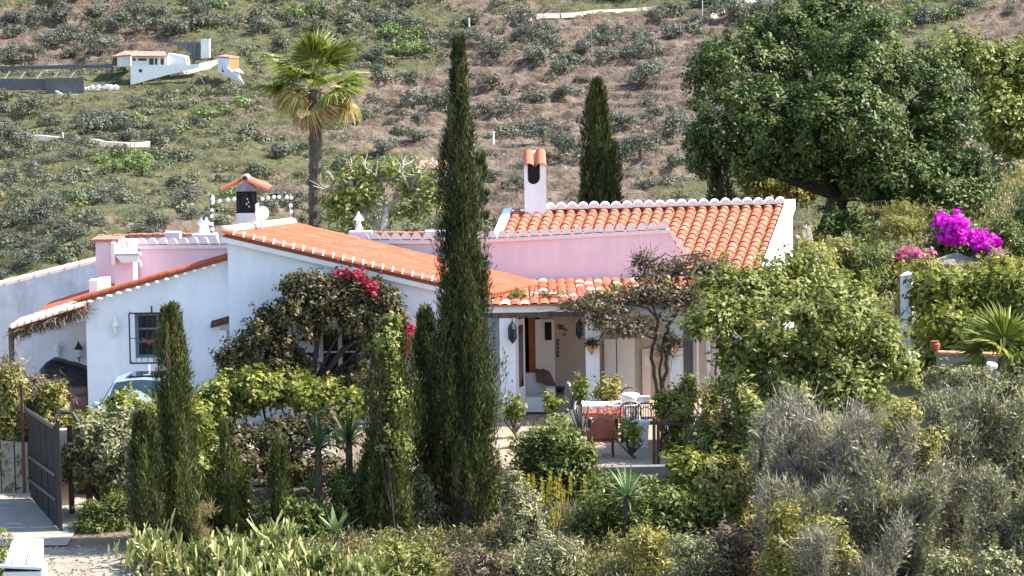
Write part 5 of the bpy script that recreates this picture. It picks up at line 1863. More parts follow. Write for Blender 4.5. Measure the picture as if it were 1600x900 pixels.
# hedge in front of the gabled wing
plant('hedge_bush', 'bright yellow green hedge below the dull bougainvillea', 'hedge', 440, 63.5,
      [blob(350, 630, 44, 28, 63.5), blob(410, 610, 50, 28, 63.6), blob(480, 620, 52, 26, 63.6), blob(545, 635, 44, 26, 63.5), blob(330, 650, 30, 26, 63.2)], 15000, 'lbright', per=18, cr=.2, L=.13, Wd=.085, skirt=False, trunk=.05, nl=10, stem_m='vinebark')
plant('vine_bush', 'shaded grey green vine under the bright hedge', 'vine', 450, 62.6,
      [blob(350, 690, 50, 36, 62.6), blob(430, 680, 56, 34, 62.6), blob(520, 680, 50, 34, 62.5), blob(400, 735, 70, 30, 62), blob(500, 740, 60, 36, 62)], 8500, 'lboug', per=14, cr=.2, L=.12, Wd=.06, stem_m='vinebark', trunk=.05, nl=22, skirt=False)
plant('hedge_bush', 'yellow green hedge in front of the silver car', 'hedge', 250, 61.8,
      [blob(210, 642, 54, 26, 61.8), blob(300, 660, 34, 34, 61.8), blob(160, 665, 40, 22, 61.5)], 7500, 'lbright', per=18, cr=.2, L=.13, Wd=.06)
plant('round_bush', 'round grey green bush beside the open gate', 'bush', 155, 59.6,
      [blob(150, 690, 44, 44, 59.6), blob(195, 700, 40, 56, 59.4), blob(130, 735, 30, 30, 59.6), blob(185, 740, 46, 30, 59.3)], 11000, 'lgrey', per=20, cr=.2, L=.11, Wd=.055, trunk=.05, skirt=False, stem_m='vinebark')
plant('round_bush', 'dark low bush at the foot of the rusty posts', 'bush', 168, 58.2,
      [blob(150, 800, 34, 18, 58.2), blob(180, 795, 26, 24, 58.2)], 3500, 'lmid', per=18, cr=.15, L=.10, Wd=.03)
plant('loquat_bush', 'bright large leaved bush right of the window cypress', 'bush', 320, 59.6,
      [blob(318, 740, 36, 44, 59.6), blob(350, 760, 36, 30, 59.6)], 2600, 'lbright', per=14, cr=.2, L=.2, Wd=.13)
plant('dry_creeper', 'dry brown creeper hanging over the board fence', 'creeper', 40, 62.3,
      [blob(10, 600, 34, 40, 62.4), blob(50, 620, 34, 46, 62.4), blob(90, 625, 22, 36, 62.6), blob(20, 660, 40, 30, 62.2)], 9000, 'ldry', per=24, cr=.22, L=.18, Wd=.03, stem_m='vinebark', trunk=.04, nl=14, droop=1.2)
plant('dry_creeper', 'yellow green creeper tips above the open gate', 'creeper', 85, 61.9,
      [blob(84, 625, 18, 34, 61.9), blob(14, 590, 26, 18, 62.0)], 3200, 'lyel', per=18, cr=.18, L=.12, Wd=.06)
# bare bush at the left edge
def twiggy(name, label, cat, px, Y, spread, h, n, mat='ltwig', levels=3, group=None, base=None, seed=1, stem='bark', leaves=None, r0=.03):
    """many forking thin stems, built as tapering blades round a few real limbs"""
    rng = np.random.default_rng(seed)
    X = at(px, 600, Y).x
    z = float(gz(X, Y)) if base is None else base
    t = thing(name, (X, Y, z), label, cat, group)
    mb = MB()
    seg = []
    for k in range(max(5, n // 400)):
        a = rng.uniform(0, 2 * np.pi)
        r = spread * rng.uniform(.15, .75)
        p0 = Vector((X + rng.normal(0, .12 * spread), Y + rng.normal(0, .1 * spread), z - .1))
        p2 = Vector((X + r * math.cos(a), Y + r * .7 * math.sin(a), z + h * rng.uniform(.5, .85)))
        p1 = p0.lerp(p2, .5) + Vector((rng.normal(0, .1), rng.normal(0, .1), .1)) * spread
        mb.tube([p0, p1, p2], [r0 * 1.6, r0, r0 * .3], 5)
        seg.append((np.array(p0), np.array(p1), np.array(p2)))
    mb.build('stems', M[stem], t)
    A = np.array([s[1] for s in seg]); Bq = np.array([s[2] for s in seg]); A0 = np.array([s[0] for s in seg])
    i = rng.integers(0, len(seg), n)
    u = rng.uniform(0, 1, n)[:, None]
    P0 = np.where(rng.uniform(0, 1, n)[:, None] < .75, A[i] + (Bq[i] - A[i]) * u, A0[i] + (A[i] - A0[i]) * (.35 + .65 * u))
    P0 = P0 + rng.normal(0, 1, (n, 3)) * np.array([.12, .12, .10]) * spread * .6
    D = unit(Bq[i] - A0[i]) * .5 + rdirs(rng, n) * 1.0 + np.array([0, 0, .55])
    q = leafq(P0, D, rdirs(rng, n), rng.uniform(.12, .4, n) * (.5 + .3 * spread), rng.uniform(.011, .024, n), 0)
    P1 = q[:, 2]
    q3 = leafq(P0 + (P1 - P0) * .3, D + rdirs(rng, n) * 1.2, rdirs(rng, n), rng.uniform(.12, .4, n), rng.uniform(.006, .012, n), 0)
    q2 = leafq(P1 - (P1 - P0) * .35, D + rdirs(rng, n) * 1.1, rdirs(rng, n), rng.uniform(.12, .35, n), rng.uniform(.008, .014, n), 0)
    tw = nobj('twigs', qmesh('twigs', np.concatenate([q, q2, q3]), np.tile(rng.uniform(0, 1, n), 3), M[mat], worldpos(t)), t)
    tag(tw, kind='stuff')
    if leaves:
        lm, ln, lL, lW = leaves
        j = rng.integers(0, n, ln)
        q = leafq(P0[j] + (P1[j] - P0[j]) * rng.uniform(.3, 1.1, ln)[:, None] + rng.normal(0, .04, (ln, 3)), D[j] + rdirs(rng, ln) * .8, rdirs(rng, ln) + [0, 0, .4], lL * rng.uniform(.6, 1.4, ln), lW * rng.uniform(.6, 1.4, ln))
        cl = vnoise(q[:, 0, 0] * 2.5, q[:, 0, 2] * 2.5, seed)
        nobj('foliage', qmesh('foliage', q, np.clip(.6 * cl + .4 * rng.uniform(0, 1, ln), 0, 1), M[lm], worldpos(t)), t)
    return t
twiggy('bare_bush', 'bare grey bush at the left edge beside the carport', 'bush', 8, 66.5, .55, 2.4, 500, seed=61)
# grey shrubs, lower right
DR = 'dry grey shrubs filling the lower right'
for k, (px, pyt, Y, w, n, lv, lab) in enumerate((
    (1285, 600, 58.0, 150, 5200, ('lgrey', 12000, .085, .040), 'large bare grey shrub with dark forked stems below the light green tree'),
    (1470, 572, 59.0, 170, 4800, ('lgrey', 16000, .085, .040), 'tall leafy grey green shrub in front of the low grey wall'),
    (1585, 600, 58.5, 120, 3200, ('lgrey', 13000, .085, .040), 'grey green shrub at the right edge below the fan palm'),
    (1400, 700, 55.6, 150, 4200, ('lgrey', 13000, .085, .040), 'dense grey shrub in the middle of the lower right thicket'),
    (1230, 745, 55.2, 110, 3600, ('llime', 7000, .09, .038), 'grey shrub with pale green tips at the foot of the thicket'),
    (1545, 740, 54.8, 150, 3800, ('lgrey', 14000, .085, .040), 'low grey shrub in the bottom right corner'),
    (1200, 640, 58.8, 90, 2600, ('lgrey', 2500, .09, .04), 'dark half bare shrub between the patio greenery and the large grey shrub'),
    (1350, 640, 57.2, 120, 3600, ('lgrey', 3500, .09, .04), 'bare twiggy grey shrub directly under the light green tree'),
    (1480, 690, 56.4, 130, 3600, ('lgrey', 6000, .09, .04), 'grey shrub between the two yellow green patches of the thicket'),
    (1330, 820, 53.4, 130, 2600, ('lgrey', 6000, .085, .040), 'short twiggy shrub at the bottom edge of the thicket'))):
    X = at(px, 600, Y).x
    h = at(px, pyt, Y).z - float(gz(X, Y))
    twiggy('dry_shrub', lab, 'shrub', px, Y, w / S(Y), h * 1.12, int(n * (.85 if px < 1400 else .5)), r0=.045, seed=70 + k, leaves=(lv[0], int(lv[1] * (.4 if px < 1380 else .85))) + lv[2:], group=DR, stem='vinebark')
plant('lime_shrub', 'grey green bush tops in front of the low grey wall', 'bush', 1520, 64.5,
      [blob(1475, 590, 36, 20, 64.5), blob(1530, 600, 44, 22, 64.5), blob(1590, 595, 30, 24, 64.5)], 4200, 'lgrey', per=18, cr=.18, L=.11, Wd=.045)
plant('lime_shrub', 'small yellow green shrub growing inside the grey thicket', 'bush', 1410, 57.0,
      [blob(1410, 650, 34, 26, 57), blob(1440, 690, 28, 24, 57)], 2200, 'lyel', per=18, cr=.16, L=.10, Wd=.045)
plant('lime_shrub', 'yellow green shrub patch at the bottom left of the grey thicket', 'bush', 1290, 53.8,
      [blob(1285, 830, 40, 28, 53.8), blob(1305, 870, 40, 24, 53.6), blob(1220, 800, 34, 22, 54.2)], 3600, 'lyel', per=18, cr=.16, L=.10, Wd=.045)
plant('lime_shrub', 'pale green low shrub at the bottom right corner', 'bush', 1500, 53.2,
      [blob(1480, 880, 50, 22, 53.2), blob(1550, 870, 40, 20, 53.4)], 2600, 'lgrey', per=18, cr=.16, L=.10, Wd=.045)
# fan palm on the right: trunk, fronds as parts
def fan_mesh(name, rad, m, spread=105, nb=24, droop=.25, seed=1, petiole=.8, pw=.025):
    """palm fan: long stalk along +y, folded blades radiating from its end"""
    rng = np.random.default_rng(seed)
    V, ti = [], []
    for k in range(nb):
        a = math.radians(-spread + 2 * spread * k / (nb - 1) + rng.normal(0, 1.5))
        d = np.array([math.sin(a), math.cos(a), 0.0])
        sd_ = np.array([math.cos(a), -math.sin(a), 0.0])
        r = rad * rng.uniform(.86, 1.04) * (1 - .22 * abs(a) / math.radians(spread))
        w = rad * 2 * math.radians(spread) / nb * .33
        o = np.array([0, petiole, 0.0])
        z1 = -.06 * rad - .10 * rad * abs(math.sin(a))
        z2 = -droop * rad * rng.uniform(.6, 1.4)
        p0, p1, p2, p3 = o + d * .04, o + d * r * .55 + [0, 0, z1 * .4], o + d * r * .80 + [0, 0, z1 + z2 * .35], o + d * r * .98 + [0, 0, z1 + z2]
        up_ = np.array([0, 0, .028 * rad])
        c = rng.uniform(0, 1)
        for s in (-1, 1):
            V.append([p0, p1 + up_, p1 + sd_ * s * w, p0 + sd_ * s * .008]); ti.append(c)
            V.append([p1 + up_, p2 + up_ * .5, p2 + sd_ * s * w * .45, p1 + sd_ * s * w]); ti.append(min(1, c + .1))
            V.append([p2 + up_ * .5, p3, p3, p2 + sd_ * s * w * .45]); ti.append(min(1, c + .25))
    for s in (-1, 1):
        V.append([np.array([0, 0, 0.]), np.array([s * pw, 0, .01]), np.array([s * pw * .6, petiole + .05, .01]), np.array([0, petiole + .05, .02])]); ti.append(.9)
    return qmesh(name, V, ti, M[m])
def frond(t, me, p, az, el, roll, sc=1.0):
    y = Vector((math.cos(el) * math.cos(az), math.cos(el) * math.sin(az), math.sin(el)))
    x = y.cross(Z3).normalized()
    z = x.cross(y).normalized()
    mt = frame(x, y, z, Vector((0, 0, 0))) @ Matrix.Rotation(roll, 4, 'Y') @ Matrix.Scale(sc, 4)
    mt.translation = p
    return put('frond', me, t, mt)
def fan_palm():
    Y = 82.5
    top = at(493, 140, Y)
    b = at(487, 350, Y)
    z0 = float(gz(b.x, Y))
    t = thing('fan_palm', (b.x, Y, z0), 'tall fan palm with a shaggy crown behind the orange roof', 'palm tree')
    mb = MB()
    rg = random.Random(9)
    pts, rad = [], []
    for k in range(41):
        u = k / 40
        pts.append(Vector((b.x + (top.x - b.x) * u, Y, z0 - .2 + (top.z - z0 + .2) * u)))
        rad.append(.175 + (.03 if k % 2 else 0) + rg.uniform(-.01, .012))
    mb.tube(pts, rad, 12)
    mb.build('trunk', M['palmbark'], t)
    # stubs of old leaf bases
    mb = MB()
    for k in range(150):
        u = rg.uniform(.25, 1)
        a = rg.uniform(0, 6.28)
        c = pts[0].lerp(pts[-1], u)
        o = Vector((math.cos(a), math.sin(a), 0))
        s_ = Vector((-o.y, o.x, 0)) * .05
        mb.face(c + o * .18 - s_, c + o * .18 + s_, c + o * (.29) + Z3 * .12)
    tag(mb.build('leaf_bases', M['palmbark'], t), kind='stuff')
    ms = [fan_mesh('green_fan', .80, 'lpalm', 95, 26, .12, 1, .75), fan_mesh('green_fan', .86, 'lpalm', 105, 28, .2, 2, .85)]
    my = [fan_mesh('yellow_fan', .84, 'lpalmy', 100, 26, .42, 3, .8), fan_mesh('yellow_fan', .80, 'lpalmy', 95, 24, .55, 4, .8)]
    md = [fan_mesh('dry_fan', .80, 'lpalmd', 80, 22, .75, 5, .7), fan_mesh('dry_fan', .75, 'lpalmd', 70, 20, .9, 6, .65)]
    c = top + Vector((0, 0, -.05))
    for k in range(13):
        el = R(rg.uniform(38, 88))
        frond(t, ms[k % 2], c + Vector((rg.uniform(-.1, .1), rg.uniform(-.1, .1), rg.uniform(-.05, .25))), 2 * math.pi * k * .381 + .5, el, rg.uniform(-.5, .5), rg.uniform(.95, 1.2))
    for k in range(11):
        frond(t, ms[k % 2], c, 2 * math.pi * k / 11 + .2, R(rg.uniform(2, 34)), rg.uniform(-.5, .5), rg.uniform(1.05, 1.25))
    for k in range(8):
        frond(t, my[k % 2], c + Vector((0, 0, -.05)), 2 * math.pi * k / 8 + .15, R(rg.uniform(-24, 2)), rg.uniform(-1.3, 1.3), rg.uniform(.85, 1.12))
    for k in range(8):
        frond(t, md[k % 2], c + Vector((0, 0, -.12)), 2 * math.pi * k / 8 + .3, R(rg.uniform(-50, -24)), rg.uniform(-1.2, 1.2), rg.uniform(.7, .95))
fan_palm()
def low_fan_palm():
    Y = 66.0
    p = at(1566, 560, Y)
    z0 = float(gz(p.x, Y))
    t = thing('low_fan_palm', (p.x, Y, z0), 'low fan palm at the right edge beside the grey wall', 'palm')
    mb = MB(); mb.tube([(p.x, Y, z0 - .1), (p.x, Y, p.z)], [.13, .10], 9); mb.build('trunk', M['palmbark'], t)
    a = fan_mesh('low_fan', 1.0, 'lpalm', 100, 26, .1, 11, .55)
    b = fan_mesh('low_fan', .95, 'lpalm', 95, 24, .15, 12, .5)
    rg = random.Random(4)
    for k, (az, el) in enumerate(((180, 18), (200, 45), (150, 60), (100, 75), (60, 62), (20, 50), (-10, 30), (240, 30), (300, 20), (-40, 55), (270, 65), (172, -5))):
        frond(t, (a, b)[k % 2], p, R(az), R(el), rg.uniform(-.4, .4), rg.uniform(.85, 1.05))
low_fan_palm()
# fig tree behind the terrace, pale crooked branches
def fig():
    Y = 81.5
    rng = np.random.default_rng(44)
    X = at(595, 360, Y).x
    z0 = float(gz(X, Y))
    t = thing('fig_tree', (X, Y, z0), 'spreading tree with bare pale branches and pale green leaves behind the terrace', 'tree')
    mb = MB()
    J = lambda px, py, dy=0: at(px, py, Y + dy)
    br = [[(598, 420), (598, 360), (604, 325)], [(604, 325), (560, 308), (525, 290), (512, 268)], [(604, 325), (640, 295), (655, 268)], [(640, 295), (628, 272), (630, 250)], [(604, 325), (625, 335), (660, 318), (672, 300)], [(560, 308), (548, 285), (550, 266)], [(525, 290), (505, 296)], [(598, 360), (575, 340), (560, 308)], [(655, 268), (676, 262)], [(640, 295), (668, 290), (682, 282)], [(604, 325), (600, 295), (585, 272)], [(585, 272), (570, 262)], [(628, 272), (612, 262)]]
    for k, b in enumerate(br):
        pts = [J(x, y, rng.uniform(-.6, .6) if i else 0) for i, (x, y) in enumerate(b)]
        r = .12 if k == 0 else .075 if k in (1, 2, 4, 7) else .045
        mb.tube(pts, [r * (1 - .35 * i / max(1, len(pts) - 1)) for i in range(len(pts))], 6)
        for _ in range(9):
            i = rng.integers(len(pts) - 1)
            p = pts[i].lerp(pts[i + 1], rng.uniform(.2, 1))
            if k == 0: continue
            e = p + Vector((rng.normal(0, .22), rng.normal(0, .2), rng.uniform(.05, .45)))
            mb.tube([p, p.lerp(e, .5) + Vector((rng.normal(0, .05), 0, .0)), e], [.020, .016, .008], 4)
    mb.build('trunk', M['palebark'], t)
    q, ti = crown(rng, [blob(530, 330, 34, 34, Y), blob(560, 300, 60, 36, Y), blob(650, 300, 44, 42, Y), blob(580, 270, 50, 14, Y), blob(640, 335, 40, 24, Y), blob(545, 350, 40, 18, Y)], 3000, sub=3, per=10, cr=.3, L=.17, Wd=.085, inner=.3)
    nobj('crown', qmesh('crown', q, ti, M['llime'], worldpos(t)), t)
fig()
# low greenery on and behind the terrace edge
plant('roof_weeds', 'sprawling yellow green creeper lying on the porch roof', 'creeper', 830, 70.6,
      [blob(805, 460, 16, 5, 70.4, 14), blob(862, 462, 22, 4, 70.4, 14)], 420, 'lyel', per=14, cr=.12, L=.10, Wd=.05, base=2.7)
# pergola vine on the porch
def vine():
    Y = 69.0
    rng = np.random.default_rng(17)
    b = at(1030, 640, Y)
    t = thing('pergola_vine', (b.x, Y, .03), 'old dark twisted vine climbing over the porch roof', 'vine')
    mb = MB()
    J = lambda px, py, dy=0: at(px, py, Y + dy)
    for pts, r in (([(1036, 690), (1030, 640), (1024, 600), (1020, 560), (1022, 530), (1030, 500), (1010, 480), (960, 470), (920, 470)], .05),
                   ([(1037, 690), (1040, 640), (1036, 600), (1042, 570), (1038, 540), (1045, 510), (1060, 480), (1100, 470)], .055),
                   ([(1034, 690), (1035, 620), (1030, 580), (1034, 550), (1040, 520)], .04),
                   ([(1022, 530), (990, 515), (950, 510), (935, 530), (925, 545)], .022),
                   ([(1030, 500), (1000, 440), (1010, 415), (1030, 400)], .022), ([(1010, 415), (1040, 395), (1055, 405)], .016), ([(1045, 510), (1075, 440), (1060, 400), (1100, 395)], .02),
                   ([(1120, 640), (1118, 580), (1126, 545), (1115, 515), (1080, 500)], .028), ([(920, 470), (870, 486), (820, 490)], .012)):
        pp = [J(x, y, rng.uniform(-.12, .12)) for x, y in pts]
        # twist
        dense = []
        for i in range(len(pp) - 1):
            for s in range(3):
                dense.append(pp[i].lerp(pp[i + 1], s / 3) + Vector((rng.normal(0, .018), rng.normal(0, .02), 0)))
        dense.append(pp[-1])
        mb.tube(dense, [r * (1 - .5 * i / len(dense)) for i in range(len(dense))], 6)
    mb.build('trunk', M['vinebark'], t)
    bl = [blob(985, 510, 66, 16, Y, 40), blob(1060, 470, 60, 26, Y + .4, 50), blob(1030, 430, 46, 24, Y + 1, 40), blob(1095, 425, 50, 28, Y + .8, 50), blob(950, 485, 36, 10, Y, 30), blob(1010, 460, 50, 14, Y + .4, 40), blob(1005, 405, 20, 10, Y + 1.2, 20), blob(1110, 470, 40, 40, Y + .4, 40), blob(1040, 540, 18, 30, Y, 16), blob(905, 478, 44, 7, Y - .1, 20), blob(945, 468, 50, 9, Y + .4, 30), blob(1130, 440, 40, 30, Y + .6, 40)]
    q, ti = crown(rng, bl, 11500, per=14, cr=.18, L=.11, Wd=.05, inner=.3)
    f = nobj('foliage', qmesh('foliage', q, ti, M['lvine'], worldpos(t)), t)
    n = 1500
    B = np.array(bl)
    i = rng.integers(0, len(B), n)
    Pq = B[i, :3] + rdirs(rng, n) * B[i, 3:] * rng.uniform(.3, 1.1, (n, 1))
    q = leafq(Pq, rdirs(rng, n) * [1, .6, .8], rdirs(rng, n), rng.uniform(.2, .55, n), rng.uniform(.010, .022, n), 0)
    tw = nobj('twigs', qmesh('twigs', q, rng.uniform(0, .5, n), M['lvine'], worldpos(t)), t)
    tag(tw, kind='stuff')
    q, ti = crown(rng, [blob(935, 462, 26, 6, Y + .6, 14), blob(1040, 445, 16, 10, Y + .6, 14), blob(975, 452, 30, 8, Y + .8, 14)], 500, per=12, cr=.12, L=.11, Wd=.06)
    nobj('young_leaves', qmesh('young_leaves', q, ti, M['lyel'], worldpos(t)), t)
vine()
# grape sprigs and patio bushes
for k, (px, py, Y, w, h, n, m, lab) in enumerate((
    (803, 645, 66.5, 17, 14, 380, 'lbright', 'small bright sprig growing at the porch step below the black lantern'),
    (861, 637, 65.0, 13, 11, 260, 'lbright', 'small bright sprig left of the white lounger'),
    (908, 608, 64.5, 13, 20, 260, 'lbright', 'young vine with bright leaves climbing before the front pillar'),
    (950, 612, 67.6, 24, 18, 900, 'lyel', 'yellow flowering bush behind the coral flowers'),
    (1040, 640, 64.6, 26, 24, 900, 'lbright', 'leafy green shoots around the foot of the vine trunk'),
    (985, 680, 63.0, 16, 26, 420, 'lbright', 'vine shoot with large bright leaves beside the red brown armchair'),
    (1075, 620, 65.6, 22, 28, 900, 'llime', 'narrow light green bush right of the second pillar'),
    (1100, 690, 62.6, 34, 40, 1500, 'llime', 'tall potted greenery at the right end of the patio'),
    (1118, 620, 66.0, 24, 30, 800, 'lyel', 'yellow green potted shrub before the white awning poles'),
    (1065, 655, 63.6, 20, 22, 500, 'llime', 'small pale green plant behind the small iron table'),
    (870, 668, 62.6, 26, 14, 500, 'llime', 'low pale plant in front of the white lounger'),
    (1145, 680, 62.2, 30, 60, 1600, 'lyel', 'tall yellow green succulent bush under the light green tree'))):
    plant('patio_plant', lab, 'plant', px, Y, [blob(px, py, w, h, Y)], int(n * 1.2), m, per=9, cr=.15, L=.12, Wd=.075 if m == 'lbright' else .055, base=.03 if Y > 61.7 else None, group='small plants on the patio', nl=9, skirt=k > 6, sub=3, sh=.75, inner=.05)
for k, (px, py, Y, w, h, n, m, L, Wd, lab) in enumerate((
    (880, 705, 61.0, 60, 34, 6500, 'lmid', .11, .05, 'olive green bush in front of the white lounger'),
    (820, 700, 61.0, 26, 22, 900, 'llime', .10, .05, 'thin pale bush at the sunlit left edge of the patio'),
    (1080, 745, 59.6, 50, 40, 3800, 'lbright', .16, .08, 'broad leaved yellow green bush below the small iron table'),
    (1130, 760, 59.2, 44, 52, 3600, 'lyel', .17, .075, 'tall straggly bush with yellowish leaves beside the grey thicket'),
    (1050, 800, 58.4, 70, 34, 5200, 'lmid', .12, .045, 'dark green undergrowth bush beneath the bright green agave'),
    (940, 800, 58.8, 50, 34, 3400, 'lmid', .12, .04, 'low green bush left of the bright green agave'),
    (650, 770, 59.8, 34, 34, 2600, 'lgrey', .10, .045, 'pale thin bush between the two front cypresses'),
    (560, 770, 60.2, 50, 44, 5200, 'lmid', .12, .04, 'dark bush behind the pale agave'),
    (815, 790, 58.2, 34, 50, 3600, 'lgrey', .12, .03, 'grey green bush right of the tallest cypress foot'),
    (1145, 850, 55.6, 44, 30, 2400, 'ldry', .11, .035, 'dry brownish bush at the bottom right of the garden'),
    (1090, 860, 55.4, 50, 34, 3200, 'lgrey', .11, .03, 'grey weedy bush at the bottom beside the dry brown bush'),
    (1180, 650, 61.6, 34, 70, 3400, 'llime', .17, .06, 'upright light green bush between the patio greenery and the grey thicket'),
    (1190, 740, 60.2, 40, 60, 3200, 'lmid', .14, .05, 'shaded green bush left of the large bare grey shrub'),
    (950, 755, 60.7, 36, 16, 1500, 'lmid', .11, .045, 'low creeping bush along the patio wall beside the bright green agave'),
    (1005, 756, 60.7, 44, 16, 1600, 'lmid', .11, .045, 'low bush hiding the patio wall right of the bright green agave'),
    (760, 745, 60.6, 30, 30, 1500, 'llime', .11, .04, 'thin weedy bush between the tallest cypress and the patio'),
    (1010, 850, 56.2, 60, 30, 3000, 'lyel', .12, .03, 'yellowish weedy bush at the bottom edge under the agave'),
    (860, 860, 56.0, 60, 30, 3000, 'lgrey', .12, .03, 'grey green weedy bush at the bottom centre'),
    (760, 880, 55.6, 60, 20, 2400, 'ldry', .11, .03, 'dry tangled bush in front of the tallest cypress foot'),
    (630, 868, 56.2, 50, 24, 2600, 'llime', .12, .035, 'pale weedy bush right of the succulent mounds'),
    (470, 800, 58.6, 60, 24, 3000, 'lmid', .14, .05, 'shaded bush behind the pale succulents'))):
    plant('garden_bush', lab, 'bush', px, Y, [blob(px - w * .3, py, w * .7, h, Y), blob(px + w * .35, py + 4, w * .6, h * .85, Y + .2)], n, m, per=18, cr=.18, L=L, Wd=Wd, group='bushes in the front garden')
# rosettes
def rosette(name, label, cat, px, py, Y, n, L, Wd, mat, el0=5, el1=85, bend=.25, trunk=0, seed=1, group=None, leafname='leaf', shared=True, prof=None):
    rng = np.random.default_rng(seed)
    c = at(px, py, Y)
    zg = float(gz(c.x, Y))
    t = thing(name, (c.x, Y, zg), label, cat, group)
    if c.z - zg > .12:
        mb = MB(); mb.tube([(c.x, Y, zg - .1), (c.x, Y, c.z)], [.10 if trunk else .07, .07], 7); mb.build('stem', M['palmbark'], t)
    ms = []
    for k in range(3):
        q = stripq(np.array([[0, 0, 0.]]), np.array([[0, 1.0, 0]]), np.array([[0, 0, -bend * (.6 + .4 * k)]]), [L], [Wd], 4, prof=prof or [.6, 1, .9, .55, .03])
        q2 = q.copy()
        q[:, (0, 3), 2] += 0
        ms.append(qmesh('blade', q, rng.uniform(.2, .9, len(q)), M[mat]))
    for k in range(n):
        el = R(el0 + (el1 - el0) * (k / n) ** .8 + rng.normal(0, 4))
        az = k * 2.399
        y = Vector((math.cos(el) * math.cos(az), math.cos(el) * math.sin(az), math.sin(el)))
        x = y.cross(Z3).normalized()
        z = x.cross(y)
        mt = frame(x, y, z, Vector((0, 0, 0))) @ Matrix.Scale(rng.uniform(.8, 1.1), 4)
        mt.translation = c + Vector((0, 0, .02 * k / n))
        put(leafname, ms[k % 3], t, mt)
    return t
rosette('yucca', 'dark spiky yucca in front of the vine hedge', 'yucca', 497, 700, 60.0, 56, .80, .05, 'lyucca', -25, 88, .10, 1, 21, 'yuccas in the garden')
rosette('yucca', 'second darker yucca half hidden behind the first', 'yucca', 545, 690, 60.8, 56, .80, .05, 'lyucca', -25, 88, .10, 1, 22, 'yuccas in the garden')
rosette('yucca', 'low shaded yucca under the two dark yuccas', 'yucca', 487, 768, 59.2, 34, .5, .05, 'lyucca', -20, 85, .10, 1, 23, 'yuccas in the garden')
rosette('agave', 'bright green spiky agave below the patio edge', 'agave', 980, 776, 58.6, 50, .72, .055, 'lagave', -20, 86, .12, 1, 24)
rosette('agave', 'pale blue green agave with few broad blades at the bottom middle', 'agave', 524, 836, 57.0, 9, .62, .12, 'lagave', 35, 80, .12, 0, 25)
rosette('agave', 'small pale agave on the slope below the boulders', 'agave', 1325, 383, 84.5, 16, .5, .07, 'lagave', 20, 80, .1, 0, 26)
# aloe with yellow flower spikes
def aloe(px, py, Y, spikes, label, seed):
    rng = np.random.default_rng(seed)
    c = at(px, py, Y)
    zg = float(gz(c.x, Y))
    t = thing('aloe', (c.x, Y, zg), label, 'aloe', 'aloes with yellow flower spikes')
    n = 130
    P0 = np.array([[c.x, Y, zg]]) + rng.normal(0, 1, (n, 3)) * [.28, .2, 0] + [0, 0, .05]
    d = rng.normal(0, .28, (n, 3)); d[:, 2] = 1
    q = stripq(P0, d, rng.normal(0, .12, (n, 3)), rng.uniform(.5, 1.0, n) * max(.5, c.z - zg), np.full(n, .035), 3, N=rdirs(rng, n))
    nobj('foliage', qmesh('foliage', q, np.repeat(rng.uniform(0, 1, n), 3), M['ldry' if seed % 2 else 'lgrey'], worldpos(t)), t)
    for sx, sy, h in spikes:
        p = at(sx, sy, Y + rng.uniform(-.3, .3))
        L = h / S(Y)
        m = 90
        w = rng.uniform(0, 1, m)
        a = rng.uniform(0, 6.28, m)
        r = .045 * (1 - w) ** .6 + .004
        Pq = np.stack([p.x + np.cos(a) * r * .5, p.y + np.sin(a) * r * .5, p.z - L + L * w * .95], 1)
        dq = np.stack([np.cos(a) * .5, np.sin(a) * .5, .8 + 0 * a], 1)
        q = leafq(Pq, dq, rdirs(rng, m), rng.uniform(.04, .075, m), np.full(m, .022))
        nobj('flower_spike', qmesh('flower_spike', q, rng.uniform(0, 1, m), M['fyel'], worldpos(t)), t)
        mb = MB(); mb.tube([(p.x + rng.normal(0, .05), p.y, zg), (p.x, p.y, p.z - L)], .010, 4); mb.build('stalk', M['reed'], t)
aloe(820, 770, 59.6, [(814, 736, 34), (826, 740, 36), (833, 740, 32), (848, 752, 44)], 'aloe clump with yellow spikes nearest the tall cypress', 1)
aloe(865, 775, 59.6, [(860, 736, 34), (868, 745, 36), (875, 738, 42), (880, 760, 30), (856, 756, 36)], 'aloe clump with the densest yellow spikes, in the middle of the row', 2)
aloe(870, 830, 58.0, [(864, 792, 34), (873, 784, 38)], 'aloe clump with two yellow spikes lower down the bank', 3)
aloe(905, 775, 59.8, [(891, 744, 34), (914, 742, 36)], 'aloe clump with two spikes on the right towards the bright agave', 4)
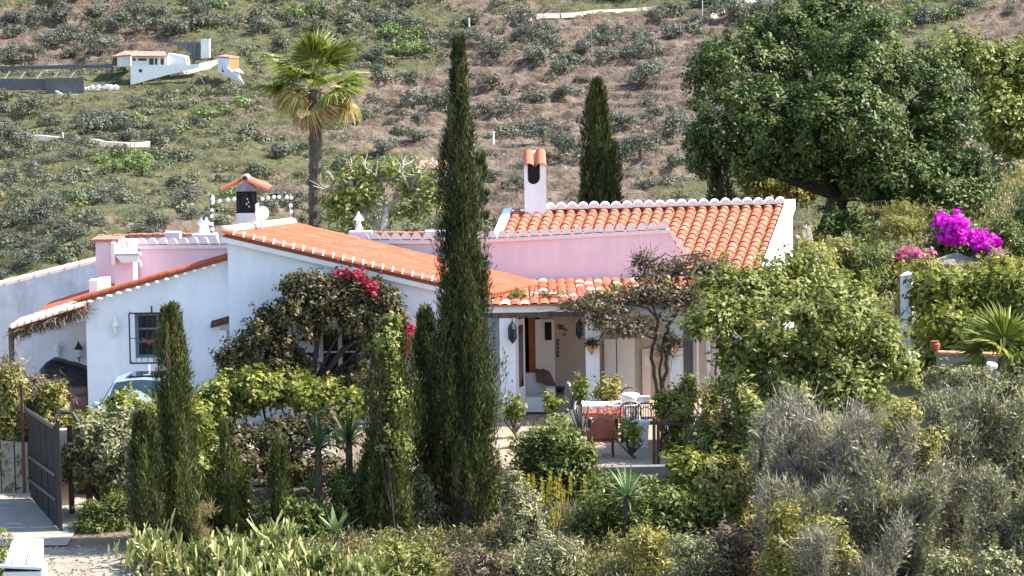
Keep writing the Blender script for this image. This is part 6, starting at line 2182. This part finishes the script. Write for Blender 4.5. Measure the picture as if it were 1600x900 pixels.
# pale succulents along the bottom left
for k, (px, pyt, Y, w, n, lab) in enumerate((
    (270, 830, 55.4, 60, 260, 'pale green succulent mound at the right end of the gravel bank'),
    (345, 815, 55.8, 60, 340, 'dense succulent mound below the small young cypress'),
    (425, 800, 56.0, 60, 380, 'tallest pale succulent mound left of the pale agave'),
    (500, 835, 55.2, 60, 340, 'succulent mound in front of the pale agave'),
    (565, 850, 54.8, 44, 220, 'yellowish succulent mound at the bottom right of the succulents'),
    (395, 860, 53.8, 90, 420, 'front row of pale succulents along the bottom edge'))):
    rng = np.random.default_rng(200 + k)
    X = at(px, 700, Y).x
    zg = float(gz(X, Y))
    t = thing('succulent', (X, Y, zg), lab, 'succulent', 'pale succulents along the front bank')
    h = max(.4, at(px, pyt, Y).z - zg)
    n *= 3
    P0 = np.stack([X + rng.normal(0, .55, n) * w / S(Y), Y + rng.normal(0, .35, n), np.zeros(n)], 1)
    hh = h * np.clip(1.1 - np.abs(P0[:, 0] - X) / (w / S(Y)) * .45, .35, 1) * rng.uniform(.45, 1.0, n)
    P0[:, 2] = gz(P0[:, 0], P0[:, 1]) + hh * rng.uniform(.1, .8, n)
    d = rng.normal(0, .38, (n, 3)); d[:, 2] = rng.uniform(.5, 1.4, n)
    L = rng.uniform(.14, .36, n)
    qs = []
    for r_ in (0, 1):
        qs.append(stripq(P0, d, rng.normal(0, .2, (n, 3)), L, np.full(n, .05) * rng.uniform(.7, 1.3, n), 3, N=rdirs(rng, n) if r_ == 0 else np.cross(d, rdirs(rng, n)), prof=[.85, 1, 1, .6]))
    nobj('foliage', qmesh('foliage', np.concatenate(qs), np.tile(np.repeat(rng.uniform(0, 1, n), 3), 2), M['lsucc'], worldpos(t)), t)
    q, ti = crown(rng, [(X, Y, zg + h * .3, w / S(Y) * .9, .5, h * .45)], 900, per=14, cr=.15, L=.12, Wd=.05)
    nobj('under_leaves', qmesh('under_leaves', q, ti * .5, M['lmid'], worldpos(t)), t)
plant('grass_tuft', 'tan dry grass tuft above the succulents beside the window cypress', 'grass tuft', 300, 57.2,
      [blob(302, 812, 30, 18, 57.2)], 1500, 'lstraw', per=20, cr=.14, L=.22, Wd=.012, droop=-1.5)
# ---- weeds and grass: nobody could count them
def weeds(name, x0, x1, y0, y1, n, mats, hmin, hmax, wd, seed, maskf=None):
    rng = np.random.default_rng(seed)
    X = rng.uniform(x0, x1, n); Y = rng.uniform(y0, y1, n)
    k = vnoise(X * 1.1, Y * 1.1, seed) + .35 * rng.uniform(-1, 1, n)
    if maskf is not None:
        kp = maskf(X, Y)
        X, Y, k = X[kp], Y[kp], k[kp]
    for i, m in enumerate(mats):
        lo, hi = i / len(mats), (i + 1) / len(mats)
        kk = np.clip(k, 0, .999)
        sel = (kk >= lo) & (kk < hi)
        c = int(sel.sum())
        if not c: continue
        P0 = np.stack([X[sel], Y[sel], gz(X[sel], Y[sel])], 1)
        hv = hmin + (hmax - hmin) * vnoise(P0[:, 0] * .9, P0[:, 1] * .9, seed + 3) * rng.uniform(.5, 1.2, c)
        d = rng.normal(0, .3, (c, 3)); d[:, 2] = 1
        q = stripq(P0, d, rng.normal(0, .2, (c, 3)) - [0, 0, .1], hv, wd * rng.uniform(.6, 1.4, c), 2, N=rdirs(rng, c), prof=[.7, 1, .05])
        rp = 5
        j = np.repeat(np.arange(c), rp)
        Pl = P0[j] + unit(d)[j] * (hv[j] * rng.uniform(.3, 1.0, len(j)))[:, None] + rng.normal(0, .03, (len(j), 3))
        ql = leafq(Pl, rdirs(rng, len(j)) + [0, 0, .5], rdirs(rng, len(j)) + [0, 0, .5], rng.uniform(.06, .14, len(j)), rng.uniform(.02, .05, len(j)))
        tt_ = rng.uniform(0, 1, c)
        o = nobj(name, qmesh(name, np.concatenate([q, ql]), np.concatenate([np.repeat(tt_, 2), np.clip(tt_[j] + rng.normal(0, .2, len(j)), 0, 1)]), M[m]))
        tag(o, kind='stuff')
front = lambda X, Y: (X > -7.1) & ~((X > -3.2) & (X < 4.6) & (Y > 61.3))
weeds('wild_grass', -7.2, 12.5, 52.5, 58.8, 19000, ['lgrey', 'lmid', 'lyel', 'ldry', 'lmid', 'lgrey', 'lstraw'], .2, .62, .018, 301, front)
weeds('wild_grass', -3.0, 5.0, 52.5, 57.0, 6000, ['lyel', 'lstraw', 'lgrey'], .2, .5, .014, 306, front)
weeds('wild_grass', -7.2, 6.0, 58.8, 61.2, 3200, ['lmid', 'lgrey', 'ldry'], .15, .4, .016, 302, front)
weeds('slope_grass', 5.5, 21, 76, 106, 13000, ['lyel', 'lgrey', 'lstraw', 'lmid'], .2, .5, .05, 303)
weeds('wild_grass', -13.4, -7.2, 52.3, 56.8, 90, ['lstraw', 'lgrey'], .1, .3, .02, 304)
weeds('wild_grass', -12.6, -7.5, 52.2, 53.4, 60, ['fyel', 'lstraw'], .4, .8, .03, 305)
plant('hedge_bush', 'bright green bush tip at the left edge above the white box', 'bush', 2, 48.5, [blob(-8, 850, 22, 30, 48.5), blob(-12, 885, 26, 26, 48.5)], 1600, 'lbright', per=18, cr=.12, L=.08, Wd=.035)
# ---------------------------------------------------------------- far hillside: farm, terraces, olives, scrub
def frect(mb, px0, py0, px1, py1, Y, depth, skew=0):
    a, b, c, d = at(px0, py1, Y), at(px1, py1, Y), at(px1, py0, Y), at(px0, py0, Y)
    mb.prism([a, b, c, d], (skew, depth, 0))
    return mb
hp = hit(258, 131)
YFm = hp.y
farm = thing('farmhouse', (hp.x, YFm, hp.z), 'distant white farmhouse with a red roof band on the hillside', 'house')
mb = MB()
q = lambda px, py, dy=0: at(px, py, YFm + dy)
mb.prism([q(204, 133), q(262, 117), q(311, 106), q(311, 100), q(262, 102), q(204, 103)], (0, .6, 0))
mb.build('terrace_wall', M['bright'], farm)
mb = MB()
mb.prism([q(205, 104, 1.5), q(262, 103, 1.5), q(262, 87, 1.5), q(205, 87, 1.5)], (0, .4, 0))
mb.prism([q(262, 103, 2), q(292, 101, 2), q(290, 88, 2), q(262, 83, 2)], (0, 5, 0))
mb.prism([q(177, 104, 4), q(204, 104, 4), q(204, 85, 4), q(196, 81, 4), q(177, 87, 4)], (0, 5, 0))
mb.build('wall', M['bright'], farm)
mb = MB()
mb.prism([q(204, 87, .2), q(260, 87, .2), q(258, 80, 3), q(207, 80, 3)], (0, .2, -.15))
mb.prism([q(174, 88, 3.4), q(205, 85, 3.4), q(204, 80, 6), q(196, 79, 6)], (0, .2, -.15))
mb.build('roof', M['farroof'], farm)
for px0, px1 in ((207, 212), (216, 229), (233, 240), (242, 246), (251, 256)):
    mb = MB(); frect(mb, px0, 91, px1, 101 if px0 > 230 else 95, YFm + 1.44, .02); mb.build('window', M['glass'], farm)
mb = MB(); frect(mb, 217, 108, 222, 113, YFm - .05, .04); mb.build('window', M['glass'], farm)
mb = MB(); frect(mb, 176, 90, 183, 103, YFm + 3.95, .04); mb.build('door', M['glass'], farm)
def farthing(name, label, cat, px, py, Y, build, group=None):
    p = at(px, py, Y)
    t = thing(name, p, label, cat, group)
    build(t)
    return t
def b_(t):
    mb = MB(); mb.prism([q(314, 92, 3), q(327, 90, 3), q(327, 62, 3), q(314, 62, 3)], (0, 2.2, 0)); mb.build('tower_wall', M['bright'], t)
    mb = MB(); mb.prism([q(313.4, 62, 2.9), q(327.6, 62, 2.9), q(327.6, 60.8, 2.9), q(313.4, 60.8, 2.9)], (0, 2.4, 0)); mb.build('tower_cap', M['bright'], t)
farthing('water_tower', 'tall narrow white tower right of the distant farmhouse', 'tower', 320, 92, YFm + 3, b_)
def b_(t):
    mb = MB(); mb.prism([q(300, 95, 4), q(313, 93, 4), q(313, 66, 4), q(268, 66, 4), q(268, 68, 4), q(300, 84, 4)], (0, .3, 0)); mb.build('net_panel', M['netting'], t)
    mb = MB()
    for px in (268, 290, 303): mb.prism([q(px, 92, 3.7), q(px + 1.3, 92, 3.7), q(px + 1.3, 57, 3.7), q(px, 57, 3.7)], (0, .12, 0))
    mb.build('post', M['steel'], t)
farthing('net_screen', 'dark mesh screen beside the white tower on the hill', 'screen', 290, 95, YFm + 4, b_)
def b_(t):
    mb = MB(); mb.prism([q(341, 112, 0), q(352, 118, -.6), q(381, 131, -2), q(379, 127, -2), q(372, 112, -1.2), q(358, 108, -1.5), q(340, 93, 0)], (0, .4, 0)); mb.build('ramp_wall', M['white'], t)
    mb = MB(); mb.prism([q(340, 112, .5), q(358, 113, -1.0), q(358, 91, -1.0), q(340, 89, .5)], (0, .3, 0)); mb.build('wall', M['white'], t)
    mb = MB(); mb.prism([q(358.1, 111, -1.0), q(373, 110, 2), q(373, 91, 2), q(358.1, 91, -1.0)], (0, .3, 0)); mb.build('side_wall', M['orangewall'], t)
    mb = MB(); mb.prism([q(339, 90, .4), q(358.5, 91, -1.2), q(374, 90.5, 2), q(352, 87.5, 5)], (0, 0, .25)); mb.build('roof', M['farroof'], t)
    mb = MB(); mb.prism([q(347, 112.6, -.4), q(351, 112.8, -.6), q(351, 105, -.6), q(347, 105, -.4)], (0, .1, 0)); mb.build('door', M['dark'], t)
    mb = MB(); mb.prism([q(365, 110, -1.8), q(380, 115, -2.2), q(374, 109, 0)], (0, .1, .15)); mb.build('porch_roof', M['bright'], t)
farthing('orange_shed', 'small shed with an orange side wall right of the white tower', 'shed', 355, 130, YFm, b_)
def b_(t):
    for px0, py0, px1, py1, dy in ((-20, 123, 70, 141, -3), (70, 122, 131, 147, -4)):
        mb = MB(); mb.prism([q(px0, py1, dy), q(px1, py1, dy), q(px1, py0, dy), q(px0, py0, dy)], (0, .5, 0)); mb.build('net_panel', M['netting'], t)
    mb = MB()
    for px in (12, 36, 62, 88, 113):
        mb.prism([q(px - 6, 123, -2.6), q(px - 4, 123, -2.6), q(px + 4.5, 112, -2.6), q(px + 2, 112, -2.6)], (0, .4, 0))
    mb.build('brace', M['bright'], t)
    mb = MB(); mb.prism([q(-20, 110, 4), q(176, 106, 4), q(176, 100, 4), q(-20, 104, 4)], (0, .4, 0)); mb.build('upper_wall', M['netting'], t)
farthing('netted_terrace', 'long dark netted terrace wall with pale braces left of the farmhouse', 'terrace', 60, 147, YFm - 3, b_)
def b_(t):
    rg = random.Random(2)
    for k in range(9):
        px = 132 + k * 6
        p = at(px + rg.uniform(-2, 2), 138.5 - k * .3 + rg.uniform(-1.5, 1.5), YFm - 3)
        mb = MB(); mb.ball(p, rg.uniform(.35, .6), 8, 5, (rg.uniform(.8, 1.3), .6, rg.uniform(.7, 1.2))); mb.build('sack', M['cloth'], t)
farthing('sack_row', 'row of pale sacks below the distant farmhouse', 'sacks', 155, 146, YFm - 3, b_)
mb = MB()
p = at(102, 148, YFm - 5)
mb.prism([at(94, 151, YFm - 5), at(120, 150, YFm - 5), at(120, 147, YFm - 5), at(98, 147, YFm - 5), at(88, 141, YFm - 5), at(85, 142, YFm - 5)], (0, .4, 0))
o = mb.build('low_white_wall', M['bright'], loc=p); tag(o, 'short white wall under the dark netted terrace', 'wall')
# small red roofed hut just left of the tallest cypress
Yh = hit(672, 268).y
hp2 = hit(672, 268)
t = thing('red_roof_hut', tuple(hp2), 'distant hut with a faded red roof left of the tallest cypress', 'hut')
mb = MB(); mb.prism([at(654, 272, Yh), at(698, 272, Yh), at(698, 262, Yh), at(654, 262, Yh)], (0, 4, 0)); mb.build('wall', M['stain'], t)
mb = MB(); mb.prism([at(650, 263.5, Yh - .4), at(701, 263.5, Yh - .4), at(698, 249.5, Yh + 5), at(657, 250.5, Yh + 5)], (0, .3, -.2)); mb.build('roof', M['farroof'], t)
mb = MB(); mb.prism([at(673, 251, Yh + 4), at(677, 251, Yh + 4), at(676, 246, Yh + 4), at(674, 246, Yh + 4)], (0, .5, 0)); mb.build('chimney', M['bright'], t)
# poles and a white post
for k, (px, pyt, pyb, w, m, lab) in enumerate(((923.5, 28, 88, 1.9, 'concrete', 'tall pale utility pole on the slope above the solitary cypress'), (1097.5, 2, 28, 1.4, 'plastic', 'thin pale pole beside the upper track'), (771, 207, 225, 3.0, 'bright', 'short white marker post right of the tallest cypress'), (98, 209, 220, 3, 'bright', 'short white marker post low on the left hillside'), (733, 30, 42, 3, 'bright', 'white marker post near the top of the tallest cypress'), (505, 0, 14, 2, 'plastic', 'thin pale pole above the palm at the top edge'))):
    g = hit(px, pyb)
    a, b = at(px, pyb + 2, g.y), at(px, pyt, g.y)
    mb = MB(); r = w / S(g.y) / 2
    mb.tube([a, b], [r * 1.1, r * .8], 6)
    mb.tube([b, b + Vector((0, 0, r * 1.2))], [r * 1.3, r * .9], 6)
    o = mb.build('utility_pole' if k in (0, 1, 5) else 'marker_post', M[m], loc=tuple(a))
    tag(o, lab, 'pole' if k in (0, 1, 5) else 'post', 'pale poles and posts on the hillside')
# tracks across the hill
def track(pts, w, lift=.12):
    pp = []
    for (x0, y0), (x1, y1) in zip(pts[:-1], pts[1:]):
        pp += [(x0 + (x1 - x0) * k / 10, y0 + (y1 - y0) * k / 10) for k in range(10)]
    Ys = np.array([hit(x, y).y for x, y in pp])
    kern = 9
    Ys = np.convolve(np.pad(Ys, kern // 2, 'edge'), np.ones(kern) / kern, 'valid')
    C = [at(x, y, yy) for (x, y), yy in zip(pp, Ys)]
    # cut and fill: the bed follows the smoothed slope
    zs = np.array([max(float(hz(c.x, c.y)), float(hz(c.x, c.y - .8)) - .1) for c in C])
    zs = np.convolve(np.pad(zs, 2, 'edge'), np.ones(5) / 5, 'valid') + lift + .25
    mb = MB()
    for i in range(len(C) - 1):
        a, b = C[i], C[i + 1]
        d = b - a; d.z = 0
        s = Vector((-d.y, d.x, 0)).normalized() * w
        A, B = Vector((a.x, a.y, zs[i])), Vector((b.x, b.y, zs[i + 1]))
        dn_ = Vector((0, 0, -.9))
        mb.face(A - s, B - s, B + s, A + s)
        mb.face(A - s, B - s, B - s * 1.6 + dn_, A - s * 1.6 + dn_)
        mb.face(A + s, B + s, B + s * 1.6 + dn_, A + s * 1.6 + dn_)
    return tag(mb.build('dirt_track', M['track'], merge=True), kind='structure')
track([(800, 33), (860, 26), (930, 20), (1010, 14), (1100, 9)], .55)
track([(990, 54), (1062, 46), (1100, 32), (1130, 18), (1146, 6)], 0.6, .1)
track([(1146, 5), (1200, 1)], .6, .1)
track([(0, 217), (50, 216), (110, 218), (190, 229), (240, 226)], .7)
track([(262, 117), (300, 112), (345, 92)], 1.0, .2)
# olives and bushes one can tell apart
def crownmesh(seed, n, r, mat, L=.34, flat=.72):
    rng = np.random.default_rng(seed)
    bl = [(rng.normal(0, .42 * r), rng.normal(0, .35 * r), r * flat * rng.uniform(.45, .95), r * rng.uniform(.45, .7), r * rng.uniform(.4, .65), r * flat * rng.uniform(.4, .6)) for k in range(5)]
    q, ti = crown(rng, bl, n, per=12, cr=.3 * r * .6, sub=2, L=L, Wd=L * .55, inner=.55)
    q[:, :, 2] = np.maximum(q[:, :, 2], .05)
    mb = MB()
    mb.tube([(0, 0, -.6), (.05, 0, r * .25), (-.05, .05, r * .7)], [.2, .15, .08], 5)
    return qmesh('crown', q, ti, M[mat]), mb.mesh('trunk', M['bark'])
OM = [crownmesh(300 + k, 1500, 2.4 + .2 * k, 'lolive', .30) for k in range(6)]
GM = [crownmesh(320 + k, 400, 2.9 + .2 * k, 'lgreenf', .45) for k in range(3)]
rng = np.random.default_rng(77)
placed = []
def free(x, y, d):
    return all((x - a) ** 2 + (y - b) ** 2 > d * d for a, b in placed)
def region(px, py):
    if py < 105 and px < 290: return 'on the reddish field above the distant farmhouse'
    if px < 480: return 'on the green slope below the distant farmhouse' if py > 105 else 'in the green gully right of the distant farmhouse'
    if px < 730: return 'on the slope between the palm and the tallest cypress' if py > 60 else 'near the top edge between the palm and the tallest cypress'
    if px < 1090: return 'on the brown terraces round the solitary cypress' if py > 60 else 'beside the pale track on the brown slope'
    return 'on the hill above the big dark evergreen'
def put_tree(name, me, px, py, s, label, cat, grp):
    g = hit(px, py)
    if not free(g.x, g.y, 3.2 * s): return False
    placed.append((g.x, g.y))
    o = bpy.data.objects.new(name, None)
    COL.objects.link(o)
    for nm, mm in zip(('crown', 'trunk'), me):
        c = bpy.data.objects.new(nm, mm)
        COL.objects.link(c)
        c.parent = o
    o.location = (g.x, g.y, float(hz(g.x, g.y)) - .35)
    o.rotation_euler = (0, 0, rng.uniform(0, 6.28))
    s *= 1.3
    o.scale = (s * rng.uniform(.9, 1.2), s, s * rng.uniform(.8, 1.05))
    w_ = region(px, py)
    tag(o, label + ' ' + w_, cat, grp + ' ' + w_)
    return True
OL = 'grey green olive tree'
for px, py in ((25, 35), (60, 38), (104, 32), (128, 66), (52, 85), (108, 88), (76, 66), (190, 40), (162, 78), (245, 48), (20, 55), (212, 25), (140, 20), (80, 12), (10, 90), (270, 55), (302, 42), (1030, 25), (1182, 20), (1140, 28), (935, 54), (948, 68), (835, 50), (825, 62), (870, 115), (845, 155), (1035, 178), (1050, 55), (1000, 245), (1045, 205), (1000, 132), (880, 150), (780, 85), (850, 95), (905, 100), (960, 95), (1020, 85), (860, 75), (770, 130), (795, 175), (880, 240)):
    put_tree('olive_tree', OM[rng.integers(6)], px, py + 4, rng.uniform(.8, 1.15), OL, 'olive tree', 'olive trees')
n = 0
for k in range(900):
    px, py = rng.uniform(-30, 1630), rng.uniform(-25, 440)
    if py > 300 and px > 500: continue
    g = hit(px, py)
    sm = float(soil_mask(g.x, g.y))
    if rng.uniform() < sm * .65: continue
    if 170 < px < 400 and 50 < py < 165: continue
    if px < 180 and 95 < py < 165: continue
    if 640 < px < 710 and 230 < py < 300: continue
    s = rng.uniform(.45, 1.1) if py < 250 else rng.uniform(.4, .8)
    if put_tree('olive_tree', OM[rng.integers(6)], px, py, s, OL, 'olive tree', 'olive trees'): n += 1
    if n > 215: break
for px, py, s in ((640, 60, 1.2), (665, 45, 1.0), (690, 70, 1.1), (622, 85, 1.0), (610, 58, .9), (655, 80, 1.0), (460, 30, .9), (490, 20, 1.0), (200, 265, 1.0), (222, 272, .8), (185, 258, .8), (600, 262, 1.3), (575, 268, 1.0), (628, 270, 1.0), (120, 300, .7), (1480, 25, 1.0), (1420, 20, .9), (1400, 38, .8), (150, 250, .6), (320, 185, .9), (420, 60, .9), (385, 45, 1.0)):
    put_tree('green_tree', GM[rng.integers(3)], px, py + 4, s, 'fresh green rounded tree', 'tree', 'green trees')
# scrub: one mass
def scrub(n, mat, seed, rmin, rmax, per, soilw, ylo=-60, yhi=470, L=.36):
    rng = np.random.default_rng(seed)
    X = rng.uniform(-104, 104, n * 4); Y = 250 + 340 * rng.uniform(0, 1, n * 4) ** .8
    Z = hz(X, Y)
    px, py = proj(X, Y, Z)
    s = soil_mask(X, Y)
    cl = .45 * fbm(X / 9, Y / 9, seed, 3) + .55 * fbm(X / 14, Y / 3.5, seed + 5, 3)
    k = (px > -330) & (px < 1930) & (py > ylo) & (py < yhi) & (rng.uniform(0, 1, n * 4) > s * soilw) & (cl + rng.uniform(-.13, .13, n * 4) > .47)
    k &= ~((px > 170) & (px < 385) & (py > 78) & (py < 125) & (Y < YFm + 9) & (Y > YFm - 6))
    k &= ~((px < 180) & (py > 96) & (py < 150) & (Y < YFm + 6) & (Y > YFm - 7))
    X, Y, Z = X[k][:n], Y[k][:n], Z[k][:n]
    m = len(X)
    r = rng.uniform(rmin, rmax, m)
    j = np.repeat(np.arange(m), per)
    u = rdirs(rng, len(j)); u[:, 2] = np.abs(u[:, 2])
    Pp = np.stack([X, Y, Z], 1)[j] + u * (r[j] * rng.uniform(.7, 1.05, len(j)))[:, None] * [1, 1, .8]
    N = unit(u + rdirs(rng, len(j)) * .6)
    T_ = np.cross(N, rdirs(rng, len(j)))
    q = leafq(Pp - unit(T_) * L * .5, T_, N, L * rng.uniform(.7, 1.5, len(j)) * np.clip(r[j], .6, 1.3), L * .75 * rng.uniform(.7, 1.3, len(j)) * np.clip(r[j], .6, 1.3))
    ti = np.clip(.6 * rng.uniform(0, 1, m)[j] + .4 * rng.uniform(0, 1, len(j)), 0, 1)
    o = nobj('hillside_scrub', qmesh('hillside_scrub', q, ti, M[mat]))
    tag(o, kind='stuff')
scrub(4200, 'lscrub', 401, .4, 1.35, 60, .95, L=.32)
scrub(190, 'lscrub', 411, 1.4, 2.6, 260, .9, L=.36)
scrub(40, 'lgreenf', 412, 1.2, 2.4, 200, 1.1, L=.36)
scrub(4600, 'lolive', 402, .3, .9, 26, .7, L=.24)
scrub(700, 'lyel', 403, .3, .9, 26, 1.15, L=.3)
scrub(1600, 'ldry', 404, .25, .6, 18, .3, L=.22)
scrub(1500, 'lscrub', 405, .3, .8, 26, .35, L=.26)
